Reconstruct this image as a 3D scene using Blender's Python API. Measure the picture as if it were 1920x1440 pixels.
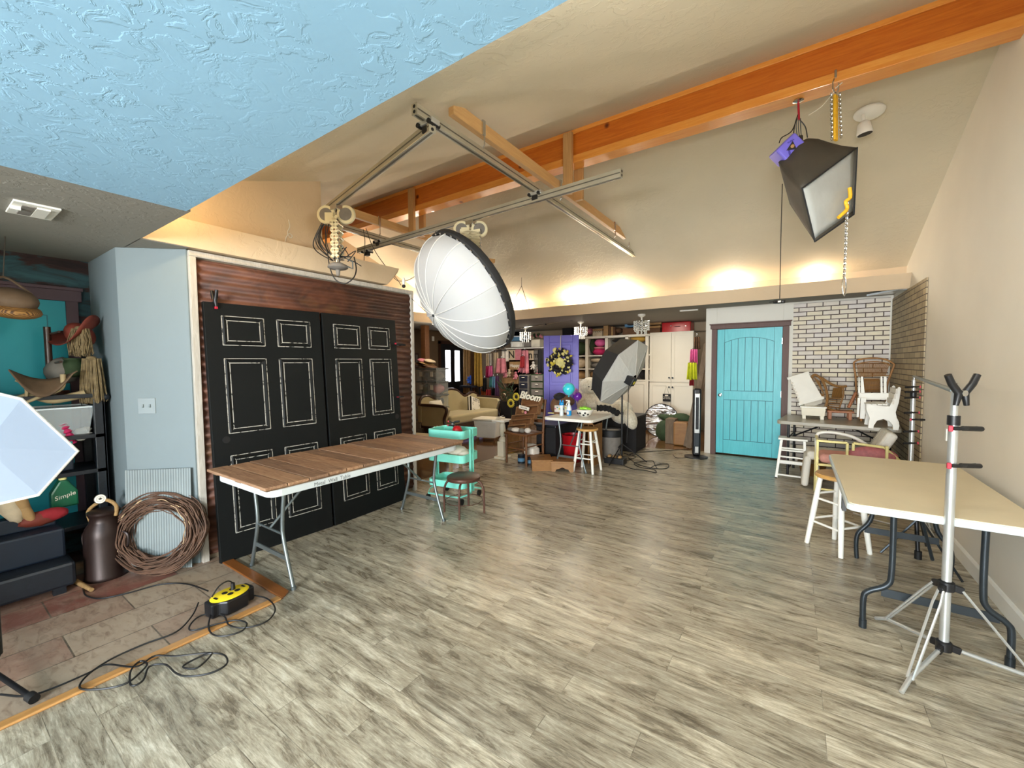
import bpy, math, random
from mathutils import Vector, Matrix, Euler
PI=math.pi
SC=bpy.context.scene
for o in list(bpy.data.objects): bpy.data.objects.remove(o)
COL=SC.collection
R=random.Random(7)
# ---------------- camera ----------------
FPX=778.0; CAMZ=1.5
YAW,PITCH,ROLL=0.59792842,0.04965322,-0.00850647
cy_,sy_=math.cos(YAW),math.sin(YAW)
c_f=Vector((-sy_*math.cos(PITCH),cy_*math.cos(PITCH),-math.sin(PITCH)))
r0_=Vector((cy_,sy_,0)); u0_=r0_.cross(c_f)
c_r=r0_*math.cos(ROLL)+u0_*math.sin(ROLL); c_u=-r0_*math.sin(ROLL)+u0_*math.cos(ROLL)
cam=bpy.data.cameras.new('camera'); camo=bpy.data.objects.new('camera',cam); COL.objects.link(camo)
cam.sensor_width=36; cam.sensor_fit='HORIZONTAL'; cam.lens=FPX*36/1920; cam.clip_start=.02
camo.matrix_world=Matrix(((c_r.x,c_u.x,-c_f.x,0),(c_r.y,c_u.y,-c_f.y,0),(c_r.z,c_u.z,-c_f.z,CAMZ),(0,0,0,1)))
SC.camera=camo
# ---------------- world + exposure ----------------
w=bpy.data.worlds.new('world'); SC.world=w; w.use_nodes=True
bg=w.node_tree.nodes['Background']; bg.inputs[0].default_value=(.80,.90,1,1); bg.inputs[1].default_value=1.0
SC.view_settings.view_transform='Standard'; SC.view_settings.look='None'; SC.view_settings.gamma=1
SC.view_settings.use_curve_mapping=False
SC.view_settings.exposure=0.82
def area(name,loc,rot,sx,sy,power,col,spread=None):
    l=bpy.data.lights.new(name,'AREA'); l.shape='RECTANGLE'; l.size=sx; l.size_y=sy; l.energy=power; l.color=col
    if spread: l.spread=spread
    o=bpy.data.objects.new(name,l); COL.objects.link(o); o.location=loc; o.rotation_euler=rot; return o
def point(name,loc,power,col,rad=.05):
    l=bpy.data.lights.new(name,'POINT'); l.energy=power; l.color=col; l.shadow_soft_size=rad
    o=bpy.data.objects.new(name,l); COL.objects.link(o); o.location=loc; return o
# daylight through the left opening in wall_front, plus an added fill at the right one
area('daylight_window_left',(-2.1,-4.3,1.45),(math.radians(90),0,0),1.9,1.6,95,(.80,.91,1))
area('added_fill_right',(-.1,-4.3,1.45),(math.radians(90),0,0),1.7,1.6,330,(.97,.985,1))  # fill added behind the camera to lift the brightness
# uplights lying on the plant shelves
for i,(x,e) in enumerate(((-2.35,15),(-3.05,15),(-4.35,12),(-5.0,12),(-.75,6),(.2,2.5))): point('shelf_uplight',(x,6.56,2.56),e*1.2,(1,.91,.76),.03)
for y,e in ((4.2,9),(5.6,9)): point('shelf_uplight_west',(-6.0,y,2.56),e*1.3,(1,.93,.82),.03)
point('added_fill_lamp',(.15,1.30,2.55),26,(1,.97,.90),.12)  # added fill for the right wall and near slope, no lamp known there
point('added_fill_lamp',(-.6,1.25,2.62),5,(1,.97,.90),.12)  # second added fill, dimmer
point('warm_shelf_bulb',(-3.25,1.03,2.62),6,(1,.70,.34),.04)
for x,y in ((-3.7,7.6),(-2.3,8.0),(-5.2,8.0)): area('added_fill_downlight',(x,y,2.345),(0,0,0),.16,.16,13,(1,.90,.74))  # added fill for the storage area, no such fixtures known
point('added_fill_west',(-6.2,6.3,2.2),12,(1,.90,.74),.06)  # added fill that brightens the sofa and west wing

# ---------------- projection helpers (photo pixel -> point on a real plane) ----------------
CAM=Vector((0,0,CAMZ))
def ray(x,y): return c_f*FPX+c_r*(x-960)-c_u*(y-720)
def onp(x,y,ax,v):
    d=ray(x,y); return CAM+d*((v-CAM[ax])/d[ax])
def fz(x,y,z=0): return onp(x,y,2,z)
def fx(x,y,X): return onp(x,y,0,X)
def fy(x,y,Y): return onp(x,y,1,Y)
def fd(x,y,P):   # point seen at pixel, at the depth of point P
    d=ray(x,y); t=((Vector(P)-CAM).dot(c_f))/d.dot(c_f); return CAM+d*t
# ---------------- mesh builder ----------------
Z=Vector((0,0,1))
class MB:
    def __init__(s): s.v=[]; s.f=[]
    def add(s,vs,fs):
        b=len(s.v); s.v+= [Vector(p) for p in vs]; s.f+=[[i+b for i in q] for q in fs]; return s
    def box(s,x0,x1,y0,y1,z0,z1):
        return s.add([(x0,y0,z0),(x1,y0,z0),(x1,y1,z0),(x0,y1,z0),(x0,y0,z1),(x1,y0,z1),(x1,y1,z1),(x0,y1,z1)],
          [(0,3,2,1),(4,5,6,7),(0,1,5,4),(1,2,6,5),(2,3,7,6),(3,0,4,7)])
    def obox(s,c,sz,M=None):
        c=Vector(c); M=M or Matrix.Identity(3); h=[k/2 for k in sz]; vs=[]
        for z in (-1,1):
            for x,y in ((-1,-1),(1,-1),(1,1),(-1,1)): vs.append(c+M@Vector((x*h[0],y*h[1],z*h[2])))
        return s.add(vs,[(0,3,2,1),(4,5,6,7),(0,1,5,4),(1,2,6,5),(2,3,7,6),(3,0,4,7)])
    def bar(s,a,b,w,h,up=Z):
        a=Vector(a); b=Vector(b); d=(b-a); L=d.length; d.normalize(); up=Vector(up)
        if abs(d.dot(up))>.98: up=Vector((1,0,0)) if abs(d.x)<.9 else Vector((0,1,0))
        x=d.cross(up).normalized(); y=x.cross(d).normalized()
        M=Matrix((x,d,y)).transposed(); return s.obox((a+b)/2,(w,L,h),M)
    def tube(s,pts,r,n=8,closed=False,cap=True):
        pts=[Vector(p) for p in pts]; m=len(pts); rs=r if isinstance(r,(list,tuple)) else [r]*m
        vs=[];fs=[]; t0=None; nrm=None
        for i,p in enumerate(pts):
            if closed: t=pts[(i+1)%m]-pts[i-1]
            else: t=pts[min(i+1,m-1)]-pts[max(i-1,0)]
            if t.length<1e-9: t=Vector((0,0,1))
            t.normalize()
            if nrm is None:
                a=Z if abs(t.z)<.9 else Vector((1,0,0)); nrm=t.cross(a).normalized()
            else:
                nrm=nrm-t*nrm.dot(t)
                nrm=nrm.normalized() if nrm.length>1e-6 else t.orthogonal().normalized()
            bi=t.cross(nrm)
            for k in range(n):
                an=2*PI*k/n; vs.append(p+(nrm*math.cos(an)+bi*math.sin(an))*rs[i])
        for i in range(m if closed else m-1):
            j=(i+1)%m
            for k in range(n):
                l=(k+1)%n; fs.append((i*n+k,i*n+l,j*n+l,j*n+k))
        if cap and not closed: fs.append(tuple(range(n))[::-1]); fs.append(tuple((m-1)*n+k for k in range(n)))
        return s.add(vs,fs)
    def cyl(s,a,b,r0,r1=None,n=20): return s.tube([a,b],[r0,r0 if r1 is None else r1],n)
    def lathe(s,prof,c=(0,0,0),axis=Z,n=24,cap=True):
        c=Vector(c); axis=Vector(axis).normalized(); x=axis.orthogonal().normalized(); y=axis.cross(x); vs=[];fs=[]
        for r_,z_ in prof:
            for k in range(n):
                a=2*PI*k/n; vs.append(c+axis*z_+(x*math.cos(a)+y*math.sin(a))*max(r_,1e-4))
        for i in range(len(prof)-1):
            for k in range(n):
                l=(k+1)%n; fs.append((i*n+k,i*n+l,(i+1)*n+l,(i+1)*n+k))
        if cap: fs.append(tuple(range(n))[::-1]); fs.append(tuple((len(prof)-1)*n+k for k in range(n)))
        return s.add(vs,fs)
    def ball(s,c,r,nu=14,nv=9,M=None,nz=0,rnd=None):
        c=Vector(c); r=r if isinstance(r,(list,tuple)) else (r,r,r); vs=[];fs=[]
        for j in range(nv+1):
            th=PI*j/nv
            for i in range(nu):
                ph=2*PI*i/nu; q=Vector((r[0]*math.sin(th)*math.cos(ph),r[1]*math.sin(th)*math.sin(ph),r[2]*math.cos(th)))
                if nz: q*=1+(rnd or R).uniform(-nz,nz)
                vs.append(c+(M@q if M else q))
        for j in range(nv):
            for i in range(nu):
                k=(i+1)%nu; fs.append((j*nu+i,(j+1)*nu+i,(j+1)*nu+k,j*nu+k))
        return s.add(vs,fs)
    def prism(s,poly,o,u,v,d):
        """2D polygon in axes u,v from o, extruded by vector d"""
        o=Vector(o);u=Vector(u);v=Vector(v);d=Vector(d); n=len(poly)
        A=[o+u*a+v*b for a,b in poly]; vs=A+[p+d for p in A]
        fs=[tuple(range(n))[::-1],tuple(range(n,2*n))]+[(i,(i+1)%n,n+(i+1)%n,n+i) for i in range(n)]
        return s.add(vs,fs)
    def surf(s,fn,nu,nv,cu=False,cv=False):
        vs=[fn(i/(nu if cu else nu-1),j/(nv if cv else nv-1)) for j in range(nv) for i in range(nu)]; fs=[]
        for j in range(nv if cv else nv-1):
            for i in range(nu if cu else nu-1):
                a=j*nu+i;b=j*nu+(i+1)%nu;c=((j+1)%nv)*nu+(i+1)%nu;d=((j+1)%nv)*nu+i; fs.append((a,b,c,d))
        return s.add(vs,fs)
    def quad(s,a,b,c,d): return s.add([a,b,c,d],[(0,1,2,3)])
    def xf(s,M): s.v=[M@p for p in s.v]; return s
    def build(s,name,mat,parent=None,world=True,bev=0,smooth=False,solid=0,sub=0,bseg=2):
        me=bpy.data.meshes.new(name)
        vs=s.v
        if parent is not None and world:
            Mi=MW(parent).inverted(); vs=[Mi@p for p in vs]
        elif parent is None and len(vs) and world:
            # origin at base centre of the mesh
            xs=[p.x for p in vs]; ys=[p.y for p in vs]; zs=[p.z for p in vs]
            off=Vector(((min(xs)+max(xs))/2,(min(ys)+max(ys))/2,min(zs))); vs=[p-off for p in vs]
        me.from_pydata(vs,[],s.f); me.validate(); me.update()
        me.materials.append(M[mat] if isinstance(mat,str) else mat)
        o=bpy.data.objects.new(name,me); COL.objects.link(o)
        if parent is not None: o.parent=parent
        elif world and len(vs): o.location=off
        if smooth:
            for p in me.polygons: p.use_smooth=True
            try: me.set_sharp_from_angle(angle=math.radians(smooth if smooth is not True else 50))
            except Exception: pass
        if solid:
            m_=o.modifiers.new('solid','SOLIDIFY'); m_.thickness=solid; m_.offset=0
        if bev:
            m_=o.modifiers.new('bevel','BEVEL'); m_.width=bev; m_.segments=bseg; m_.limit_method='ANGLE'; m_.angle_limit=math.radians(40)
        if sub:
            m_=o.modifiers.new('sub','SUBSURF'); m_.levels=sub; m_.render_levels=sub
        return o
def MW(o):
    m=Matrix.LocRotScale(o.location,o.rotation_euler,o.scale)
    return MW(o.parent)@m if o.parent else m
def tag(o,label=None,cat=None,group=None,kind=None):
    if label: o['label']=label
    if cat: o['category']=cat
    if group: o['group']=group
    if kind: o['kind']=kind
    return o
def T(name,label,cat,loc,rz=0,group=None):
    o=bpy.data.objects.new(name,None); COL.objects.link(o); o.location=Vector(loc); o.rotation_euler=(0,0,rz); o.empty_display_size=.1
    return tag(o,label,cat,group)
def struct(o): o['kind']='structure'; return o
def kids(o): return [c for c in bpy.data.objects if c.parent==o]
def dup(o,loc=None,rz=None,label=None,group=None,parent=None):
    c=o.copy(); COL.objects.link(c); c.parent=parent
    for ch in kids(o):
        if ch is not c: dup(ch,parent=c)
    if loc is not None: c.location=Vector(loc)
    if rz is not None: c.rotation_euler=(0,0,rz)
    if label: c['label']=label
    if group: c['group']=group
    return c
def rotm(ax,ay,az): return Euler((ax,ay,az)).to_matrix()
def curve(pts,n=8,closed=False):
    """Catmull-Rom through pts"""
    pts=[Vector(p) for p in pts]; m=len(pts); out=[]
    rng=range(m) if closed else range(m-1)
    for i in rng:
        if closed: p0,p1,p2,p3=pts[i-1],pts[i],pts[(i+1)%m],pts[(i+2)%m]
        else: p0,p1,p2,p3=pts[max(i-1,0)],pts[i],pts[i+1],pts[min(i+2,m-1)]
        for k in range(n):
            t=k/n; out.append(.5*((2*p1)+(p2-p0)*t+(2*p0-5*p1+4*p2-p3)*t*t+(-p0+3*p1-3*p2+p3)*t**3))
    if not closed: out.append(pts[-1])
    return out
def text(name,body,size,o,u,v,mat,parent=None,ext=.001,bold=0,shear=0,align='CENTER'):
    """flat lettering at o with reading direction u and up v"""
    cu=bpy.data.curves.new(name,'FONT'); cu.body=body; cu.size=size; cu.extrude=ext; cu.offset=bold; cu.shear=shear
    cu.align_x=align; cu.align_y='CENTER'; cu.resolution_u=3
    to=bpy.data.objects.new(name+'_tmp',cu); COL.objects.link(to)
    dg=bpy.context.evaluated_depsgraph_get(); me=bpy.data.meshes.new_from_object(to.evaluated_get(dg))
    bpy.data.objects.remove(to)
    u=Vector(u).normalized(); v=Vector(v).normalized(); n=u.cross(v)
    mm=Matrix(((u.x,v.x,n.x,o[0]),(u.y,v.y,n.y,o[1]),(u.z,v.z,n.z,o[2]),(0,0,0,1)))
    if parent: mm=MW(parent).inverted()@mm
    me.transform(mm); me.materials.clear(); me.materials.append(M[mat]); me.name=name
    ob=bpy.data.objects.new(name,me); COL.objects.link(ob)
    if parent: ob.parent=parent
    return ob
# ---------------- materials ----------------
M={}
def lin(c): return tuple((x/12.92 if x<=.04045 else ((x+.055)/1.055)**2.4) for x in [k/255 for k in c])+(1,)
class NT:
    def __init__(s,name):
        s.m=bpy.data.materials.new(name); s.m.use_nodes=True; s.t=s.m.node_tree; s.b=s.t.nodes['Principled BSDF']; M[name]=s.m
    def n(s,ty,**k):
        q=s.t.nodes.new(ty)
        for a,b in k.items():
            if hasattr(q,a) and not a.startswith('i_'): setattr(q,a,b)
        return q
    def l(s,a,b): s.t.links.new(a,b)
    def coord(s,scale=(1,1,1),rot=(0,0,0),kind='Object'):
        c=s.n('ShaderNodeTexCoord'); mp=s.n('ShaderNodeMapping'); mp.inputs['Scale'].default_value=scale; mp.inputs['Rotation'].default_value=rot
        s.l(c.outputs[kind],mp.inputs[0]); return mp.outputs[0]
    def noise(s,vec,scale,detail=4,rough=.55,dist=0):
        q=s.n('ShaderNodeTexNoise'); q.inputs['Scale'].default_value=scale; q.inputs['Detail'].default_value=detail
        q.inputs['Roughness'].default_value=rough; q.inputs['Distortion'].default_value=dist
        if vec: s.l(vec,q.inputs['Vector'])
        return q.outputs['Fac']
    def ramp(s,fac,stops):
        q=s.n('ShaderNodeValToRGB'); e=q.color_ramp.elements
        while len(e)<len(stops): e.new(.5)
        for i,(p,c) in enumerate(stops): e[i].position=p; e[i].color=c if len(c)==4 else tuple(c)+(1,)
        s.l(fac,q.inputs[0]); return q.outputs[0]
    def mix(s,fac,a,b,mode='MIX'):
        q=s.n('ShaderNodeMix'); q.data_type='RGBA'; q.blend_type=mode
        for sock,val in ((q.inputs[0],fac),(q.inputs[6],a),(q.inputs[7],b)):
            if isinstance(val,(int,float)): sock.default_value=val
            elif isinstance(val,tuple): sock.default_value=val
            else: s.l(val,sock)
        return q.outputs[2]
    def math(s,op,a,b=None):
        q=s.n('ShaderNodeMath'); q.operation=op
        for sock,val in ((q.inputs[0],a),(q.inputs[1],b)):
            if val is None: continue
            if isinstance(val,(int,float)): sock.default_value=val
            else: s.l(val,sock)
        return q.outputs[0]
    def bump(s,h,strength=.3,dist=.01):
        q=s.n('ShaderNodeBump'); q.inputs['Strength'].default_value=strength; q.inputs['Distance'].default_value=dist
        s.l(h,q.inputs['Height']); s.l(q.outputs[0],s.b.inputs['Normal'])
    def col(s,c):
        if isinstance(c,tuple): s.b.inputs['Base Color'].default_value=c
        else: s.l(c,s.b.inputs['Base Color'])
    def set(s,rough=.5,metal=0,spec=None,trans=0,coat=0,sheen=0,alpha=None,sss=0):
        b=s.b.inputs; b['Roughness'].default_value=rough; b['Metallic'].default_value=metal
        if spec is not None: b['Specular IOR Level'].default_value=spec
        b['Transmission Weight'].default_value=trans; b['Coat Weight'].default_value=coat; b['Sheen Weight'].default_value=sheen
        if alpha is not None: b['Alpha'].default_value=alpha
def plain(name,c,rough=.5,metal=0,var=.12,scale=8,bump=0,**k):
    n=NT(name); v=n.coord(); f=n.noise(v,scale,5)
    c0=lin(c); a=tuple(x*(1-var) for x in c0[:3])+(1,); b=tuple(min(1,x*(1+var)) for x in c0[:3])+(1,)
    n.col(n.ramp(f,[(.3,a),(.7,b)])); n.set(rough,metal,**k)
    if bump: n.bump(n.noise(v,scale*6,3),bump,.004)
    return n
def wood(name,c1,c2,axis=0,scale=6,rough=.55,stretch=12,knots=None,coat=0,bump=.15):
    n=NT(name); sc=[stretch]*3; sc[axis]=1
    v=n.coord(tuple(sc)); f=n.noise(v,scale,7,.65,1.2); g=n.noise(v,scale*.23,3,.5)
    c=n.ramp(f,[(.28,lin(c1)),(.72,lin(c2))]); c=n.mix(n.math('MULTIPLY',g,.6),c,lin(c1))
    if knots:
        vv=n.coord((3.2,3.2,3.2)); q=n.n('ShaderNodeTexVoronoi'); q.inputs['Scale'].default_value=1; n.l(vv,q.inputs['Vector'])
        kf=n.ramp(q.outputs['Distance'],[(.05,(1,1,1)),(.11,(0,0,0))]); c=n.mix(kf,c,lin(knots))
    n.col(c); n.set(rough,coat=coat); n.bump(f,bump,.003); return n
def paint_tex(name,c,var=.05,strength=.5,rough=.75,sc=7):
    """knock-down plaster"""
    n=NT(name); v=n.coord((1,1,1)); c0=lin(c)
    f=n.noise(v,1.1,3); a=tuple(x*(1-var) for x in c0[:3])+(1,); b=tuple(x*(1+var) for x in c0[:3])+(1,)
    n.col(n.ramp(f,[(.3,a),(.7,b)])); n.set(rough)
    h=n.noise(v,sc,6,.6,.8); m=n.noise(v,1.7,2); hh=n.ramp(h,[(.50,(0,0,0)),(.56,(1,1,1))])
    mm=n.ramp(m,[(.4,(.15,.15,.15)),(.6,(1,1,1))]); q=n.mix(1.0,hh,mm,'MULTIPLY'); n.bump(q,strength,.006); return n
paint_tex('ceil_tan',(216,205,180),strength=.35,sc=13)
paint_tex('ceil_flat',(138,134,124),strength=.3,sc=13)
paint_tex('ceil_daylit_blue',(146,188,216),strength=.3,sc=12)  # blue daylight on this ceiling is put into the colour
paint_tex('soffit_tan',(205,182,150),strength=.25)
plain('wall_cream',(220,213,198),.7,var=.04,scale=1.5,bump=.05)
plain('wall_white',(222,218,206),.7,var=.03,scale=1.5)
plain('wall_daylit_blue',(116,128,131),.65,var=.03,scale=1.3,bump=.05)  # column colour includes the blue tint of the daylight
plain('wall_brown',(104,84,62),.8,var=.1,scale=2)
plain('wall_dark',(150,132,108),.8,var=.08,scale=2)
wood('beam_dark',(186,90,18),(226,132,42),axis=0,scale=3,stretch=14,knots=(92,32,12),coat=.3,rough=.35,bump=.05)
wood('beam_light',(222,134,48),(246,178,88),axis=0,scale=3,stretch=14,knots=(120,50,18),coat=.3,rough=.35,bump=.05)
wood('lumber_y',(188,142,88),(214,174,118),axis=1,scale=4,stretch=14,bump=.05)
wood('lumber_z',(180,132,80),(212,168,110),axis=2,scale=4,stretch=14,knots=(120,70,34),bump=.05)
wood('oak_trim_y',(170,118,62),(206,154,92),axis=1,scale=5,coat=.3,rough=.4)
wood('oak_trim_x',(118,66,26),(150,92,42),axis=0,scale=5,coat=.3,rough=.4)
wood('brown_trim',(86,58,50),(104,74,64),axis=2,scale=5,bump=.03)
# vinyl plank floor
n=NT('floor_vinyl'); v=n.coord()
br=n.n('ShaderNodeTexBrick'); n.l(v,br.inputs['Vector']); br.offset=.37; br.offset_frequency=2
for k,val in (('Scale',1),('Mortar Size',.0016),('Mortar Smooth',.2),('Brick Width',.98),('Row Height',.135),('Bias',0)): br.inputs[k].default_value=val
br.inputs['Color1'].default_value=(.15,.15,.15,1); br.inputs['Color2'].default_value=(.85,.85,.85,1); br.inputs['Mortar'].default_value=(.5,.5,.5,1)
vs=n.coord((1,5.5,1))
add=n.n('ShaderNodeVectorMath'); add.operation='ADD'; n.l(vs,add.inputs[0])
sc_=n.n('ShaderNodeVectorMath'); sc_.operation='SCALE'; sc_.inputs['Scale'].default_value=37; n.l(br.outputs['Color'],sc_.inputs[0]); n.l(sc_.outputs[0],add.inputs[1])
f1=n.noise(add.outputs[0],2.7,9,.72,.9); f2=n.noise(n.coord((1,1.8,1)),5,7,.7,.5); f3=n.noise(n.coord((1,12,1)),9,6,.75,1.0)
mixf=n.math('ADD',n.math('MULTIPLY',f1,.52),n.math('ADD',n.math('MULTIPLY',f2,.16),n.math('MULTIPLY',f3,.32)))
c=n.ramp(mixf,[(.37,lin((84,75,60))),(.46,lin((134,123,104))),(.53,lin((172,162,140))),(.62,lin((216,208,188)))])
tone=n.mix(.26,c,n.mix(1.0,c,br.outputs['Color'],'OVERLAY'))
dark=n.mix(n.math('MULTIPLY',br.outputs['Fac'],.5),tone,lin((80,73,60)))
n.col(dark); n.set(.30,spec=.5); n.bump(n.math('SUBTRACT',n.math('MULTIPLY',f3,.3),br.outputs['Fac']),.25,.002)
rg=n.ramp(f1,[(.3,(.22,.22,.22)),(.7,(.38,.38,.38))]); n.l(rg,n.b.inputs['Roughness'])
# slate look tiles
n=NT('floor_tile'); v=n.coord(rot=(0,0,PI/2)); br=n.n('ShaderNodeTexBrick'); n.l(v,br.inputs['Vector']); br.offset=.5
for k,val in (('Scale',1),('Mortar Size',.004),('Mortar Smooth',.1),('Brick Width',.62),('Row Height',.30),('Bias',.05)): br.inputs[k].default_value=val
br.inputs['Color1'].default_value=lin((160,142,120)); br.inputs['Color2'].default_value=lin((124,74,62)); br.inputs['Mortar'].default_value=lin((82,70,58))
f=n.noise(n.coord(),6,8,.7,.6); g=n.noise(n.coord((2,5,1)),5,5,.6,1)
c=n.mix(n.ramp(f,[(.42,(0,0,0)),(.62,(.32,.32,.32))]),br.outputs['Color'],lin((176,160,138)))
c=n.mix(n.ramp(g,[(.5,(0,0,0)),(.7,(.6,.6,.6))]),c,lin((96,70,54))); n.col(c); n.set(.42); n.bump(n.math('SUBTRACT',f,br.outputs['Fac']),.3,.004)
# polished brown floor
n=NT('floor_brown'); v=n.coord((1,9,1)); f=n.noise(v,2.5,6,.6,.7); n.col(n.ramp(f,[(.3,lin((84,56,32))),(.7,lin((128,92,54)))])); n.set(.16,coat=.3)
# brick print
def brick(name,c1,c2,mort,bw,rh,ms,rot=(0,0,0)):
    n=NT(name); v=n.coord(rot=rot); br=n.n('ShaderNodeTexBrick'); n.l(v,br.inputs['Vector']); br.offset=.5
    jit=n.noise(n.coord(),9,3)
    for k,val in (('Scale',1),('Mortar Size',ms),('Mortar Smooth',.25),('Brick Width',bw),('Row Height',rh),('Bias',0)): br.inputs[k].default_value=val
    br.inputs['Color1'].default_value=lin(c1); br.inputs['Color2'].default_value=lin(c2); br.inputs['Mortar'].default_value=lin(mort)
    f=n.noise(n.coord(),12,5); c=n.mix(n.ramp(f,[(.4,(0,0,0)),(.8,(.35,.35,.35))]),br.outputs['Color'],lin(tuple(x*.8 for x in c1)))
    c=n.mix(br.outputs['Fac'],c,lin(mort)); n.col(c); n.set(.6); return n
brick('brick_front',(226,214,186),(214,206,200),(66,46,36),.186,.0625,.0064,rot=(PI/2,0,0))
brick('brick_side',(176,158,122),(150,134,104),(66,48,32),.24,.0625,.0052,rot=(PI/2,PI/2,0))
# rust corrugated
n=NT('rust_metal'); v=n.coord((1,1,2)); f=n.noise(v,3.2,7,.65,.8); g=n.noise(n.coord((1,1,1)),1.7,3)
c=n.ramp(f,[(.25,lin((40,24,18))),(.5,lin((84,48,32))),(.66,lin((104,62,42))),(.80,lin((150,112,80)))])
n.col(n.mix(n.ramp(g,[(.60,(0,0,0)),(.74,(.7,.7,.7))]),c,lin((128,92,50)))); n.set(.6,.15); n.bump(f,.15,.003)
# black door paint with chips
n=NT('door_black'); v=n.coord(); f=n.noise(v,60,4,.7); g=n.noise(v,3,2)
n.col(n.mix(n.ramp(n.math('MULTIPLY',f,g),[(.475,(0,0,0)),(.50,(.8,.8,.8))]),lin((9,12,12)),lin((170,170,160)))); n.set(.6,spec=.25)
n=NT('door_worn_edge'); v=n.coord(); f=n.noise(v,26,5,.75); n.col(n.ramp(f,[(.40,lin((14,17,17))),(.47,lin((176,172,160)))])); n.set(.55)
wood('teal_door',(62,180,190),(88,204,212),axis=2,scale=3,stretch=14,rough=.4,bump=.05)
plain('teal_groove',(26,112,122),.5)
wood('old_planks',(112,74,50),(196,158,122),axis=0,scale=5,stretch=10,rough=.7,bump=.4)
wood('old_planks_b',(96,66,48),(176,140,108),axis=0,scale=6.5,stretch=9,rough=.7,bump=.4)
wood('old_planks_c',(124,84,56),(208,168,130),axis=0,scale=4,stretch=11,rough=.7,bump=.4)
wood('old_planks_y',(92,68,48),(170,138,104),axis=1,scale=5,stretch=10,rough=.7,bump=.4)
wood('pale_planks',(164,140,104),(206,186,150),axis=0,scale=5,stretch=10,rough=.6)
wood('gray_planks',(92,76,60),(138,118,94),axis=2,scale=5,stretch=10,rough=.8)
wood('stool_wood',(186,136,70),(214,168,98),axis=0,scale=4,stretch=6,coat=.3,rough=.35)
wood('brown_wood',(92,56,30),(134,88,50),axis=0,scale=5,stretch=7,rough=.5)
wood('crate_wood',(104,70,40),(156,112,70),axis=0,scale=5,stretch=7,rough=.65)
wood('box_wood',(134,92,46),(164,118,66),axis=0,scale=4,stretch=5,rough=.5)
wood('dark_wood',(48,28,18),(74,44,28),axis=0,scale=4,stretch=6,coat=.3,rough=.35)
wood('black_wood',(16,20,26),(28,34,42),axis=0,scale=4,stretch=6,rough=.4)
wood('whitewash',(168,160,146),(214,208,198),axis=2,scale=6,stretch=10,rough=.7)
wood('chair_orange',(140,78,36),(176,108,56),axis=2,scale=4,stretch=6,rough=.5)
plain('white_paint',(232,229,218),.45,var=.03)
plain('cream_paint',(226,218,196),.5,var=.04)
plain('cabinet_white',(214,207,190),.5,var=.03,scale=2)
plain('cabinet_line',(170,162,146),.6)
plain('plastic_white',(204,210,210),.4,var=.03)
plain('plastic_beige',(214,200,168),.5,var=.05,scale=3)
plain('plastic_greige',(160,152,134),.3,var=.06,scale=3)
plain('gray_steel',(118,126,126),.35,.7,var=.1)
plain('dark_steel',(52,58,62),.35,.6,var=.1)
plain('black_metal',(22,22,24),.4,.3)
plain('black_plastic',(20,20,22),.4)
plain('black_rubber',(12,12,13),.6)
plain('alu',(206,208,206),.3,.75,var=.05)
plain('alu_rail',(188,182,164),.35,.6,var=.06)
plain('alu_slot',(96,92,82),.5,.4)
plain('panto_beige',(214,202,164),.45,var=.04)
plain('chrome',(210,210,210),.15,1,var=.02)
plain('clamp_red',(176,30,52),.4)
plain('turq_metal',(128,222,204),.35,var=.04)
plain('turq_deep',(50,170,160),.4)
plain('brown_metal',(84,54,42),.4,.3,var=.08)
n=NT('wicker'); v=n.coord((1,1,1)); q=n.n('ShaderNodeTexWave'); q.inputs['Scale'].default_value=40; q.inputs['Distortion'].default_value=2; n.l(v,q.inputs['Vector'])
n.col(n.ramp(q.outputs['Fac'],[(.2,lin((86,54,22))),(.8,lin((164,118,58)))])); n.set(.6); n.bump(q.outputs['Fac'],.4,.003)
plain('cane',(150,104,52),.5,var=.2,scale=20)
n=plain('white_diffuser',(176,176,175),.8,var=.03,scale=2); n.b.inputs['Subsurface Weight'].default_value=0
plain('white_silk',(122,132,146),.7,var=.03,scale=3,bump=.1)
plain('seam_white',(206,204,198),.6,var=.02)
n=NT('umbrella_gray'); n.col(lin((198,198,192))); n.set(.75); f=n.noise(n.coord(),5,4,.5,1.5); n.bump(f,.5,.02)
plain('black_fabric',(30,30,30),.75,var=.15,scale=6,bump=.2)
plain('charcoal_fabric',(66,60,50),.7,var=.15,scale=5,bump=.2)
plain('silver_lining',(186,190,188),.45,.3,var=.08)
plain('purple_paint',(98,84,190),.4,var=.05)
plain('purple_plastic',(118,108,214),.35,var=.05)
plain('purple_dark',(60,50,140),.4)
plain('balloon_teal',(60,200,214),.15,var=.03,coat=.4)
plain('balloon_purple',(96,28,142),.15,var=.05,coat=.4)
plain('balloon_lilac',(190,120,205),.2,var=.05)
plain('red_plastic',(178,22,30),.3,var=.08)
plain('red_dark',(84,16,20),.5)
plain('red_case',(172,18,24),.25,var=.08)
plain('blue_liquid',(30,150,220),.15)
plain('clear_white',(226,234,238),.2)
plain('lime',(146,214,60),.6,var=.15,scale=20)
plain('yellow_plastic',(236,206,36),.4,var=.06)
plain('yellow_rope',(232,176,36),.6,var=.15,scale=40)
plain('green_bottle',(20,92,62),.3,var=.1)
plain('dark_blue',(12,24,38),.5,var=.2,scale=4)
plain('bright_blue',(40,92,200),.5,var=.3,scale=10)
plain('sofa_fabric',(182,166,124),.85,var=.05,scale=6,bump=.15,sheen=.2)
plain('pink_fabric',(206,146,132),.8,var=.08,bump=.1)
plain('rose_fabric',(172,98,98),.6,var=.2,scale=30)
plain('cushion_white',(216,210,196),.7,var=.05,scale=5,bump=.15)
plain('cushion_gold',(212,196,128),.4,.2)
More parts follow.
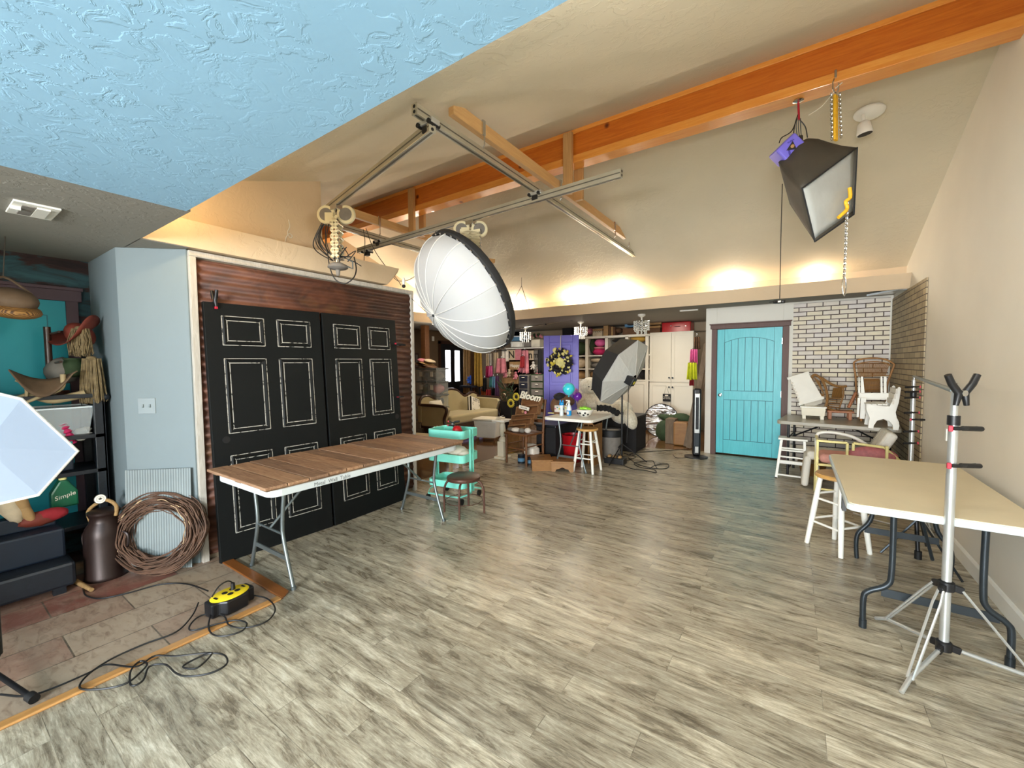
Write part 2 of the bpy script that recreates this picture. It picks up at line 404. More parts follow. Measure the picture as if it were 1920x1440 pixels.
n=NT('fur_white'); f=n.noise(n.coord(),38,6,.75); n.col(n.ramp(f,[(.3,lin((188,176,146))),(.7,lin((240,234,216)))])); n.set(.95,sheen=.3); n.bump(f,.5,.01)
n=NT('fur_black'); f=n.noise(n.coord(),60,6,.8); n.col(n.ramp(f,[(.4,lin((4,4,4))),(.8,lin((36,34,30)))])); n.set(.9); n.bump(f,1,.02)
plain('foil',(200,200,202),.18,1,var=.05); M['foil'].node_tree.nodes['Principled BSDF'].inputs['Metallic'].default_value=1
n=NT('foil_wrinkle'); f=n.noise(n.coord((1,1,2.5)),4,3,.5,2.2); n.col(lin((206,204,202))); n.set(.18,1); n.bump(f,1,.05)
plain('green_cloth',(44,62,32),.8,var=.3,scale=10)
plain('mesh_gray',(110,114,114),.6)
n=NT('ribbed_gray'); v=n.coord(); q=n.n('ShaderNodeTexWave'); q.inputs['Scale'].default_value=26; q.bands_direction='DIAGONAL'; n.l(n.coord((1,1,0)),q.inputs['Vector'])
n.col(n.mix(.5,n.ramp(q.outputs['Fac'],[(.3,lin((92,104,106))),(.7,lin((150,160,160)))]),n.ramp(n.noise(v,2,4),[(.3,lin((104,112,112))),(.7,lin((148,156,154)))]))); n.set(.7); n.bump(q.outputs['Fac'],.6,.003)
plain('twig',(92,66,50),.8,var=.35,scale=14)
plain('twig_pale',(188,158,120),.7,var=.2,scale=14)
plain('milk_can',(42,28,24),.4,.4,var=.25,scale=5)
plain('rope_tan',(150,118,74),.8,var=.2,scale=60)
plain('straw',(120,102,70),.85,var=.3,scale=40)
plain('hat_red',(110,42,26),.7,var=.15)
plain('leather_tan',(104,82,60),.7,var=.25,scale=9)
plain('bone',(170,150,112),.7,var=.2)
n=NT('teal_distress_shaded'); v=n.coord((1,1,4)); f=n.noise(v,2.4,6,.6,.6)
n.col(n.ramp(f,[(.34,lin((30,16,16))),(.44,lin((56,30,26))),(.50,lin((40,66,72))),(.64,lin((54,92,98)))])); n.set(.7)  # dark tones hold the alcove's shade in the paint colour
plain('turq_panel',(34,160,172),.55,var=.06,scale=2)
plain('casing_brown',(86,64,70),.6,var=.08)
def glassy(name,c,alpha,rough=.1):
    n=NT(name); n.col(lin(c)); n.set(rough,alpha=alpha); return n
glassy('clear_plastic',(200,206,206),.35,.15)
glassy('crystal',(235,235,228),.75,.08)
def emit(name,c,s):
    n=NT(name); n.b.inputs['Emission Color'].default_value=lin(c); n.b.inputs['Emission Strength'].default_value=s; n.col(lin(c)); return n
emit('window_glow',(246,250,255),6)
plain('switch_plate',(132,142,144),.4,var=.02)
plain('paper',(222,214,196),.7,var=.04)
plain('ink',(40,36,32),.8)
plain('cord_black',(16,16,17),.45)
plain('cord_gray',(80,72,62),.5)
plain('gold_yellow',(204,186,60),.6,var=.2,scale=20)
plain('pale_yellow',(226,216,140),.6,var=.15,scale=20)
plain('wreath_black',(18,16,20),.7)
for k,c in dict(cl_tan=(166,130,84),cl_brown=(96,66,42),cl_cream=(196,176,146),cl_pink=(206,126,136),cl_magenta=(186,30,86),cl_hot=(214,96,150),cl_red=(142,26,34),cl_blue=(90,134,166),cl_teal=(70,140,140),cl_plum=(84,48,84),cl_orange=(178,96,44),cl_navy=(26,28,44),cl_black=(20,18,20),cl_white=(214,206,194),cl_yellow=(196,200,36),cl_gold=(176,138,56),cl_gray=(120,114,106)).items():
    plain(k,c,.85,var=.16,scale=12,bump=.2)
# ---------------- setting ----------------
XR=1.06; YB=7.39; XC=-1.206   # right wall, door wall, left end of door wall
ZC=2.36                        # flat ceiling
def S(name,mb,mat,**k): return struct(mb.build(name,mat,**k))
# floors
S('floor',MB().add([(-2.70,-4.8,0),(XR,-4.8,0),(XR,YB,0),(XC,YB,0),(XC,7.5,0),(-2.3,7.25,0),(-3.3,6.6,0),(-3.9,5.6,0),(-3.95,4.9,0),(-3.99,4.4,0),(-3.99,1.33,0),(-2.70,1.33,0)],[tuple(range(12))]),'floor_vinyl')
S('floor_tile',MB().quad((-5.2,-4.8,0.001),(-2.70,-4.8,0.001),(-2.70,1.33,0.001),(-5.2,1.33,0.001)),'floor_tile')
S('floor_wood',MB().quad((-8.2,1.33,-.004),(XR,1.33,-.004),(XR,10,-.004),(-8.2,10,-.004)),'floor_brown')
S('trim_1',MB().box(-2.735,-2.68,-4.8,1.30,0,.014),'oak_trim_y',bev=.006)
S('trim_2',MB().prism([(-3.60,1.30),(-2.68,1.30),(-2.735,1.375),(-3.60,1.375)],(0,0,0),(1,0,0),(0,1,0),(0,0,.013)),'oak_trim_x',bev=.005)
# right wall (gable) with baseboard
S('wall_right',MB().prism([(-4.8,0),(9.8,0),(9.8,2.36),(7.3,2.36),(3.7,3.72),(-4.8,3.72)],(XR,0,0),(0,1,0),(0,0,1),(.1,0,0)),'wall_cream')
S('baseboard_right',MB().prism([(0,0),(-.016,0),(-.016,.095),(-.008,.108),(0,.112)],(XR,-4.8,0),(1,0,0),(0,0,1),(0,12.19,0)),'white_paint',bev=.002)
# door wall
m=MB(); m.box(XC,-1.045,YB,YB+.11,0,ZC); m.box(-.15,XR,YB,YB+.11,0,ZC); m.box(-1.045,-.15,YB,YB+.11,2.02,ZC)
S('wall_back',m,'wall_white',bev=.004)
S('wall_nook_side',MB().box(XC,XC+.1,YB+.11,9.8,0,ZC),'wall_white')
S('wall_nook_back',MB().box(-6.6,XC+.1,9.75,9.85,0,2.5),'wall_dark')
S('wall_door_backing',MB().box(-1.2,0,YB+.2,YB+.22,0,2.3),'wall_dark')
# teal door
d=bpy.data.objects.new('door_1',None); COL.objects.link(d); d.location=(-1.04,YB+.03,0); struct(d)
x0,x1,z0,z1=-1.038,-.157,.025,2.012; yf=YB+.025
MB().box(x0,x1,yf+.006,yf+.045,z0,z1).build('panel','teal_door',d)
fr=MB()  # stiles and rails proud of boards
sw=.105
fr.box(x0,x0+sw,yf,yf+.006,z0,z1); fr.box(x1-sw,x1,yf,yf+.006,z0,z1)
fr.box(x0+sw,x1-sw,yf,yf+.006,z0,z0+.22); fr.box(x0+sw,x1-sw,yf,yf+.006,.89,1.035)
N=16; top=[]
for i in range(N+1):
    t=i/N; top.append((x0+sw+(x1-x0-2*sw)*t, 1.80+.075*(1-(2*t-1)**2)))
fr.prism([(x1-sw,z1),(x0+sw,z1)]+top,(0,yf,0),(1,0,0),(0,0,1),(0,.006,0)); fr.build('frame','teal_door',d)
g=MB()
for i in range(8):
    x=x0+sw+(x1-x0-2*sw)*i/7
    t=i/7; zt=1.80+.075*(1-(2*t-1)**2)
    for a,b in ((.245,.89),(1.035,zt)): g.box(x-.004,x+.004,yf-.0012,yf+.01,a,b)
for zz in (z0+.22,.89,1.035): g.box(x0+sw,x1-sw,yf-.0012,yf+.01,zz-.004,zz+.004)
for i in range(N): g.bar((top[i][0],yf+.002,top[i][1]),(top[i+1][0],yf+.002,top[i+1][1]),.007,.008,up=(0,1,0))
g.bar((x0+sw,yf+.002,z0),(x0+sw,yf+.002,z1),.005,.007,up=(0,1,0)); g.bar((x1-sw,yf+.002,z0),(x1-sw,yf+.002,z1),.005,.007,up=(0,1,0))
g.build('groove','teal_groove',d)
MB().lathe([(.028,0),(.028,.006),(.011,.01),(.011,.03),(.024,.036),(.029,.048),(.024,.06),(.008,.064)],(x0+.055,yf,.965),(0,-1,0)).build('knob','chrome',d,smooth=True)
for z in (.25,1.0,1.80): MB().box(x1-.006,x1+.008,yf-.008,yf+.004,z-.045,z+.045).build('hinge','chrome',d)
# its casing
m=MB(); m.box(-1.115,-1.04,YB-.018,YB+.005,0,2.02); m.box(-.155,-.075,YB-.018,YB+.005,0,2.02)
m.box(-1.135,-.055,YB-.022,YB+.005,2.02,2.085); m.box(-1.15,-.042,YB-.034,YB+.005,2.085,2.103); m.box(-1.045,-1.036,YB,YB+.1,0,2.02); m.box(-.159,-.15,YB,YB+.1,0,2.02); m.box(-1.04,-.155,YB,YB+.1,2.012,2.02)
S('trim_3',m,'brown_trim',bev=.003)
# plant shelf along the back: slanted fascia + shelf + soffit + cove wall
ZT=2.476; ZL=2.312
m=MB(); m.prism([(6.39,ZT),(6.475,ZL),(6.50,ZL),(6.50,ZC),(6.66,ZC+.02),(6.66,ZT-.03),(6.42,ZT-.03)],(-5.9,0,0),(0,1,0),(0,0,1),(XR+5.9,0,0)); S('trim_4',m,'soffit_tan')
S('trim_5',MB().box(-5.98,XR,6.66,6.74,ZC,2.60),'soffit_tan')
m=MB(); m.prism([(-5.88,ZT),(-5.95,ZL),(-5.98,ZL),(-5.98,ZC),(-6.10,ZC),(-6.10,ZT-.03),(-5.90,ZT-.03)],(0,3.4,0),(1,0,0),(0,0,1),(0,3.1,0)); S('trim_6',m,'soffit_tan')
# sloped ceilings
zr=3.70
sl=lambda y: 2.593+.372*(6.66-y)
m=MB(); m.prism([(6.70,sl(6.70)),(3.72,sl(3.72)),(3.72,sl(3.72)+.1),(6.70,sl(6.70)+.1)],(-6.2,0,0),(0,1,0),(0,0,1),(XR+6.3,0,0)); S('ceiling_back_slope',m,'ceil_tan')
sn=lambda y: 3.69-.343*(3.65-y)
m=MB(); m.prism([(.90,sn(.90)),(3.74,sn(3.74)),(3.74,sn(3.74)+.1),(.90,sn(.90)+.1)],(-6.2,0,0),(0,1,0),(0,0,1),(XR+6.3,0,0)); S('ceiling_near_slope',m,'ceil_tan')
# flat ceilings
S('ceiling_flat_left',MB().box(-5.2,-2.80,-4.8,.945,ZC,ZC+.3),'ceil_flat')
S('ceiling_flat_column',MB().box(-4.9,-3.66,.94,1.215,ZC,ZC+.10),'ceil_flat')
S('ceiling_flat_right',MB().box(-2.80,XR,-4.8,.925,ZC-.004,ZC+.3),'ceil_daylit_blue')
S('wall_over_opening',MB().box(-6.2,XR,.85,.915,ZC+.01,2.80),'soffit_tan')
S('ceiling_under_shelf',MB().box(-6.0,XR,6.50,9.85,ZC,ZC+.04),'ceil_flat')
S('ceiling_west',MB().box(-8.2,-5.98,1.5,9.85,ZC+.03,ZC+.08),'ceil_flat')
# left wall with backdrop: wall plane behind panel
XL=-3.74
m=MB(); m.box(XL-.12,XL,1.24,3.42,0,ZC+.0); S('wall_left',m,'wall_dark')
m=MB(); m.box(-3.86,-3.73,.94,2.30,ZC+.01,3.4); S('wall_left_upper',m,'soffit_tan')
m=MB(); m.prism([(-3.60,2.545),(-3.648,ZC+.004),(-3.86,ZC+.004),(-3.86,2.50),(-3.63,2.50)],(0,.94,0),(1,0,0),(0,0,1),(0,2.17,0))
for i,p in enumerate(m.v):
    if p.y>3 and p.z<2.45: m.v[i].y-=.12
S('trim_7',m,'soffit_tan')
# diagonal column wall + alcove
m=MB(); m.add([(-4.055,.90,0),(-3.716,1.212,0),(-3.76,1.33,0),(-4.9,1.33,0),(-4.9,.90,0)]+[(-4.055,.90,ZC-.001),(-3.716,1.212,ZC-.001),(-3.76,1.33,ZC-.001),(-4.9,1.33,ZC-.001),(-4.9,.90,ZC-.001)],
 [(0,1,6,5),(1,2,7,6),(2,3,8,7),(3,4,9,8),(4,0,5,9),(0,4,3,2,1),(5,6,7,8,9)])
S('wall_column',m,'wall_daylit_blue',bev=.004)
S('wall_alcove',MB().box(-5.0,-4.82,-4.8,.92,0,ZC),'teal_distress_shaded')
# gable wall at the west + west wing walls
S('wall_gable',MB().prism([(2.0,ZC),(6.8,ZC),(6.8,2.6),(3.7,3.75),(2.0,3.2)],(-6.10,0,0),(0,1,0),(0,0,1),(-.06,0,0)),'soffit_tan')
m=MB(); X=-8.0
m.box(X-.1,X,1.5,8.29,0,2.4); m.box(X-.1,X,9.24,9.85,0,2.4); m.box(X-.1,X,8.29,9.24,2.05,2.4); S('wall_west',m,'wall_brown')
S('wall_north_west',MB().box(-8.1,-6.0,9.75,9.85,0,2.4),'wall_brown')
S('wall_west_end',MB().box(-8.1,-4.9,1.45,1.5,0,3.3),'wall_brown')
# entry door with two tall panes
d=bpy.data.objects.new('door_2',None); COL.objects.link(d); d.location=(X,8.75,0); struct(d)
m=MB(); xx=X-.05
p1=(fx(834,657,xx),fx(844,657,xx)); p2=(fx(851.5,657,xx),fx(861,657,xx))
ya,yb,yc,yd=p1[0].y,p1[1].y,p2[0].y,p2[1].y; zt=1.88; zb=1.0
for a,b,c_,e in ((8.29,ya,0,2.05),(yb,yc,zb,zt),(yd,9.24,0,2.05),(ya,yd,0,zb),(ya,yd,zt,2.05)): m.box(xx-.02,xx+.02,a,b,c_,e)
m.build('panel','black_wood',d)
for a,b in ((ya,yb),(yc,yd)): MB().box(xx-.006,xx,a,b,zb,zt).build('pane','window_glow',d)
m=MB(); m.box(X-.01,X+.02,8.20,8.29,0,2.12); m.box(X-.01,X+.02,9.24,9.33,0,2.12); m.box(X-.01,X+.02,8.20,9.33,2.05,2.14); S('trim_8',m,'dark_wood')
# wall behind the camera with two window openings
m=MB(); ys=-4.5
m.box(-5.2,-2.9,ys-.1,ys,0,3.2); m.box(-1.0,-.95,ys-.1,ys,0,3.2); m.box(.75,XR+.1,ys-.1,ys,0,3.2); m.box(-2.9,.75,ys-.1,ys,0,.6); m.box(-2.9,.75,ys-.1,ys,2.3,3.2)
S('wall_front',m,'wall_cream')
S('wall_added_blocker',MB().box(-5.0,-3.15,-.85,-.75,0,ZC),'wall_cream')  # added unseen stub wall, keeps window light off the alcove
# beam
b=T('ceiling_beam','long orange glulam ridge beam running across the vaulted ceiling','beam',(-2.7,3.74,3.38))
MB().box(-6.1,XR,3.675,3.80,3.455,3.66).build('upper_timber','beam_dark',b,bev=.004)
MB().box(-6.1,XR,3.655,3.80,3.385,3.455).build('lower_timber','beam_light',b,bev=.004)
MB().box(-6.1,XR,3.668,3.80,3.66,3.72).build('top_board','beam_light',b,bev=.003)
# brick print panels
a=onp(1487,600,1,YB-.012)
tag(MB().box(-.03,XR-.03,YB-.014,YB-.002,.02,2.33).build('brick_wallpaper_panel','brick_front'),'cream brick-pattern backdrop board covering the wall right of the teal door','backdrop')
tag(MB().box(XR-.014,XR-.002,5.66,YB-.02,.02,2.305).build('brick_wallpaper_panel','brick_side'),'darker tan brick-pattern backdrop board on the right side wall by the corner','backdrop')
# ================= LEFT SIDE =================
# corrugated rust backdrop with whitewashed frame
b=T('corrugated_metal_backdrop','rusty corrugated metal backdrop panel in a whitewashed wood frame on the left','backdrop',(-3.72,2.3,0))
y0,y1=1.268,3.354
def cor(u,v):
    y=y0+(y1-y0)*v; z=.04+(2.30-.04)*u; return Vector((-3.712+.007*math.sin(2*PI*z/.068),y,z))
MB().surf(cor,280,3).build('metal_sheet','rust_metal',b,smooth=True,solid=.002)
m=MB(); m.box(-3.735,-3.69,1.222,1.266,.0,2.31); m.box(-3.735,-3.69,3.355,3.392,.0,2.31); m.box(-3.735,-3.69,1.222,3.392,2.31,2.352)
m.box(-3.70,-3.685,1.222,3.392,2.315,2.325); m.build('frame','whitewash',b,bev=.003)
# black six panel doors
def black_door(yA,yB,label,xb=(-3.52,-3.54),rows=True):
    L=1.985; lean=.115
    r=T('panel_door',label,'door',((xb[0]+xb[1])/2-.02,(yA+yB)/2,0))
    def P(y,h,o=0):   # y along, h up the slab, o out toward the room
        t=(y-yA)/(yB-yA); xb_=xb[0]*(1-t)+xb[1]*t
        ca=math.sqrt(1-(lean/L)**2); return Vector((xb_-lean*h/L+o*ca, y, h*ca+o*lean/L+.003))
    def slab(ya,yb,ha,hb,o0,o1,m):
        m.add([P(ya,ha,o0),P(yb,ha,o0),P(yb,hb,o0),P(ya,hb,o0),P(ya,ha,o1),P(yb,ha,o1),P(yb,hb,o1),P(ya,hb,o1)],
              [(0,1,2,3),(7,6,5,4),(0,4,5,1),(1,5,6,2),(2,6,7,3),(3,7,4,0)])
    m=MB(); slab(yA,yB,0,L,-.035,0,m); m.build('slab','door_black',r,bev=.003)
    W=yB-yA; c1=(yA+.125*W,yA+.125*W+.335*W); c2=(yA+.575*W,yA+.575*W+.315*W)
    for ya,yb in (c1,c2):
        for ha,hb in ((.20,.80),(.975,1.555),(1.66,1.885)):
            m=MB(); e=MB(); k=.034
            # sloping moulding
            o=[P(ya,ha,.001),P(yb,ha,.001),P(yb,hb,.001),P(ya,hb,.001)]; mid=[P(ya+.012,ha+.012,.010),P(yb-.012,ha+.012,.010),P(yb-.012,hb-.012,.010),P(ya+.012,hb-.012,.010)]
            i_=[P(ya+k,ha+k,.002),P(yb-k,ha+k,.002),P(yb-k,hb-k,.002),P(ya+k,hb-k,.002)]
            m.add(o+mid+i_,[(a,(a+1)%4,(a+1)%4+4,a+4) for a in range(4)]+[(a+4,(a+1)%4+4,(a+1)%4+8,a+8) for a in range(4)]+[(8,9,10,11)])
            pn=m.build('raised_panel','door_black',r)
            for q in (o,i_):
                for a in range(4): e.bar(q[a],q[(a+1)%4],.006,.004,up=(1,0,0))
            for a in range(4): e.bar(mid[a]*.5+o[a]*.5,i_[a],.003,.004,up=(1,0,0))
            e.build('worn_edge','door_worn_edge',pn)
    return r,P
d1,P1=black_door(1.29,2.185,'black distressed six-panel door leaning on the rusty backdrop, the nearer one at left',(-3.555,-3.51))
d2,P2=black_door(2.205,3.085,'black distressed six-panel door leaning on the rusty backdrop, the farther one',(-3.505,-3.54))
MB().lathe([(.027,-.004),(.027,.0015)],P1(1.38,.93,.001),(1,0,.06)).build('knob_hole','black_rubber',d1)
MB().lathe([(.027,-.004),(.027,.0015)],P2(3.03,.93,.001),(1,0,.06)).build('knob_hole','black_rubber',d2)
def clamp(p,u,v,label,cat='clamp',sz=1.0,pads=True,group=None,spread=.55):
    """spring clamp: pivot at p, jaws along u, opening in plane u,v"""
    u=Vector(u).normalized(); v=Vector(v).normalized(); n=u.cross(v).normalized(); p=Vector(p)
    r=T('spring_clamp',label,cat,p,0,group)
    for s in (-1,1):
        m=MB(); a=p-u*.075*sz+v*s*.05*sz*spread*1.6; b_=p+v*s*.012*sz; c=p+u*.05*sz+v*s*.022*sz
        m.tube([a,a*.5+b_*.5+v*s*.006*sz,b_,c],[.012*sz,.013*sz,.014*sz,.009*sz],8)
        m.build('handle','black_plastic',r,smooth=True)
        if pads: MB().obox(c+u*.008*sz,(.018*sz,.018*sz,.018*sz),Matrix((u,v,n)).transposed()).build('jaw_pad','clamp_red',r,bev=.002)
    MB().cyl(p-n*.014*sz,p+n*.014*sz,.012*sz).build('spring','chrome',r,smooth=True)
    return r
clamp(P1(1.365,2.00,.0),(0,0,-1),(1,0,0),'black spring clamp with red pads gripping the top of the near black door')
clamp(P2(3.10,1.72,.01),(0,-1,.1),(1,0,0),'black spring clamp on the far edge of the far black door, upper one',sz=.9)
clamp(P2(3.075,1.14,.012),(0,-1,.0),(1,0,0),'small red-padded clamp on the far edge of the far black door, lower one',sz=.5)
# folding table with weathered plank top
def fold_legs(r,cx,cy,half,wd,h,mat='gray_steel',axis='y',wish=True,bow=.07):
    """two wishbone leg frames at +-half along axis"""
    for s in (-1,1):
        m=MB()
        for q in (-1,1):
            def pt(a,b,z): return (cx+b,cy+a,z) if axis=='y' else (cx+a,cy+b,z)
            m.tube(curve([pt(s*half,q*wd*.30,h),pt(s*half,q*wd*.24,h*.62),pt(s*half,q*wd*.26,h*.42),pt(s*half,q*wd*.40,0)],6),.0135,8)
            m.tube([pt(s*half,q*wd*.40,0),pt(s*half,q*wd*.40-.0*q,.02)],.017,8)
        m.tube([pt(s*half,-wd*.235,h*.5),pt(s*half,wd*.235,h*.5)],.008,6)
        m.obox(pt(s*half,0,h*.27) ,((wd*.62 if axis=='y' else .008),(.008 if axis=='y' else wd*.62),.03))
        m.tube([pt(s*half,0,h*.5),pt(s*(half-.36),0,h-.01)],.009,6)
        m.build('leg_frame',mat,r,smooth=True)
tb=T('folding_table','white folding table with gray legs standing in front of the black doors','table',(-3.05,2.05,0))
tx0,tx1,ty0,ty1=-3.38,-2.56,1.19,2.93
def ttop(x0,x1,y0,y1,z0,z1,c=.08,lip=.012):
    m=MB(); pts=[]
    for cx,cy,a0 in ((x1-c,y0+c,-90),(x1-c,y1-c,0),(x0+c,y1-c,90),(x0+c,y0+c,180)):
        for k in range(5): a=math.radians(a0+k*22.5); pts.append((cx+c*math.cos(a),cy+c*math.sin(a)))
    m.prism(pts,(0,0,z0),(1,0,0),(0,1,0),(0,0,z1-z0)); return m
# slightly yawed so its long side matches the wall
ttop(tx0+.03,tx1-.03,ty0+.02,ty1-.02,.695,.742,.07).build('tabletop','plastic_white',tb,bev=.006)
fold_legs(tb,-3.04,2.13,.72,.74,.70)
a=Vector((tx1-.029,1.62,.715)); text('handwriting','Metal  Wall  Table',.036,a,(0,1,0),(0,0,1),'mesh_gray',tb,ext=.0004)
pk=T('plank_tabletop','weathered brown plank board lying on the white folding table','plank board',(-2.97,2.05,.744))
n_=13
for i in range(n_):
    ya=ty0-.02+(ty1-ty0+.04)*i/n_; yb=ty0-.02+(ty1-ty0+.04)*(i+1)/n_-.007
    o_=R.uniform(-.012,.012); MB().box(tx0-.01+o_,tx1+.0+o_*.6,ya,yb,.758,.778+R.uniform(-.002,.003)).build('plank',['old_planks','old_planks_b','old_planks_c'][(i*5)%3],pk,bev=.004)
MB().box(tx0+.02,tx1-.02,ty0,ty1,.757,.762).build('gap_shade_sheet','ink',pk)  # added black sheet standing in for shade between the planks
for x in (tx0+.06,-2.97,tx1-.07): MB().box(x-.04,x+.04,ty0,ty1,.743,.758).build('batten','old_planks_y',pk)
# whitish worn stool + turquoise cart
st=T('round_stool','low round stool with brown metal seat and four bent legs by the cart','stool',(-2.73,3.14,0))
c=Vector((-2.73,3.13,0))
MB().lathe([(.0,.335),(.14,.335),(.165,.34),(.170,.355),(.168,.372),(.15,.382),(.0,.384)],c,n=36).build('seat','brown_metal',st,smooth=True)
for k in range(4):
    an=math.radians(28+90*k); e=Vector((math.cos(an),math.sin(an),0))
    MB().tube(curve([c+e*.10+Z*.33,c+e*.165+Z*.315,c+e*.20+Z*.24,c+e*.205+Z*.10,c+e*.205],6),.011,8).build('leg','brown_metal',st,smooth=True)
MB().tube([c+Vector((math.cos(math.radians(28+30*k))*.19,math.sin(math.radians(28+30*k))*.19,.13)) for k in range(12)],.004,6,closed=True).build('ring','brown_metal',st,smooth=True)
ct=T('utility_cart','turquoise three-tier metal utility cart beyond the plank table','cart',(-3.15,3.45,0))
cc=Vector((-3.13,3.42,0)); rz=rotm(0,0,math.radians(8))
def L(x,y,z): return cc+rz@Vector((x,y,z))
def tray(z,h,name='tray'):
    m=MB(); w,d=.235,.165
    def ring(k,zz,t=0):
        pts=[];c_=.05
        for cx,cy,a0 in ((w-c_,-d+c_,-90),(w-c_,d-c_,0),(-w+c_,d-c_,90),(-w+c_,-d+c_,180)):
            for q in range(5): a=math.radians(a0+q*22.5); pts.append(L(cx+(c_-t)*math.cos(a),cy+(c_-t)*math.sin(a),zz))
        return pts
    A=ring(0,z),ring(0,z+h),ring(0,z+h,.012),ring(0,z+.008,.012); n=20; vs=sum(A,[])
    fs=[(k*n+i,k*n+(i+1)%n,(k+1)*n+(i+1)%n,(k+1)*n+i) for k in range(3) for i in range(n)]+[tuple(range(n))[::-1],tuple(range(3*n,4*n))]
    m.add(vs,fs).build(name,'turq_metal',ct)
tray(.165,.07); tray(.44,.085); tray(.70,.085)
for x,y in ((-.235,-.02),(-.235,.03),(.235,-.02),(.235,.03)): MB().bar(L(x,y,.10),L(x,y,.79),.02,.02).build('post','turq_metal',ct,bev=.002)
for s in (-1,1): MB().tube(curve([L(s*.235,.005,.12),L(s*.26,-.08,.10),L(s*.2,-.2,.085)],5)+[L(-s*0,-.2,.085)],.009,8).build('base_rail','turq_metal',ct,smooth=True)
MB().tube([L(-.24,.19,.085),L(.24,.19,.085)],.009,8).build('base_rail','turq_metal',ct,smooth=True)
for x in (-.22,.22):
    for y in (-.18,.18): MB().cyl(L(x-.01,y,.035),L(x+.01,y,.035),.034).build('caster','black_rubber',ct,smooth=True)
r=T('storage_bag','crumpled white plastic bag in the middle tray of the turquoise cart','bag',L(.07,.0,.455))
for p,s in (((.06,0,.52),(.13,.10,.075)),((-.06,.02,.51),(.10,.09,.06)),((.15,-.02,.51),(.06,.08,.05))): MB().ball(L(*p),s,16,10,nz=.07).build('bulge','cushion_white',r,smooth=True)
r=T('cloth_bundle','bright red cloth bundle on the top tray of the turquoise cart','cloth',L(.08,-.02,.71))
MB().ball(L(.07,-.02,.765),(.055,.06,.055),12,8,nz=.14).build('fold','red_plastic',r,smooth=True); MB().ball(L(.13,-.0,.73),(.07,.03,.02),10,6,nz=.1).build('fold','red_dark',r,smooth=True)
clamp(L(-.04,.06,.82),(-.8,-.2,.1),(0,.2,1),'black and red clamp lying on the top tray of the turquoise cart',sz=1.0)
r=T('fabric_scrap','dark teal and black scraps in the bottom tray of the turquoise cart','cloth',L(.06,-.02,.175))
for p,s,mt in (((.12,-.02,.20),(.07,.06,.045),'turq_deep'),((.03,.05,.22),(.05,.04,.06),'cl_black'),((-.02,-.02,.19),(.06,.05,.02),'cl_black')): MB().ball(L(*p),s,8,6,nz=.2).build('scrap',mt,r)
# wooden benches behind the panel
def plank_bench(p0,p1,wd,h,label,nm='wooden_bench',mat='pale_planks'):
    p0=Vector(p0);p1=Vector(p1); r=T(nm,label,'bench',((p0+p1)/2).to_2d().to_3d()); d=(p1-p0).normalized(); s=Vector((-d.y,d.x,0))
    for k in range(3): MB().bar(p0+s*(k-1)*wd/3+Z*(h-.02),p1+s*(k-1)*wd/3+Z*(h-.02),wd/3-.006,.035).build('board',mat,r,bev=.003)
    for q in (.12,.88):
        e=p0.lerp(p1,q)
        for k in (-1,1): MB().bar(e+s*k*wd*.4+Z*(h-.04),e+s*k*wd*.42,.04,.04).build('leg',mat,r)
        MB().bar(e-s*wd*.4+Z*.14,e+s*wd*.4+Z*.14,.03,.05).build('stretcher',mat,r)
    return r
plank_bench((-4.95,4.15,0),(-3.84,4.42,0),.34,.46,'pale plank bench end standing behind the rusty backdrop')
# ================= LEFT ALCOVE =================
# light switch on the column
n_=Vector((.68,-.73,0)); uu=Vector((.73,.68,0))
q=Vector((-4.055,.90,0))+uu*.155; q.z=1.21
r=T('light_switch','white double switch plate on the pale column wall','switch',q)
Mx=Matrix((uu,n_,Z)).transposed()
MB().obox(q+n_*.004,(.115,.006,.115),Mx).build('plate','switch_plate',r,bev=.002)
for s in (-1,1): MB().obox(q+uu*s*.023+n_*.010,(.010,.014,.024),Mx@rotm(.3,0,0)).build('toggle','switch_plate',r,bev=.001)
q2=Vector((-4.055,.90,0))+uu*.24; q2.z=1.92
# ribbed gray sheet leaning on column
m=MB(); e0=Vector((-4.05,.895,0)); e1=Vector((-3.725,1.19,0))
m.add([e0+n_*.05,e1+n_*.05,e1+n_*.012+Z*.74,e0+n_*.012+Z*.74-uu*0],[(0,1,2,3)])
o=m.build('ribbed_mat','ribbed_gray',solid=.006); tag(o,'gray ribbed metal sheet leaning on the column behind the twig wreath','mat')
# grapevine wreath
wc=Vector((-3.815,1.005,.285)); wn=Vector((.60,-.78,.22)).normalized(); wu=wn.cross(Z).normalized(); wv=wu.cross(wn).normalized()
r=T('grapevine_wreath','large brown grapevine twig wreath leaning on the gray ribbed sheet','wreath',(-3.80,1.0,0))
RR=random.Random(3)
for k in range(95):
    R0=RR.uniform(.185,.285); ph=RR.uniform(0,6.28); tilt=RR.uniform(-.03,.03); off=RR.uniform(-.05,.05)*(1-abs(R0-.225)/.07*.6); pts=[]
    N=44; ln=RR.uniform(.7,1.0)
    e_=RR.uniform(-.035,.035); ph2=RR.uniform(0,6.28)
    for i in range(N+1):
        a=ph+2*PI*ln*i/N; rr=R0+e_*math.sin(a+ph2)+.004*math.sin(9*a+k)+.004*math.sin(5*a+2*k)
        pts.append(wc+(wu*math.cos(a)*1.10+wv*math.sin(a)*.97)*rr+wn*(off+.03*math.sin(a*1.5+k)))
    o=MB().tube(pts,RR.choice([.003,.0035,.004,.0055]),5).build('vine','twig',r,smooth=True)
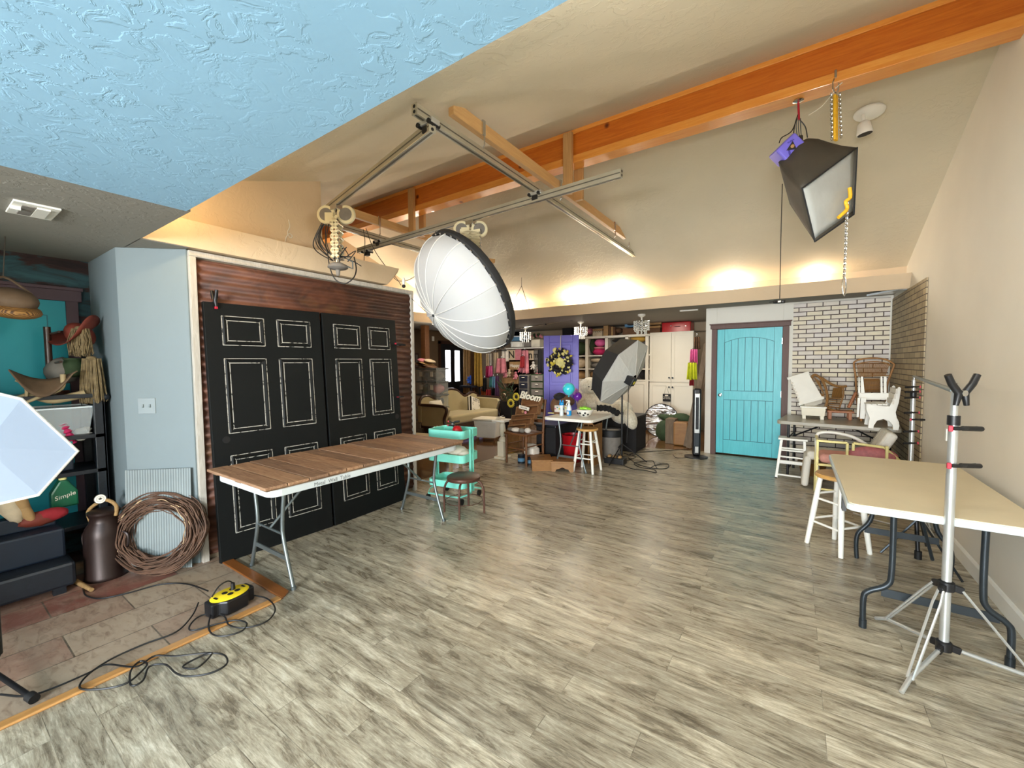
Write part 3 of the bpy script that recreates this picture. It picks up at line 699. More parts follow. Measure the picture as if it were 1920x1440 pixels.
for k in range(7):
    R0=RR.uniform(.20,.27); ph=RR.uniform(0,6.28); pts=[]
    for i in range(9):
        a=ph+.09*i; pts.append(wc+(wu*math.cos(a)+wv*math.sin(a))*(R0+.006*math.sin(i))+wn*.055)
    MB().tube(pts,.0028,5).build('pale_vine','twig_pale',r,smooth=True)
# milk can
mc=Vector((-4.06,.765,0))
r=T('milk_can','rusty brown metal milk can with rope handle and star tag by the black shelf','milk can',mc)
MB().lathe([(.118,.0),(.122,.012),(.116,.025),(.114,.30),(.105,.36),(.082,.40),(.076,.43),(.085,.455),(.088,.46)],mc,n=32).build('body','milk_can',r,smooth=True)
MB().lathe([(.06,.445),(.088,.46),(.090,.475),(.07,.485),(.03,.49),(.0,.49)],mc,n=28).build('lid','milk_can',r,smooth=True)
dd=Vector((.8,.6,0)).normalized(); dd=Vector((c_r.x,c_r.y,0)).normalized()
MB().tube(curve([mc-dd*.10+Z*.40,mc-dd*.11+Z*.47,mc-dd*.04+Z*.53,mc+dd*.03+Z*.55,mc+dd*.09+Z*.51,mc+dd*.085+Z*.44],6),.012,8).build('rope_handle','rope_tan',r,smooth=True)
for s in (-1,1): MB().tube(curve([mc+dd*s*.11+Z*.33,mc+dd*s*.16+Z*.30,mc+dd*s*.155+Z*.22,mc+dd*s*.115+Z*.20],5),.008,6).build('side_handle','milk_can',r,smooth=True)
bc=mc-Vector((0,0,0))+Z*.565-Vector((c_f.x,c_f.y,0)).normalized()*.02; nb=(CAM-bc).normalized()
bu=nb.cross(Z).normalized()*-1; bv=Vector((0,0,1))
b_=MB().lathe([(.034,0),(.034,.006),(.028,.008)],bc,nb,28).build('star_tag','ink',r,smooth=True)
MB().lathe([(.030,.0082),(.030,.0088)],bc,nb,28).build('tag_ring','paper',b_); MB().lathe([(.020,.0089),(.020,.0093)],bc,nb,28).build('tag_ring','ink',b_); MB().lathe([(.0185,.0094),(.0185,.0097)],bc,nb,28).build('tag_ring','paper',b_)
star=[(math.sin(k*PI/5)*(.014 if k%2==0 else .006),math.cos(k*PI/5)*(.014 if k%2==0 else .006)) for k in range(10)]
MB().prism(star,bc+nb*.0098,bu,bv,nb*.001).build('star','ink',b_)
# black bookshelf in alcove
sh=T('black_shelf','tall black shelf unit filling the dark alcove at the far left','shelf',(-4.5,.5,0))
sx0,sx1,sy0,sy1=-4.79,-4.36,-.70,.86
for x in (sx1-.02,sx0+.02):
    for y in (sy1-.03,sy0+.03): MB().box(x-.02,x+.02,y-.03,y+.03,0,1.33).build('post','black_wood',sh,bev=.003)
for z in (.32,.72,.985,1.29): MB().box(sx0,sx1,sy0,sy1,z-.02,z+.01).build('shelf_board','black_wood',sh,bev=.003)
MB().box(sx0,sx1,sy1-.012,sy1,.0,1.30).build('side_panel','black_wood',sh)
for x in (sx1-.01,): 
    MB().ball((x+.005,sy1+.005,1.27),.028,12,8).build('finial','black_wood',sh,smooth=True)
# stepped navy bench in front
bn=T('stepped_bench','dark navy stepped wooden bench in front of the black shelf','bench',(-4.2,.0,0))
MB().box(-4.34,-4.12,-.9,.58,.20,.40).build('upper_step','dark_blue',bn,bev=.015)
MB().box(-4.345,-3.97,-.9,.60,.04,.20).build('lower_step','black_wood',bn,bev=.02)
for y in (.52,-.2): MB().box(-4.03,-3.98,y-.03,y+.03,0,.05).build('foot','black_wood',bn)
MB().box(-4.34,-4.25,-.9,.56,.40,.50).build('back_rail','dark_blue',bn,bev=.01)
# painted turquoise door with brown casing on alcove wall
d=bpy.data.objects.new('door_3',None); COL.objects.link(d); d.location=(-4.81,.15,.2); struct(d)
a=fx(122,565,-4.80); y1=a.y; zt=a.z
MB().box(-4.82,-4.80,-1.3,y1,.3,zt).build('panel','turq_panel',d)
b_=fx(88,591,-4.80)
g=MB(); g.box(-4.80,-4.797,b_.y-.003,b_.y+.003,.9,b_.z); g.box(-4.80,-4.797,-1.3,b_.y,b_.z-.003,b_.z+.003); g.build('groove','teal_groove',d)
m=MB(); y2=fx(146,570,-4.80).y
m.box(-4.82,-4.785,y1,y2,.3,zt+.02); m.box(-4.82,-4.780,-1.3,y2+.02,zt,zt+.085); m.box(-4.82,-4.772,-1.3,y2+.03,zt+.085,zt+.11)
m.build('casing','casing_brown',d,bev=.003)
# things on the shelf
def hat(c,rx,ry,label,mat,M_,nm='cowboy_hat',crown=.10):
    c=Vector(c); r=T(nm,label,'hat',c); m=MB()
    def br(u,v):
        a=2*PI*u; k=.42+.58*v; x=rx*k*math.cos(a); y=ry*k*math.sin(a); z=(.09*abs(math.cos(a))**2*v**2); return c+M_@Vector((x,y,z))
    m.surf(br,32,6,cu=True); m.build('brim',mat,r,smooth=True,solid=.006)
    m=MB(); m.ball(c,(rx*.46,ry*.48,crown),20,10,M=M_); m.build('crown',mat,r,smooth=True); return r
hp=fx(150,628,-4.52); hat(hp,.185,.15,'rust-red felt cowboy hat on top of the alcove shelf items','hat_red',rotm(.55,-.35,.5))
# wooden prop post that carries hats and brooms
sp=T('coat_rack','dark wooden rack standing on the shelf behind the brooms and hat','rack',(-4.58,.62,1.30))
MB().cyl((-4.60,.62,1.30),(-4.60,.62,1.80),.02).build('pole','dark_wood',sp,smooth=True); MB().cyl((-4.60,.62,1.30),(-4.60,.62,1.325),.10).build('base','dark_wood',sp,smooth=True)
for z in (1.52,1.74): MB().cyl((-4.66,.62,z),(-4.46,.66,z+.02),.008).build('peg','dark_wood',sp,smooth=True)
def whisk(top,bot,w0,w1,label,n=90,wav=.01,nm='straw_broom'):
    top=Vector(top);bot=Vector(bot); r=T(nm,label,'broom',top); d=(bot-top); s=Vector((c_r.x,c_r.y,0)).normalized(); f_=Vector((c_f.x,c_f.y,0)).normalized(); m=MB(); q=random.Random(5)
    for k in range(n):
        a=q.uniform(-1,1); b=q.uniform(-1,1); p0=top+s*a*w0*.5+f_*b*.02; p1=bot+s*a*w1*.5+f_*b*.035+Vector((0,0,q.uniform(-.02,.02)))
        m.tube([p0,p0.lerp(p1,.5)+s*q.uniform(-wav,wav),p1],[.0035,.0035,.0028],4)
    m.build('bristles','straw',r); MB().ball(top,(w0*.45,.03,.02),12,6).build('binding','straw',r,smooth=True); return r
t0=fx(171,672,-4.40); t1=fx(175,752,-4.40); whisk(t0,t1,.115,.165,'flat straw broom head hanging in front of the alcove shelf',150)
t0=fx(150,616,-4.42); t1=fx(152,664,-4.42); r=whisk(t0,t1,.10,.13,'tousled pale straw bundle tucked under the red hat',120,.03,'straw_bundle')
# leather helmet-like basket at far left edge
p=fx(18,566,-4.30); r=T('leather_basket','brown leather and wicker basket hanging at the far left edge','basket',p+Z*.0)
MB().ball(p+Z*.01,(.15,.12,.085),20,12,M=rotm(.1,.15,.6)).build('shell','leather_tan',r,smooth=True)
MB().ball(p-Z*.05,(.165,.13,.055),20,10,M=rotm(.1,.25,.6)).build('woven_rim','wicker',r,smooth=True)
MB().tube(curve([p+Vector((0,-.1,.06)),p+Vector((0,-.02,.16)),p+Vector((0,.1,.06))],6),.008,6).build('handle','leather_tan',r,smooth=True)
MB().tube([p+Vector((0,-.02,.16)),(p.x,p.y,ZC)],.003,6).build('hanging_cord','cord_gray',r)
# driftwood / antlers and hide on the top shelf
def stick(pts,r0,r1,label,nm,mat,X=-4.38):
    P_=[fx(x,y,X+dx) for x,y,dx in pts]; n=len(P_)
    r=T(nm,label,'branch',P_[0]); C_=curve(P_,5); MB().tube(C_,[r0+(r1-r0)*i/(len(C_)-1) for i in range(len(C_))],8).build('stem',mat,r,smooth=True); return r
stick([(15,758,0),(55,742,-.03),(100,750,-.04),(160,738,-.02)],.02,.03,'gnarled bone-coloured branch lying across the top of the alcove shelf','driftwood','bone')
stick([(48,755,.02),(80,742,.02),(115,728,0),(118,702,0)],.010,.016,'pale forked stick resting on the shelf edge under the hide','driftwood','bone')
stick([(30,712,0),(48,722,0),(50,745,0)],.012,.009,'short curved antler at the left of the shelf top','antler','bone')
def hide(u,v):
    x=16+(145-16)*u; y=693+18*math.sin(u*3.0)+ (34*math.sin(PI*min(1,u*1.05)))*v; return fx(x,y,-4.42+.10*v+.02*math.sin(6*u))
o=MB().surf(hide,16,6).build('animal_hide','leather_tan',smooth=True,solid=.008); tag(o,'tan and cream animal hide draped on top of the alcove shelf','hide')
p=fx(137,690,-4.55); r=T('glass_jar','dim glass jar standing behind the hide and straw broom','jar',p-Z*.07); MB().lathe([(.05,-.07),(.07,-.05),(.07,.03),(.05,.06),(.055,.075)],p,n=20).build('body','green_cloth',r,smooth=True)
r=T('canvas_sack','gray-green canvas sack slumped behind the hide on the shelf top','sack',fx(118,700,-4.60)); MB().ball(fx(118,695,-4.60),(.10,.10,.10),14,9,nz=.05).build('sack_body','cl_gray',r,smooth=True)
# clear tub
p0=fx(90,865,-4.42); r=T('plastic_tub','clear plastic tub holding red tinsel and white cloth on the middle shelf','tub',(-4.55,.45,1.0))
ya,yb=fx(40,800,-4.40).y,fx(178,800,-4.40).y
m=MB(); z0,z1=.995,1.20
A=[(-4.74,ya+.03,z0),(-4.43,ya+.03,z0),(-4.43,yb-.03,z0),(-4.74,yb-.03,z0),(-4.76,ya,z1),(-4.40,ya,z1),(-4.40,yb,z1),(-4.76,yb,z1)]
m.add(A,[(0,3,2,1),(0,1,5,4),(1,2,6,5),(2,3,7,6),(3,0,4,7)]).build('bin','clear_plastic',r,solid=.003)
MB().tube([A[4],A[5],A[6],A[7]],.006,6,closed=True).build('rim','clear_white',r)
r=T('tinsel_garland','crimson tinsel garland spilling inside the clear tub','garland',(-4.5,.55,1.01)); cp=curve([fx(118,795,-4.44),fx(128,812,-4.435),fx(136,830,-4.45)],8)
MB().tube(cp,[.022+.006*math.sin(i*2.1) for i in range(len(cp))],8).build('strand','cl_magenta',r,smooth=True)
r=T('white_gloves','crumpled white cloth inside the right of the clear tub','cloth',fx(155,828,-4.48)); 
for a,b in ((150,810),(160,806),(165,815),(152,820)): MB().ball(fx(a,b,-4.46),(.03,.035,.025),10,7,nz=.2).build('fold','cushion_white',r,smooth=True)
# green bottle
p=fx(120,948,-4.22); z0=.735
r=T('spray_bottle','dark green cleaner jug with a pale cap on the lower alcove shelf','bottle',(-4.40,p.y,.73))
yb=fx(120,930,-4.40).y; m=MB(); prof=[(-.07,0),(.07,0),(.07,.11),(.035,.17),(.022,.20),(-.022,.20),(-.06,.13),(-.07,.11)]
zc=fx(120,950,-4.40).z
m.prism(prof,(-4.44,yb,zc),(0,1,0),(0,0,1),(.07,0,0)); m.build('bottle_body','green_bottle',r,bev=.012); MB().cyl((-4.405,yb,zc+.20),(-4.405,yb,zc+.225),.022).build('cap','pale_yellow',r,smooth=True)
text('label_text','Simple',.042,(-4.366,yb+.0,zc+.085),(0,1,.25),(0,-.25,1),'paper',r,ext=.0005,shear=.2)
r=T('cloth_bundle','tan and white cloths bundled on the low bench top at far left','cloth',fx(30,985,-4.25))
for a,b,s,mt in ((22,955,(.03,.05,.10),'cl_cream'),(38,940,(.03,.035,.10),'cl_tan'),(50,960,(.03,.03,.08),'cl_tan')): MB().ball(fx(a,b,-4.24),s,12,8,M=rotm(.3,0,0),nz=.08).build('fold',mt,r,smooth=True)
r=T('cloth_bundle','rust and dark red cloth bundle beside the green jug','cloth',fx(80,980,-4.27)); 
for a,b,s,mt in ((72,973,(.04,.10,.05),'hat_red'),(95,965,(.04,.09,.045),'cl_red')): MB().ball(fx(a,b,-4.26),s,14,8,nz=.07).build('fold',mt,r,smooth=True)
r=T('storage_box','teal storage box on the shelf above the green jug','box',(-4.55,.45,.735)); ya,yb=fx(90,890,-4.40).y,fx(142,890,-4.40).y
MB().box(-4.74,-4.42,ya,yb,.735+.13,.735+.22).build('box_body','turq_deep',r,bev=.01)
MB().box(-4.74,-4.43,ya,yb,.735,.735+.128).build('lower_box','dark_blue',r,bev=.01)
# wooden toggle / rope bit on tiles
a=fz(142,1090,.015); b_=fz(172,1106,.015); r=T('rope_piece','short tan rope end lying on the tiles by the bench foot','rope',a-Z*.015); MB().tube([a,b_],[.016,.013],8).build('strand','rope_tan',r,smooth=True)
# cable reel
rc=Vector(fz(430,1122,.05)); rc.z=0
r=T('cable_reel','black extension cord reel with yellow socket face lying on the tile edge','cord reel',rc)
u=(fz(470,1092,.1)-fz(388,1130,.1)); u.z=0; L_=u.length*.98; u.normalize(); v=Vector((-u.y,u.x,0)); Mr=Matrix((u,v,Z)).transposed(); cen=(fz(470,1092,.1)+fz(388,1130,.1))/2; cen.z=0
m=MB(); poly=[(-.5*L_,-.045),(-.35*L_,-.045),(-.24*L_,-.085),(.24*L_,-.085),(.36*L_,-.045),(.5*L_,-.045),(.5*L_,.045),(.36*L_,.045),(.24*L_,.085),(-.24*L_,.085),(-.35*L_,.045),(-.5*L_,.045)]
m.prism(poly,cen+Z*.004,u,v,Z*.088); m.build('housing','black_plastic',r,bev=.01)
m=MB(); 
def el(t,z,rx=.108,ry=.078,c0=cen): return [c0+u*rx*math.cos(2*PI*i/32)+v*ry*math.sin(2*PI*i/32)+Z*z for i in range(32)]
A=el(0,.092)+el(0,.099,.100,.070)+[cen+Z*.099]; m.add(A,[(i,(i+1)%32,32+(i+1)%32,32+i) for i in range(32)]+[(32+i,32+(i+1)%32,64) for i in range(32)]); m.build('socket_face','yellow_plastic',r,smooth=True)
for a,b in ((-.02,.018),(.028,.024),(-.008,-.022),(.036,-.016)): MB().lathe([(.016,0),(.016,.002)],cen+u*a+v*b+Z*.0985,Z,16).build('socket','black_rubber',r)
for a,b in ((-.080,0),(.080,.0)): MB().obox(cen+u*a+v*b+Z*.0995,(.012,.035,.002),Mr).build('slot','black_rubber',r)
q=cen+u*.03+v*.02; MB().cyl(q+Z*.099,q+Z*.14,.014,.010).build('plug','black_plastic',r,smooth=True)
MB().tube(curve([q+Z*.14,q+Z*.165-u*.03,q-u*.08+Z*.155,q-u*.12+Z*.11],6),.004,6).build('plug_cord','cord_black',r,smooth=True)
def cord(pts,label,rad=.0045,mat='cord_black',nm='extension_cord',n=8,z=.006):
    P_=[]
    for i,p in enumerate(pts):
        zz=z+(p[2] if len(p)>2 else 0); P_.append(fz(p[0],p[1],zz))
    o=MB().tube(curve(P_,n),rad,6).build(nm,mat,smooth=True); tag(o,label,'cord'); return o
cord([(390,1108,.04),(350,1095),(300,1096),(240,1112),(190,1122),(162,1117),(156,1103)],'black cord running from the cord reel across the tiles to the milk can')
cord([(372,1130,.02),(360,1155),(330,1185),(270,1208),(210,1235),(165,1265),(150,1290),(190,1292),(235,1282),(262,1262),(276,1245),(262,1240),(245,1258),(246,1285),(268,1276),(280,1250),(310,1246),(330,1262),(352,1268),(395,1262),(425,1245),(420,1228),(390,1226),(350,1244),(345,1252),(370,1252),(396,1228),(390,1224),(330,1230),(290,1230),(255,1250),(200,1246),(165,1262),(100,1290),(50,1305),(0,1302)],'long black cord looping over the wood floor strip at lower left',z=.020,n=6)
cord([(465,1115,.01),(500,1122),(516,1142),(500,1165),(460,1177),(430,1172),(420,1155),(395,1150),(370,1158),(355,1175),(362,1182),(400,1172),(440,1163),(462,1168),(455,1182),(425,1192),(400,1190),(391,1175),(395,1152,.01)],'black cord loops trailing from the cord reel onto the plank floor',z=.020,n=6)
# near softbox (white octagon) at the far left + its tripod foot
q0=Vector((-1.65,.40,1.10)); 
def pd(x,y,D):
    d=ray(x,y); return CAM+d*(D/d.length)
cor=[pd(-190,760,1.95),pd(-70,722,1.90),pd(40,748,1.86),pd(146,846,1.84),pd(72,928,1.86),pd(-70,960,1.90),pd(-185,905,1.95)]
r=T('umbrella_softbox','white octagonal umbrella softbox cut off by the left photo edge','softbox',(-1.95,.30,.0))
cc_=sum(cor,Vector())/len(cor); bk=cc_+(ray(-60,845).normalized())*.30
N=len(cor); m=MB(); m.add(cor+[cc_+(CAM-cc_).normalized()*.03],[(i,(i+1)%N,N) for i in range(N)]); m.build('diffuser','white_silk',r)
m=MB(); m.add(cor+[bk],[((i+1)%N,i,N) for i in range(N)]); m.build('shell','black_fabric',r,solid=.003)
MB().tube(cor,.004,6,closed=True).build('edge_binding','cushion_white',r)
fb=Vector((bk.x,bk.y,0)); MB().tube([bk,(bk.x,bk.y,.55)],.014,10).build('pole','black_metal',r,smooth=True)
ft=fz(62,1310,.02); ft.z=.022
hub=Vector((bk.x,bk.y,.55)); f1=fz(0,1268,.05)
l=(ft-f1).normalized()
MB().tube([ft,ft-l*1.1 if (ft-l*1.1).z>0 else ft-l*.6],.011,8).build('leg','black_metal',r,smooth=True)
for an in (200,320): e=fb+Vector((math.cos(math.radians(an)),math.sin(math.radians(an)),0))*.5; e.z=.012; MB().tube([hub,e],.011,8).build('leg','black_metal',r,smooth=True)
MB().cyl(ft-l*.03,ft+l*.012,.02).build('rubber_foot','black_rubber',r,smooth=True)
# ceiling vent
a=[fz(x,y,ZC-.001) for x,y in ((22,403),(36,372),(104,385),(88,408))]
cx=sum(a,Vector())/4; r=T('ceiling_vent','small white register vent on the gray flat ceiling','vent',cx)
MB().box(cx.x-.14,cx.x+.14,cx.y-.085,cx.y+.085,ZC-.012,ZC-.001).build('frame','white_paint',r,bev=.003)
MB().box(cx.x-.10,cx.x+.10,cx.y-.05,cx.y-.005,ZC-.018,ZC-.012).build('louver','cl_gray',r); MB().box(cx.x-.10,cx.x+.10,cx.y+.0,cx.y+.05,ZC-.02,ZC-.012).build('louver','white_paint',r)
MB().box(cx.x+.03,cx.x+.045,cx.y-.085,cx.y-.05,ZC-.03,ZC-.012).build('lever','white_paint',r)
# ================= BACK STORAGE + WEST WING =================
def pdp(x,y,D): return CAM+ray(x,y)*(D/FPX)
def zup(x,y,base): # height where the vertical over base meets photo row y
    P=Vector(base); lo,hi=-.5,4
    for _ in range(40):
        mid=(lo+hi)/2; q=Vector((P.x,P.y,mid))-CAM; yy=720-FPX*q.dot(c_u)/q.dot(c_f)
        if yy>y: lo=mid
        else: hi=mid
    return lo
# Victorian sofa: faces +x, back plane at X=-6.33
sf=T('camelback_sofa','tan upholstered sofa with dark carved wood frame and humped back','sofa',(-6.0,6.9,0))
XB=-6.33
crest=[(789,760),(789,752),(794,744.5),(804,742.5),(815,747.5),(825,744),(831,736),(840,731),(848,729.8),(858,732),(865,738),(872,742.5),(880,739),(886,735.8),(893,737.5),(898,744),(900,752)]
cp=[fx(x,y,XB) for x,y in crest]
cs=curve(cp,4)
m=MB(); poly=[(p.y,p.z-.02) for p in cs]; poly=[(cs[0].y,.30)]+poly+[(cs[-1].y,.30)]
m.prism(poly,(XB,0,0),(0,1,0),(0,0,1),(-.10,0,0)); m.build('backrest','sofa_fabric',sf,bev=.01)
MB().tube([p+Vector((-.03,0,0)) for p in cs],.033,8).build('crest_rail','dark_wood',sf,smooth=True)
yA,yB_=5.98,7.80
m=MB(); m.box(XB,-5.62,yA+.10,yB_-.10,.27,.46); m.build('seat','sofa_fabric',sf,bev=.05,bseg=4)
m=MB(); m.box(XB-.08,-5.66,yA+.04,yB_-.04,.17,.275); m.build('seat_rail','dark_wood',sf,bev=.015)
for y,s in ((yA,-1),(yB_,1)):
    pr=[(-6.35,.30),(-5.72,.30),(-5.70,.50),(-5.66,.66),(-5.62,.78),(-5.66,.84),(-5.80,.85),(-6.35,.86)]
    pr=[(a,b*(.76 if s<0 else .82)) for a,b in pr]; ka=.76 if s<0 else .82
    m=MB(); m.prism(pr,(0,y,0),(1,0,0),(0,0,1),(0,-s*.11,0)); m.build('armrest','sofa_fabric',sf,bev=.02)
    MB().tube(curve([(-6.36,y,.87*ka),(-5.85,y,.87*ka),(-5.66,y,.84*ka),(-5.64,y,.72*ka),(-5.70,y,.52*ka),(-5.66,y,.25)],5),.032,8).build('arm_trim','dark_wood',sf,smooth=True)
for x in (-6.3,-5.72):
    for y in (6.06,7.72): MB().lathe([(.018,0),(.03,.03),(.022,.07),(.045,.13),(.05,.18)],(x,y,0),n=14).build('leg','dark_wood',sf,smooth=True)
def pillow(c,w,h,t,M_,mat,label,nm='throw_pillow'):
    r=T(nm,label,'pillow',c)
    def fn(u,v):
        a=2*u-1;b=2*v-1; k=(1-a**4)*(1-b**4); return Vector((a*w/2*(1-.06*(1-b*b)*0),b*h/2,t/2*k**.5))
    m=MB(); m.surf(lambda u,v:Vector(c)+M_@fn(u,v),11,11); m.surf(lambda u,v:Vector(c)+M_@Vector((fn(u,v).x,fn(u,v).y,-fn(u,v).z)),11,11)
    m.build('cushion',mat,r,smooth=True); return r
Mp=Matrix(((0,0,1),(1,0,0),(0,1,0)))   # pillow x->+y, y->+z, normal->+x
pc=fx(819,764,-6.12); pillow(pc,.36,.30,.12,rotm(0,0,0)@Mp@rotm(-.35,0,0),'paper','cream pillow lying against the left arm of the tan sofa')
text('pillow_text','LIFE',.07,pc+Vector((.075,.06,.0)),(0,1,-.3),(-.35,.3,1),'ink',[o for o in bpy.data.objects if o.name.startswith('throw_pillow')][0],ext=.0005)
pc=fx(889,760,-6.05); r=pillow(pc,.40,.40,.13,Mp@rotm(-.3,0,-.35),'paper','cream and black lettered pillow leaning in the right corner of the tan sofa')
Mq=Mp@rotm(-.3,0,-.35)
for i,t in enumerate(("LET'S",'CAMP','OUT')): text('pillow_text',t,.105,pc+Mq@Vector((.0,.10-.105*i,.066-.004*i)),Mq@Vector((1,0,0)),Mq@Vector((0,1,0)),'ink',r,ext=.0005)
MB().obox(pc+Mq@Vector((-.17,0,0)),(.03,.34,.10),Mq).build('dark_side','ink',r,bev=.01)
r=T('plastic_bag','bright blue plastic bag lying under the tan sofa','bag',(-5.75,6.6,0))
for x,y,s in ((-5.60,6.45,(.10,.16,.06)),(-5.68,6.72,(.10,.16,.07)),(-5.55,6.9,(.09,.12,.05))): MB().ball((x,y,s[2]*.9),s,12,8,nz=.1).build('bulge','bright_blue',r,smooth=True)
# stacked clear bins behind the sofa's left end
bins=[(779,799),(800,818)]; rowsy=[(690,708),(711,730),(733,752),(755,775),(778,798)]
YB_=6.35
first=None; names=[['top','rosy cloth'],['second','green cloth'],['third','gray cloth'],['fourth','brown cloth'],['bottom','dark cloth']]
mats=['cl_brown','green_cloth','cl_gray','cl_pink','cl_navy']
for ci,(a,b) in enumerate(bins):
    P0=fy(a,700,YB_);P1=fy(b,700,YB_); w_=P1.x-P0.x; top=fy(a,690,YB_).z; hgt=top/5
    for k in range(5):
        z1=top-k*hgt; z0=z1-hgt; xc=(P0.x+P1.x)/2
        r=T('storage_bin','clear labelled storage bin, %s of the %s stack left of the sofa'%(names[k][0],('left','right')[ci]),'bin',(xc,YB_+.18,z0),0,'clear bins stacked left of the sofa')
        MB().box(xc-w_/2+.015,xc+w_/2-.015,YB_+.01,YB_+.38,z0+.003,z1-.035).build('tub','clear_plastic',r,bev=.01)
        MB().box(xc-w_/2+.004,xc+w_/2-.004,YB_,YB_+.39,z1-.035,z1-.003).build('lid','mesh_gray',r,bev=.004)
        MB().ball((xc,YB_+.2,z0+hgt*.40),(w_*.42,.15,hgt*.36),10,8,nz=.08).build('contents',mats[(k+2*ci)%5],r,smooth=True)
        MB().box(xc-.045,xc+.045,YB_-.004,YB_+.0,z0+hgt*.35,z0+hgt*.72).build('label_card','paper',r)
zt=fy(779,690,YB_).z
r=T('fabric_pile','pile of peach and brown fabrics on top of the clear bins','fabric',fy(795,690,YB_))
for px_,py_,s,mt in ((790,684,(.20,.14,.03),'cl_brown'),(806,686,(.2,.15,.035),'cl_brown'),(793,676,(.13,.12,.04),'cl_pink'),(806,677,(.14,.12,.035),'cl_cream'),(800,681,(.2,.14,.03),'cl_tan')):
    p=fy(px_,py_,YB_+.12); p.z=max(p.z,zt+.03); MB().ball(p,s,14,8,M=rotm(0,.25,0),nz=.09).build('fold',mt,r,smooth=True)
# wooden post
p=fz(792,616,2.3); MB_=MB().box(-7.16,-7.02,6.78,6.92,0,ZC+.03); o=MB_.build('timber_post','brown_wood',bev=.006); tag(o,'orange-brown timber post standing beyond the clear bins','post')
def frame_pic(x0,x1,y0,y1,X,label,mat,nm='framed_picture'):
    a=fx(x0,y0,X);b=fx(x1,y1,X); r=T(nm,label,'picture',(X,(a.y+b.y)/2,b.z)); MB().box(X,X+.02,a.y,b.y,b.z,a.z).build('frame','dark_wood',r,bev=.003); MB().box(X+.02,X+.023,a.y+.04,b.y-.04,b.z+.04,a.z-.04).build('picture',mat,r); return r
frame_pic(776,785,662,690,-8.0,'narrow pale picture hanging on the west wall left of the timber post','cl_gray'); frame_pic(796,804,658,682,-8.0,'dark framed picture hanging on the west wall right of the timber post','cl_gray')
a=fx(812,635,-7.99); o=MB().box(-8.0,-7.985,a.y-.04,a.y+.04,a.z-.06,a.z+.06).build('wall_switch','white_paint'); tag(o,'tiny white switch plate on the brown wall left of the entry door','switch')
# hanging garments
def garment(x0,x1,yt,yb,Y,mat,label,nm='hanging_garment',fl=.15,cat='clothing',folds=3,group=None,dz=.035,rail=None):
    a=fy(x0,yt,Y); b=fy(x1,yt,Y); c=fy(x0,yb,Y); d=fy(x1,yb,Y); r=T(nm,label,cat,((a.x+b.x)/2,Y,c.z),0,group)
    ph=R.uniform(0,6)
    def fn(u,v):
        w=1+fl*v; x=(a.x+b.x)/2+(b.x-a.x)*(u-.5)*w; z=a.z+(c.z-a.z)*v*(1+.02*math.sin(u*9+ph)); return Vector((x,Y+dz*(.3+.7*v)*math.sin(2*PI*folds*u+ph),z))
    MB().surf(fn,18,9).build('cloth',mat,r,smooth=True,solid=.006)
    mx=(a.x+b.x)/2
    MB().tube(curve([(a.x+.01,Y,a.z-.005),(mx,Y,a.z+.02),(b.x-.01,Y,b.z-.005)],4)+[],.004,6).build('hanger','cord_gray',r)
    MB().tube(curve([(mx,Y,a.z+.02),(mx,Y,a.z+.05),(mx+.012,Y,a.z+.065)],4),.003,6).build('hook','chrome',r)
    return r
G1='fabric lengths hanging behind the sofa'
garment(869,882,652,738,8.6,'cl_tan','long light tan fabric length, leftmost behind the sofa',group=G1,nm='hanging_fabric')
garment(881,890,656,732,8.62,'cl_brown','narrow brown fabric length hanging beside the light tan one',group=G1,nm='hanging_fabric')
garment(888,902,654,724,8.58,'cl_gold','golden tan fabric length hanging right of the narrow brown one',group=G1,nm='hanging_fabric')
r=T('timber_post','pale square timber stud between the hanging fabrics','post',(fy(885,700,8.7).x,8.7,0)); MB().box(fy(885,700,8.7).x-.05,fy(885,700,8.7).x+.05,8.66,8.74,0,ZC).build('stud','lumber_z',r)
G2='clothes on the rail behind the sofa'
for x0,x1,yt,yb,mat,lab in ((911,916,663,686,'cl_cream','cream blouse on the rail, upper left'),(916,922,663,686,'cl_white','white striped blouse on the rail, second from upper left'),(911,918,686,708,'cl_magenta','magenta skirt hanging below the cream blouse'),(917,924,686,706,'cl_hot','pink skirt hanging right of the magenta skirt'),(905,913,709,734,'cl_black','black trousers hanging low left on the rail'),(917,922,706,726,'cl_teal','teal top hanging below the pink skirt'),(922,929,706,727,'cl_blue','blue top hanging right of the teal top'),(900,912,728,750,'cl_orange','orange cloth hanging low beside the sofa arm'),(912,921,730,750,'cl_red','dark red cloth hanging right of the orange one'),(921,931,728,750,'cl_black','black cloth hanging low at the rail end'),(929,936,705,745,'cl_plum','plum dress hanging at the right end of the rail'),(925,934,661,700,'cl_cream','cream dress with black ruffle on the rail'),(932,948,672,700,'cl_pink','pale pink patterned dress, widest on the rail'),(941,953,656,678,'cl_white','small white top hanging from the white shelf end'),(978,990,657,700,'cl_pink','pink floral dress hanging from the white shelf'),(976,984,668,690,'cl_red','red and white dress behind the pink floral one'),(1008,1020,655,700,'cl_black','black and red cape hanging beside the purple door')):
    garment(x0,x1,yt,yb,8.85+R.uniform(-.12,.1),mat,lab,group=G2,folds=2,fl=.1 if x1-x0<14 else .3)
a=fy(903,659,8.9); b=fy(950,657,8.9); o=MB().tube([a,b],.012,8).build('clothes_rail','black_metal'); tag(o,'dark metal clothes rail behind the sofa','rail')
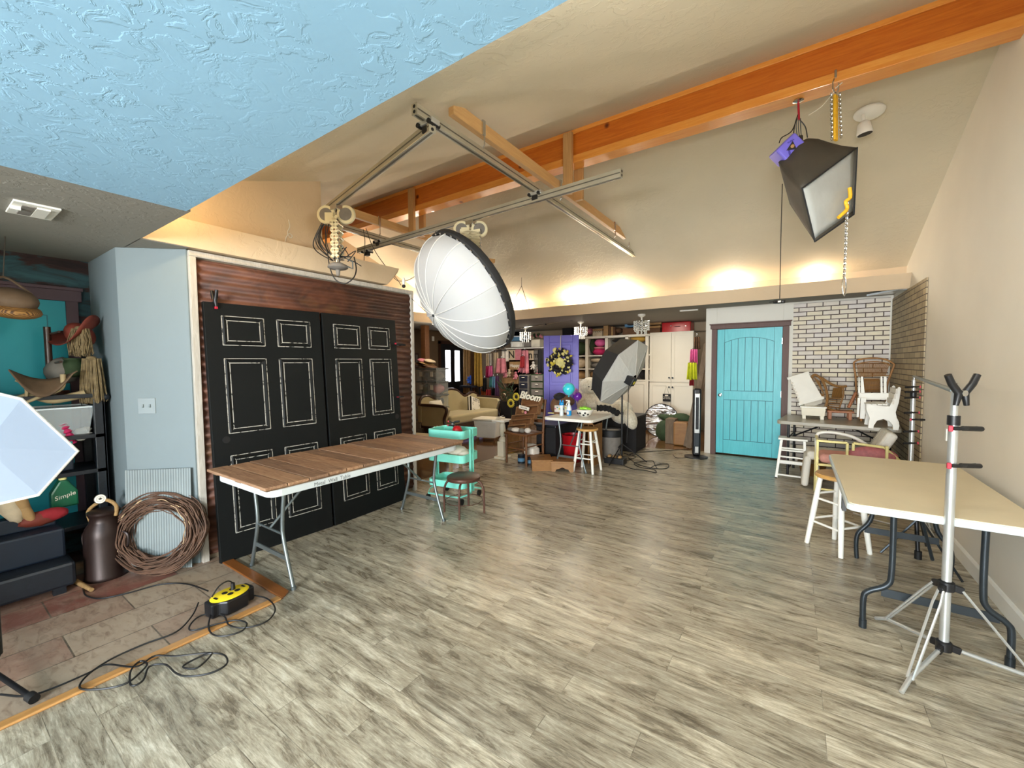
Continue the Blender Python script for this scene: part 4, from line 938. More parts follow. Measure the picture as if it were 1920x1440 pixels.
# craft shelf
cx0=fy(948,650,9.05).x; cx1=fy(1024,650,9.05).x
zsh=fy(985,651.5,9.05).z
cs_=T('craft_shelf','tall open craft shelf with a white top board left of the purple door','shelf',((cx0+cx1)/2,9.3,0))
MB().box(cx0,cx1,9.05,9.45,zsh-.03,zsh).build('top_board','white_paint',cs_)
for z in (1.72,1.35,.95,.5): MB().box(cx0,cx1,9.05,9.45,z-.02,z).build('board','cl_brown',cs_)
for x in (cx0+.02,(cx0+cx1)/2,cx1-.02): MB().box(x-.015,x+.015,9.08,9.45,0,zsh-.03).build('upright','dark_wood',cs_)
def boxpx(x0,x1,y0,y1,Y,d,mat,label,nm,cat,lid=None,bev=.006,**k):
    a=fy(x0,y1,Y);b=fy(x1,y0,Y); r=T(nm,label,cat,((a.x+b.x)/2,Y+d/2,a.z),0,k.get('group'))
    zl=b.z-(b.z-a.z)*.22 if lid else b.z
    MB().box(a.x,b.x,Y,Y+d,a.z,zl).build('body',mat,r,bev=bev)
    if lid: MB().box(a.x-.006,b.x+.006,Y-.006,Y+d+.006,zl,b.z).build('lid',lid,r,bev=bev)
    return r
def drum(x0,x1,y0,y1,Y,mat,label,lid=None):
    a=fy(x0,y1,Y);b=fy(x1,y0,Y); rr=(b.x-a.x)/2; c=((a.x+b.x)/2,Y+rr,a.z); r=T('hat_box',label,'box',c); h=b.z-a.z
    MB().lathe([(rr*.96,0),(rr*.96,h*.75)],c,n=28).build('body',mat,r,smooth=True); MB().lathe([(rr,h*.75),(rr,h*.97),(rr*.95,h)],c,n=28).build('lid',lid or mat,r,smooth=True); return r
drum(951,977,640,651,9.06,'white_paint','larger white round hat box at the bottom on the white shelf'); drum(953,976,629,639.5,9.08,'cl_blue','pale blue round hat box stacked on the white one','clear_white')
boxpx(982,996,640,650.5,9.1,.25,'cl_gray','gray fabric box on the white shelf between hat box and cream basket','fabric_box','box')
r=boxpx(996,1012,636,650.5,9.06,.3,'cream_paint','square cream basket with artificial flowers on the white shelf','flower_basket','basket')
for k in range(9): MB().ball(fy(997+k*2.3,632+R.uniform(-5,2),9.2),.035,8,6,nz=.2).build('flower',R.choice(['green_cloth','cl_pink','cl_cream']),r)
def board(x0,x1,y0,y1,Y,mat,label,txt=None,tm='ink',size=.1,nm='wooden_sign'):
    a=fy(x0,y1,Y);b=fy(x1,y0,Y); r=T(nm,label,'sign',((a.x+b.x)/2,Y,a.z)); MB().box(a.x,b.x,Y,Y+.025,a.z,b.z).build('board',mat,r,bev=.003)
    if txt: text('lettering',txt,size,((a.x+b.x)/2,Y-.001,(a.z+b.z)/2),(1,0,0),(0,0,1),tm,r,ext=.001,bold=.004)
    return r
board(953,965,656,675,9.0,'cl_cream','cream board with a large N on the craft shelf','N',size=.26)
board(966,977,655,675,9.02,'cl_pink','plain dusty pink board beside the N board')
board(989,1000,657,675,9.0,'cl_cream','cream board with a dark letter n right of the dresses','n',size=.26)
board(1000,1009,657,675,9.02,'cl_gray','gray board with dark brushwork beside the black cape','m',size=.2)
board(955,975,678,693,9.0,'cl_tan','tan board with pale script lettering below the N board','Happy','paper',.12)
boxpx(941,971,706,719,8.98,.3,'cl_tan','wide tan craft box on the lower craft shelf','craft_box','box')
# toys and flowers as individual lumps
for i,(x,y,mt,lab) in enumerate(((948,700,'cl_pink','pink doll sitting on the wide craft box, left one'),(955,698,'cl_cream','cream doll sitting on the wide craft box'),(961,699,'cl_brown','brown bear toy on the wide craft box'),(967,703,'cl_pink','rosy doll at the right of the wide craft box'),(976,690,'cl_pink','small pink toy below the floral dress'),(1000,684,'cl_white','white toy bunny upright above the drawers'),(1006,690,'cl_gray','gray toy beside the white bunny'),(1010,698,'cl_pink','pink toy pig on top of the green drawers'),(984,713,'cl_white','white doll hanging below the floral dress'))):
    p=fy(x,y,8.95); r=T('toy_doll',lab,'toy',p-Z*.08); MB().ball(p-Z*.03,(.05,.045,.065),10,8).build('torso',mt,r,smooth=True); MB().ball(p+Z*.05,.038,10,8).build('head',mt,r,smooth=True)
    for s in (-1,1): MB().tube([p+Vector((s*.04,0,0)),p+Vector((s*.075,-.02,-.05))],.015,6).build('arm',mt,r,smooth=True); MB().tube([p+Vector((s*.03,-.01,-.07)),p+Vector((s*.04,-.05,-.11))],.018,6).build('leg',mt,r,smooth=True)
for x0,x1,y0,y1,n_,lab,mt in ((994,1019,702,750,4,'gray-green plastic drawer tower left of the purple door','green_cloth'),(972,990,703,745,4,'smaller dark drawer tower beside the green one','cl_gray')):
    a=fy(x0,y1,8.7); b=fy(x1,y0,8.7); r=T('drawer_tower',lab,'drawers',((a.x+b.x)/2,8.9,0)); MB().box(a.x,b.x,8.72,9.04,0,b.z).build('frame',mt,r,bev=.01); hh=b.z/7
    for k in range(7):
        d_=MB().box(a.x+.03,b.x-.03,8.70,8.73,b.z-hh*(k+.92),b.z-hh*(k+.12)).build('drawer','cl_gray' if mt=='green_cloth' else 'cl_navy',r,bev=.006)
        MB().ball(((a.x+b.x)/2,8.69,b.z-hh*(k+.4)),(.05,.01,.012),8,6).build('pull','paper',d_,smooth=True)
def sunflower(x,y,Y,rad,mt,label):
    p=fy(x,y,Y); r=T('sunflower',label,'flower',(p.x,p.y,p.z-.3)); MB().tube(curve([p+Vector((.02,.03,-.45)),p+Vector((-.01,.03,-.2)),p],5),.006,6).build('stem','green_cloth',r)
    MB().ball(p,(rad*.42,.02,rad*.42),12,8).build('centre','ink',r,smooth=True)
    m=MB()
    for k in range(16):
        a=2*PI*k/16; e=Vector((math.cos(a),0,math.sin(a))); s=Vector((-math.sin(a),0,math.cos(a))); m.add([p+e*rad*.35-s*.018,p+e*rad*.7-s*.022+Vector((0,-.02,0)),p+e*rad,p+e*rad*.7+s*.022+Vector((0,-.02,0)),p+e*rad*.35+s*.018],[(0,1,2,3,4)])
    m.build('petals',mt,r,solid=.002)
sunflower(945,744,7.9,.10,'cl_cream','cream artificial sunflower beside the sofa arm'); sunflower(968,744,7.8,.10,'gold_yellow','yellow artificial sunflower left of the crates'); sunflower(958,756,7.7,.11,'gold_yellow','lower yellow artificial sunflower behind the white post'); sunflower(943,758,7.75,.07,'gold_yellow','small drooping sunflower near the sofa arm')
r=T('flower_pot','dark bucket holding the artificial sunflowers','bucket',(fy(955,770,7.9).x,7.9,0)); xx=fy(955,770,7.9).x; MB().lathe([(.18,0),(.22,.62),(.235,.64),(.20,.64),(.18,.55)],(xx,7.9,0),n=24).build('bucket_body','cl_black',r,smooth=True)
for k in range(26): MB().tube(curve([(xx+R.uniform(-.1,.1),7.85,.55),(xx+R.uniform(-.2,.2),7.82,.8),(xx+R.uniform(-.32,.32),7.8,R.uniform(.8,1.15))],3),.012,5).build('stalk',R.choice(['green_cloth','cl_brown']),r)
r=T('step_stool_table','small blue folding stool in front of the entry door','stool',(-7.3,8.6,0))
p=fx(882,712,-7.2); MB().box(p.x-.2,p.x+.2,p.y-.22,p.y+.22,p.z-.20,p.z-.15).build('seat','cl_navy',r)
for a in (-1,1):
    for b in (-1,1): MB().bar((p.x+a*.17,p.y+b*.18,p.z-.2),(p.x+a*.2,p.y+b*.2,0),.03,.03).build('leg','cl_navy',r)
r=T('gift_bow','blue ribbon bow on the dark stool by the entry door','bow',p-Z*.15)
for k in range(8): a=k*PI/4; MB().ball(p+Vector((0,math.cos(a)*.09,math.sin(a)*.06)),(.03,.07,.03),8,6,M=rotm(a,0,0)).build('loop','bright_blue',r,smooth=True)
# purple door with wreath
pd_=T('purple_door','purple panelled door standing upright behind the balloon table','door',(-3.65,6.9,0))
A0=fy(1019.5,628.5,6.78); B0=fy(1085,625,6.98); ax=Vector((B0.x-A0.x,B0.y-A0.y,0)); W=ax.length; ax.normalize(); nrm=Vector((ax.y,-ax.x,0)); O=Vector((A0.x,A0.y,0)); Hd=2.01
Md=Matrix((ax,nrm*-1,Z)).transposed()
def DP(u,z,o=0): return O+ax*u+Z*z+nrm*o
def dbox(m,u0,u1,z0,z1,o0,o1): m.obox(DP((u0+u1)/2,(z0+z1)/2,(o0+o1)/2),(u1-u0,abs(o1-o0),z1-z0),Md)
m=MB(); dbox(m,0,W,0.0,Hd,-.035,0); m.build('slab','purple_paint',pd_)
m=MB(); 
for u0,u1 in ((0,.11),(W-.11,W)): dbox(m,u0,u1,0.005,Hd,0,.014)
for z0,z1 in ((.0,.2),(.52,.62),(.98,1.09),(1.88,Hd)): dbox(m,.11,W-.11,z0,z1,0,.014)
m.build('frame','purple_paint',pd_,bev=.004)
for z0,z1 in ((.2,.52),(.62,.98),(1.09,1.88)):
    m=MB(); dbox(m,.15,W-.15,z0+.05,z1-.05,0,.008); m.build('raised_panel','purple_paint',pd_,bev=.004)
MB().ball(DP(W-.05,.99,.03),.024,12,8).build('knob','dark_steel',pd_,smooth=True)
wc2=DP(W*.5,1.50,.09); 
q=fy(1051,679,6.8); wc2=Vector((q.x,q.y,q.z))+nrm*.06
r=T('flower_wreath','yellow and black ribbon wreath hanging on the purple door','wreath',wc2)
MB().tube([wc2+ax*math.cos(2*PI*k/28)*.165+Z*math.sin(2*PI*k/28)*.165 for k in range(28)],.052,8,closed=True).build('wreath_base','wreath_black',r,smooth=True)
RR=random.Random(11)
for k in range(95):
    a=RR.uniform(0,6.283); rr=RR.uniform(.08,.245); c=wc2+ax*math.cos(a)*rr+Z*math.sin(a)*rr+nrm*RR.uniform(.03,.065)
    mt=RR.choice(['gold_yellow','pale_yellow','pale_yellow','wreath_black','wreath_black']); MB().ball(c,(RR.uniform(.018,.036),.014,RR.uniform(.018,.036)),7,5,M=rotm(RR.uniform(-.6,.6),RR.uniform(0,3),RR.uniform(-.6,.6)),nz=.15,rnd=RR).build('petal',mt,r)
MB().ball(wc2+nrm*.05,(.085,.03,.085),14,8,nz=.12).build('centre_bow','pale_yellow',r)
MB().bar(wc2+Z*.19+nrm*-.03,DP(W*.5,Hd,.02),.014,.003,up=nrm).build('ribbon_hanger','cl_white',r)
# ---------- white storage wall ----------
YC=9.2; zc=2.14
def X9(x,Y=YC): return fy(x,660,Y).x
xa,xb,xc_=X9(1218),X9(1259),X9(1300)
cb=T('tall_cabinet','tall white four-door storage cabinet right of the open shelves','cabinet',((xa+xc_)/2,9.45,0))
MB().box(xa,xc_,YC+.02,9.72,.09,zc).build('carcass','cabinet_white',cb); MB().box(xa,xc_,YC+.06,9.7,0,.09).build('plinth','black_wood',cb)
zm=fy(1259,717,YC).z
for (u0,u1,side) in ((xa,xb,1),(xb,xc_,-1)):
    for (z0,z1,kz) in ((zm+.01,zc-.02,zm+.10),(.10,zm-.01,zm-.10)):
        dr=MB().box(u0+.004,u1-.004,YC,YC+.018,z0,z1).build('door','cabinet_white',cb,bev=.002)
        m=MB(); f_=.065
        m.box(u0+.004,u0+f_,YC-.008,YC,z0,z1); m.box(u1-f_,u1-.004,YC-.008,YC,z0,z1); m.box(u0+f_,u1-f_,YC-.008,YC,z0,z0+f_); m.box(u0+f_,u1-f_,YC-.008,YC,z1-f_,z1); m.build('frame','cabinet_white',dr)
        kx=u1-.035 if side>0 else u0+.035
        MB().lathe([(.006,0),(.006,.016),(.017,.022),(.019,.03),(.012,.036)],(kx,YC-.008,kz),(0,-1,0),16).build('knob','dark_steel',dr,smooth=True)
# open shelving
xl=X9(1060); xs=[X9(v) for v in (1064,1100,1137,1175,1213)]
os_=T('open_shelving','white open storage shelving full of fabric behind the umbrella','shelving',((xl+xa)/2,9.45,0))
zlo=fy(1150,727,YC).z-.16
for x in xs: MB().box(x-.035,x+.035,YC,YC+.03,.09,zc-.06).build('stile','cabinet_white',os_); MB().box(x-.012,x+.012,YC+.03,9.72,.09,zc-.06).build('divider','cabinet_white',os_)
MB().box(xs[0]-.035,xa-.003,YC,9.72,zc-.07,zc-.02).build('top','cabinet_white',os_)
zs=[zlo,zlo+.34,zlo+.72,]
for z in (fy(1120,712,YC).z,fy(1120,692,YC).z,fy(1120,667,YC).z): MB().box(xs[0],xa-.003,YC+.01,9.72,z-.012,z+.012).build('shelf','cabinet_white',os_)
MB().box(xs[0]-.035,xa-.003,9.70,9.74,.09,zc-.02).build('back','cl_gray',os_); MB().box(xs[0]-.035,xa-.003,YC+.06,9.7,0,.09).build('plinth','black_wood',os_)
zq=fy(1120,712,YC).z
for i in range(4): 
    d_=MB().box(xs[i]+.005,xs[i+1]-.005,YC-.004,YC+.014,.10,zq-.02).build('lower_door','cabinet_white',os_,bev=.002); m=MB(); a,b=xs[i]+.06,xs[i+1]-.06
    for z in (.17,zq-.09): m.box(a,b,YC-.007,YC-.003,z-.004,z+.004)
    for x in (a,b): m.box(x-.004,x+.004,YC-.007,YC-.003,.17,zq-.09)
    m.build('groove','cabinet_line',d_)
# folded fabrics in the shelving
G3='folded fabrics in the white open shelving'
def heap(x0,x1,y0,y1,mat,label,Y=9.30,nm='folded_fabric',group=G3):
    a=fy(x0,y1,Y);b=fy(x1,y0,Y); c=Vector(((a.x+b.x)/2,Y+.14,(a.z+b.z)/2)); r=T(nm,label,'fabric',(c.x,c.y,a.z),0,group)
    MB().ball(c,((b.x-a.x)*.5,.14,(b.z-a.z)*.5),16,10,nz=.05).build('pile',mat,r,smooth=True); return r
for x0,x1,y0,y1,mt,lab in ((1111,1132,635,650,'cl_hot','hot pink fuzzy fabric on the top shelf, upper pile'),(1107,1132,652,666,'cl_magenta','magenta fabric on the top shelf below the pink pile'),(1109,1132,649,655,'cl_pink','thin pale pink fabric between the pink and magenta piles'),(1103,1113,634,664,'green_cloth','dark green fabric left of the pink piles'),(1144,1170,634,642,'cl_black','black fabric heap in the third shelving bay'),(1143,1170,642,654,'cl_plum','plum fabric below the black heap'),(1178,1210,628,642,'cl_gold','mustard fabric in the right shelving bay'),(1103,1132,670,680,'cl_cream','cream fur roll on the middle shelf'),(1104,1130,680,690,'cl_gray','gray blanket under the cream roll'),(1103,1118,695,710,'cl_tan','tan fabric on the lower shelf'),(1116,1132,693,710,'cl_white','white fleece on the lower shelf, right of the tan one'),(1066,1097,640,665,'green_cloth','dark green fabric in the leftmost bay'),(1066,1097,670,690,'cl_cream','cream fabric in the leftmost bay, middle shelf'),(1068,1097,695,711,'cl_tan','tan bedding in the leftmost bay, lower shelf'),(1195,1211,690,711,'cl_black','black box of cloth in the lower right bay')):
    heap(x0,x1,y0,y1,mt,lab)
# things on top of the storage wall
Yt=9.28
def onbox(x0,x1,y0,y1,mt,lab,nm='storage_box',cat='box',lid=None,d=.3,base=True):
    a=fy(x0,y1,Yt);b=fy(x1,y0,Yt); z0=zc-.02 if base else a.z; r=T(nm,lab,cat,((a.x+b.x)/2,Yt+d/2,z0)); h=b.z-z0
    MB().box(a.x,b.x,Yt,Yt+d,z0,z0+h*(.72 if lid else 1)).build('body',mt,r,bev=.012)
    if lid: MB().box(a.x-.004,b.x+.004,Yt-.004,Yt+d+.004,z0+h*.72,z0+h).build('lid',lid,r,bev=.012)
    return r
r=onbox(1241,1295,602,619,'red_case','bright red hard suitcase on top of the tall white cabinet','suitcase','suitcase',None,.36)
for x in (1258,1286): p=fy(x,611,Yt-.005); MB().obox(p,(.03,.01,.02)).build('latch','chrome',r,bev=.002)
p=fy(1270,612,Yt-.01); MB().obox(p,(.11,.02,.018)).build('handle','red_dark',r,bev=.004)
onbox(1214,1238,610,620,'cl_brown','brown patterned box beside the red suitcase','storage_box','box','cl_tan'); 
r=onbox(1216,1240,603,609.5,'cl_tan','brown leather case stacked beside the red suitcase','storage_box','box',None,.28,False)
onbox(1167,1200,614,622,'cl_brown','low brown wooden box under the pale blue case','wooden_box')
r=onbox(1171,1196,603,613.5,'cl_blue','pale blue decorated case with dark emblem on the storage wall','vintage_case','case',None,.28,False); p=fy(1183,608,Yt-.002); MB().ball(p,(.09,.006,.03),14,6).build('emblem','ink',r,smooth=True)
onbox(1131,1140,609,625,'cl_tan','upright tan book box left of the books'); 
for i,x in enumerate((1141.5,1145.5,1149.5)): onbox(x,x+3.4,611+i,625,['cl_brown','cl_tan','cl_brown'][i],'old brown book standing beside the tan box, number %s from the left'%(['one','two','three'][i]),'old_book','book',None,.22)
heap(1150,1163,613,625,'cl_brown','brown cloth bag behind the middle chandelier',9.3,'cloth_bag',None)
r=onbox(1111,1129,616,627,'cl_cream','cream round tin with dark flourishes on the storage wall','decorated_tin','tin','cl_tan')
for k in range(4): p=fy(1114+k*4,622,Yt-.004); MB().tube([p+Vector((math.cos(t*.9)*.018,0,math.sin(t*.9)*.025)) for t in range(6)],.004,5).build('flourish','ink',r)
heap(1096,1108,614,627,'cl_pink','rosy floral bag left of the decorated tin',9.3,'cloth_bag',None); onbox(1082,1094,612,628,'cl_tan','tan box behind the left chandelier')
onbox(1054,1072,612,628,'cl_black','black case on the storage wall above the purple door')
# chandeliers
def chand(x,y,Y,label):
    p=fy(x,y,Y); top=Vector((p.x,p.y,ZC)); r=T('crystal_chandelier',label,'chandelier',(p.x,p.y,ZC-.4),0,'small crystal chandeliers')
    MB().lathe([(.065,0),(.065,-.03),(.03,-.05),(.012,-.06),(.012,-.11)],top,n=20).build('ceiling_cap','white_paint',r,smooth=True)
    for k,(rr,z) in enumerate(((.13,-.12),(.13,-.20),(.09,-.28))): MB().tube([top+Vector((rr*math.cos(2*PI*i/20),rr*math.sin(2*PI*i/20),z)) for i in range(20)],.005,5,closed=True).build('ring','chrome',r,smooth=True)
    for i in range(16):
        a=2*PI*i/16; L_=R.uniform(.14,.2); b=top+Vector((.13*math.cos(a),.13*math.sin(a),-.12)); o=MB()
        for j in range(5): o.ball(b-Z*(L_*j/4.5+.015),(.011,.011,.017),6,4)
        o.build('crystal_strand','crystal',r)
    for i in range(8):
        a=2*PI*i/8+.2; b=top+Vector((.08*math.cos(a),.08*math.sin(a),-.24)); o=MB()
        for j in range(4): o.ball(b-Z*(.03*j+.02),(.011,.011,.016),6,4)
        o.build('crystal_strand','crystal',r)
    MB().ball(top-Z*.17,.028,10,8).build('bulb','cushion_white',r,smooth=True); return r
chand(1089,600,8.0,'crystal chandelier above the decorated tin, middle of the three'); chand(1203,596,7.5,'crystal chandelier beside the brown leather case, rightmost of the three'); chand(985,606,8.4,'crystal chandelier over the hat boxes, leftmost of the three')
# ceiling mounted backdrop roller
a=fy(957,618,8.3); b=fy(1072,600,7.75); r=T('backdrop_roller','long ceiling-mounted backdrop roller pole with black brackets','roller',(a+b)/2); MB().tube([a,b],.012,8).build('pole','chrome',r,smooth=True)
for t in (.0,.28,.62,1): p=a.lerp(b,t); MB().box(p.x-.02,p.x+.02,p.y-.02,p.y+.02,p.z-.02,ZC).build('bracket','black_metal',r,bev=.003)
p=b; MB().box(p.x-.05,p.x+.07,p.y-.04,p.y+.04,p.z-.01,ZC).build('mount_plate','black_metal',r,bev=.004)
for x0,x1,y in ((1275,1308,581),(925,960,605)): a=fz(x0,y+1.5,ZC-.004);b=fz(x1,y-1.5,ZC-.004); o=MB().box(a.x,b.x,a.y-.02,a.y+.03,ZC-.02,ZC-.0005).build('ceiling_track','white_paint'); tag(o,'short white strip on the soffit %s'%('near the teal door wall' if x0>1000 else 'above the hat boxes'),'track')
# right of the cabinets: costumes on a rail, planks, tower fan
a=fy(1301,622,9.25); b=(-1.24,9.25,a.z); o=MB().tube([a,b],.012,8).build('clothes_rail','chrome'); tag(o,'short chrome clothes rail between the tall cabinet and the door wall','rail')
Gc='costumes hanging beside the tall white cabinet'
garment(1301,1312,632,655,8.3,'cl_brown','dark brown furry costume hanging beside the tall cabinet',group=Gc); garment(1295,1308,655,683,8.25,'cl_hot','pink net tutu in a plastic bag beside the tall cabinet',group=Gc); garment(1290,1306,680,712,8.2,'cl_yellow','yellow costume hanging beside the tall cabinet',group=Gc,fl=.25); garment(1293,1301,712,723,8.2,'cl_red','red and black cloth hanging under the yellow costume',group=Gc)
Gp='long weathered boards leaning in the nook'
for i,(xb,yb,xt,yt,w_,Y) in enumerate(((1286,838,1312,638,.085,7.62),(1291,841,1316,645,.08,7.56),(1297,836,1318,640,.08,7.66),(1302,838,1321,655,.07,7.60),(1283,834,1308,700,.06,7.72),(1299,841,1319,690,.05,7.5))):
    p0=fz(xb,yb); p0=Vector((min(p0.x,-1.30),p0.y,0)); tz=fy(xt,yt,8.0).z; p1=Vector((-1.275-.012*i,p0.y+.35,min(tz,2.3)))
    o=MB().bar(p0+Z*.008,p1,.03,w_,up=(1,0,0)).build('weathered_board','gray_planks',bev=.003); tag(o,'long weathered gray board leaning in the nook, %s'%(['frontmost left','front middle','rear left','rear right','short one at far left','short one nearest the fan'][i]),'board',Gp)
p=fz(1318,858); p=Vector((-1.255,6.98,0)); r=T('tower_fan','black and silver tower fan standing at the end of the door wall','fan',p)
MB().lathe([(.17,0),(.17,.012),(.10,.028),(.05,.035)],p,n=32).build('base','black_plastic',r,smooth=True)
nf=Vector((.3,-1,0)).normalized(); uf=Vector((-nf.y,nf.x,0)); Mf=Matrix((uf,nf*-1,Z)).transposed()
MB().obox(p+Z*.56,(.115,.13,1.05),Mf).build('housing','black_plastic',r,bev=.03,bseg=4)
MB().obox(p+Z*.70+nf*.066,(.075,.012,.62),Mf).build('trim_frame','alu',r,bev=.005); MB().obox(p+Z*.70+nf*.073,(.045,.004,.50),Mf).build('grille','black_rubber',r)
for k in range(22): MB().obox(p+Z*(.47+.021*k)+nf*.075,(.046,.004,.004),Mf).build('louver','dark_steel',r)
MB().obox(p+Z*.24+nf*.066,(.07,.008,.28),Mf).build('lower_panel','dark_steel',r,bev=.004); MB().obox(p+Z*.13+nf*.067,(.05,.01,.10),Mf).build('badge_panel','alu',r,bev=.003)
# reflector, suitcase, box, green cloth
c=fy(1238,790,8.55); rr=.30; base=fz(1238,826,0); c=Vector((fy(1240,784,8.55).x,8.55,.325)); nr=(Vector((0,0,1.5))-c); nr.z=.25; nr.x*=.6; nr.normalize(); ru=nr.cross(Z).normalized(); rv=ru.cross(nr)
r=T('disc_reflector','round crinkled silver reflector leaning on the tall white cabinet','reflector',(c.x,c.y,0)); rr=.335
m=MB(); 
def fr_(u,v): a=2*PI*u; return c+(ru*math.cos(a)+rv*math.sin(a))*rr*v+nr*(.014*math.sin(7*v*math.sin(a)*2+3*math.cos(a))*(v<.99))
m.surf(fr_,48,10,cu=True).build('foil','foil_wrinkle',r,smooth=True)
MB().tube([c+(ru*math.cos(2*PI*k/48)+rv*math.sin(2*PI*k/48))*rr for k in range(48)],.008,6,closed=True).build('rim','black_fabric',r,smooth=True)
p=fz(1256,832); z1=zup(1256,786,p); o=T('wooden_crate','narrow upright weathered wooden box in front of the silver reflector','box',p); MB().box(p.x-.085,p.x+.085,p.y,p.y+.28,0,z1).build('box_body','gray_planks',o,bev=.004); MB().box(p.x-.07,p.x+.07,p.y-.004,p.y,.02,z1-.02).build('front_board','gray_planks',o)
p=fz(1275,836); z1=zup(1275,792,p); o=T('old_suitcase','upright worn tan suitcase beside the narrow wooden box','suitcase',p); MB().box(p.x-.12,p.x+.12,p.y,p.y+.2,0.005,z1).build('suitcase_body','box_wood',o,bev=.025,bseg=3); MB().box(p.x-.122,p.x+.122,p.y+.095,p.y+.105,0.005,z1+.002).build('seam','dark_wood',o)
MB().tube(curve([(p.x+.12,p.y+.1,.22),(p.x+.16,p.y+.08,.19),(p.x+.16,p.y+.08,.12),(p.x+.12,p.y+.1,.09)],5),.012,6).build('handle','dark_wood',o,smooth=True)
r=T('green_fabric','dark green fabric heaped behind the tan suitcase','fabric',(-1.85,8.25,0))
for x,y,Y,s in ((1245,812,8.2,(.16,.12,.20)),(1262,785,8.25,(.30,.1,.07)),(1280,785,8.2,(.18,.1,.10)),(1254,800,8.22,(.16,.1,.14))): p=fy(x,y,Y); p.z=max(p.z,s[2]*.95); MB().ball(p,s,14,9,M=rotm(0,.12,0),nz=.05).build('fold','green_cloth',r,smooth=True)
# small black sign hanging on knob
p=fy(1249,724,YC-.03); q=fy(1250,745,YC-.03); r=T('hanging_sign','small black square sign hanging from a white cabinet knob','sign',q)
sw_=.165; MB().box(q.x-sw_/2,q.x+sw_/2,q.y-.004,q.y+.004,q.z-.09,q.z+.075).build('sign_board','cl_black',r,bev=.004)
MB().tube([(q.x-.05,q.y,q.z+.07),(p.x,p.y-.01,p.z+.005),(q.x+.05,q.y,q.z+.07)],.003,5).build('string','cord_gray',r)
MB().box(q.x-.035,q.x+.03,q.y-.006,q.y-.004,q.z+.028,q.z+.052).build('title_block','paper',r)
for i,t in enumerate(('PLEASE DO','NOT ENTER')): text('lettering',t,.028,(q.x,q.y-.005,q.z+.005-.034*i),(1,0,0),(0,0,1),'paper',r,ext=.0004)
# ================= MIDDLE GROUP =================
# white hamper and pedestal
p=Vector((-4.93,6.42,0)); r=T('white_hamper','white lidded hamper box on small casters beside the sofa','hamper',p)
Mh=rotm(0,0,.25)
m=MB(); A=[]; 
for z,wx,wy in ((.07,.20,.17),(.40,.24,.20)): A+= [p+Mh@Vector((a*wx,b*wy,z)) for a,b in ((-1,-1),(1,-1),(1,1),(-1,1))]
m.add(A,[(0,3,2,1),(4,5,6,7),(0,1,5,4),(1,2,6,5),(2,3,7,6),(3,0,4,7)]).build('body','white_paint',r,bev=.02)
MB().obox(p+Z*.425,(.52,.44,.03),Mh).build('lid','cream_paint',r,bev=.008)
MB().obox(p+Mh@Vector((0,-.195,.31)),(.10,.012,.03),Mh).build('handle','white_paint',r,bev=.004)
for a in (-1,1):
    for b in (-1,1): MB().lathe([(.012,0),(.022,.02),(.02,.05),(.015,.075)],p+Mh@Vector((a*.17,b*.14,0)),n=12).build('foot','brown_wood',r,smooth=True)
p=Vector((-3.80,5.30,0)); r=T('turned_pedestal','white turned wood pedestal with square top in front of the hamper','pedestal',p)
MB().box(p.x-.10,p.x+.10,p.y-.10,p.y+.10,0,.035).build('base','cream_paint',r,bev=.006); MB().box(p.x-.06,p.x+.06,p.y-.06,p.y+.06,.035,.27).build('block','cream_paint',r,bev=.004)
MB().lathe([(.06,.27),(.065,.29),(.05,.32),(.03,.345),(.035,.36),(.045,.38),(.052,.45),(.045,.53),(.035,.56),(.05,.575),(.055,.59)],p,n=24).build('turned_column','cream_paint',r,smooth=True)
MB().box(p.x-.12,p.x+.12,p.y-.12,p.y+.12,.59,.62).build('top','white_paint',r,bev=.006)
r=T('paper_scrap','folded white paper scraps lying on the turned pedestal','paper',p+Z*.622); MB().obox(p+Vector((-.03,0,.630)),(.14,.10,.008),rotm(0,.15,.5)).build('sheet','paper',r); MB().obox(p+Vector((-.06,.02,.655)),(.10,.09,.006),rotm(0,-.35,.3)).build('sheet','paper',r)
# dark wooden chair with crates
cc=Vector((-3.35,5.25,0)); fw=Vector((-.17,-.985,0)).normalized(); rt=Vector((-fw.y,fw.x,0)); 
def K(a,b,z): return cc+rt*a+fw*b+Z*z
ch=T('wooden_chair','dark brown wooden chair stacked with leaning old crates','chair',cc)
for a in (-.2,.2):
    MB().tube([K(a,.19,0),K(a,.19,.44)],[.016,.02],8).build('leg','brown_wood',ch,smooth=True); MB().tube(curve([K(a,-.19,0),K(a,-.19,.44),K(a,-.25,.95)],4),.02,8).build('leg','brown_wood',ch,smooth=True)
    for z in (.15,.28): MB().tube([K(a,-.18,z),K(a,.19,z)],.010,8).build('stretcher','brown_wood',ch,smooth=True)
MB().tube([K(-.2,.19,.24),K(.2,.19,.24)],.011,8).build('stretcher','brown_wood',ch,smooth=True)
m=MB(); m.prism([(-.23,.22),(.23,.22),(.21,-.22),(-.21,-.22)],cc+Z*.44,rt,fw,Z*.03); m.build('seat','brown_wood',ch,bev=.008)
for z in (.62,.78,.92): MB().bar(K(-.2,-.20-.06*(z-.44)/.5,z),K(.2,-.20-.06*(z-.44)/.5,z),.018,.05,up=Z).build('back_slat','brown_wood',ch,bev=.004)
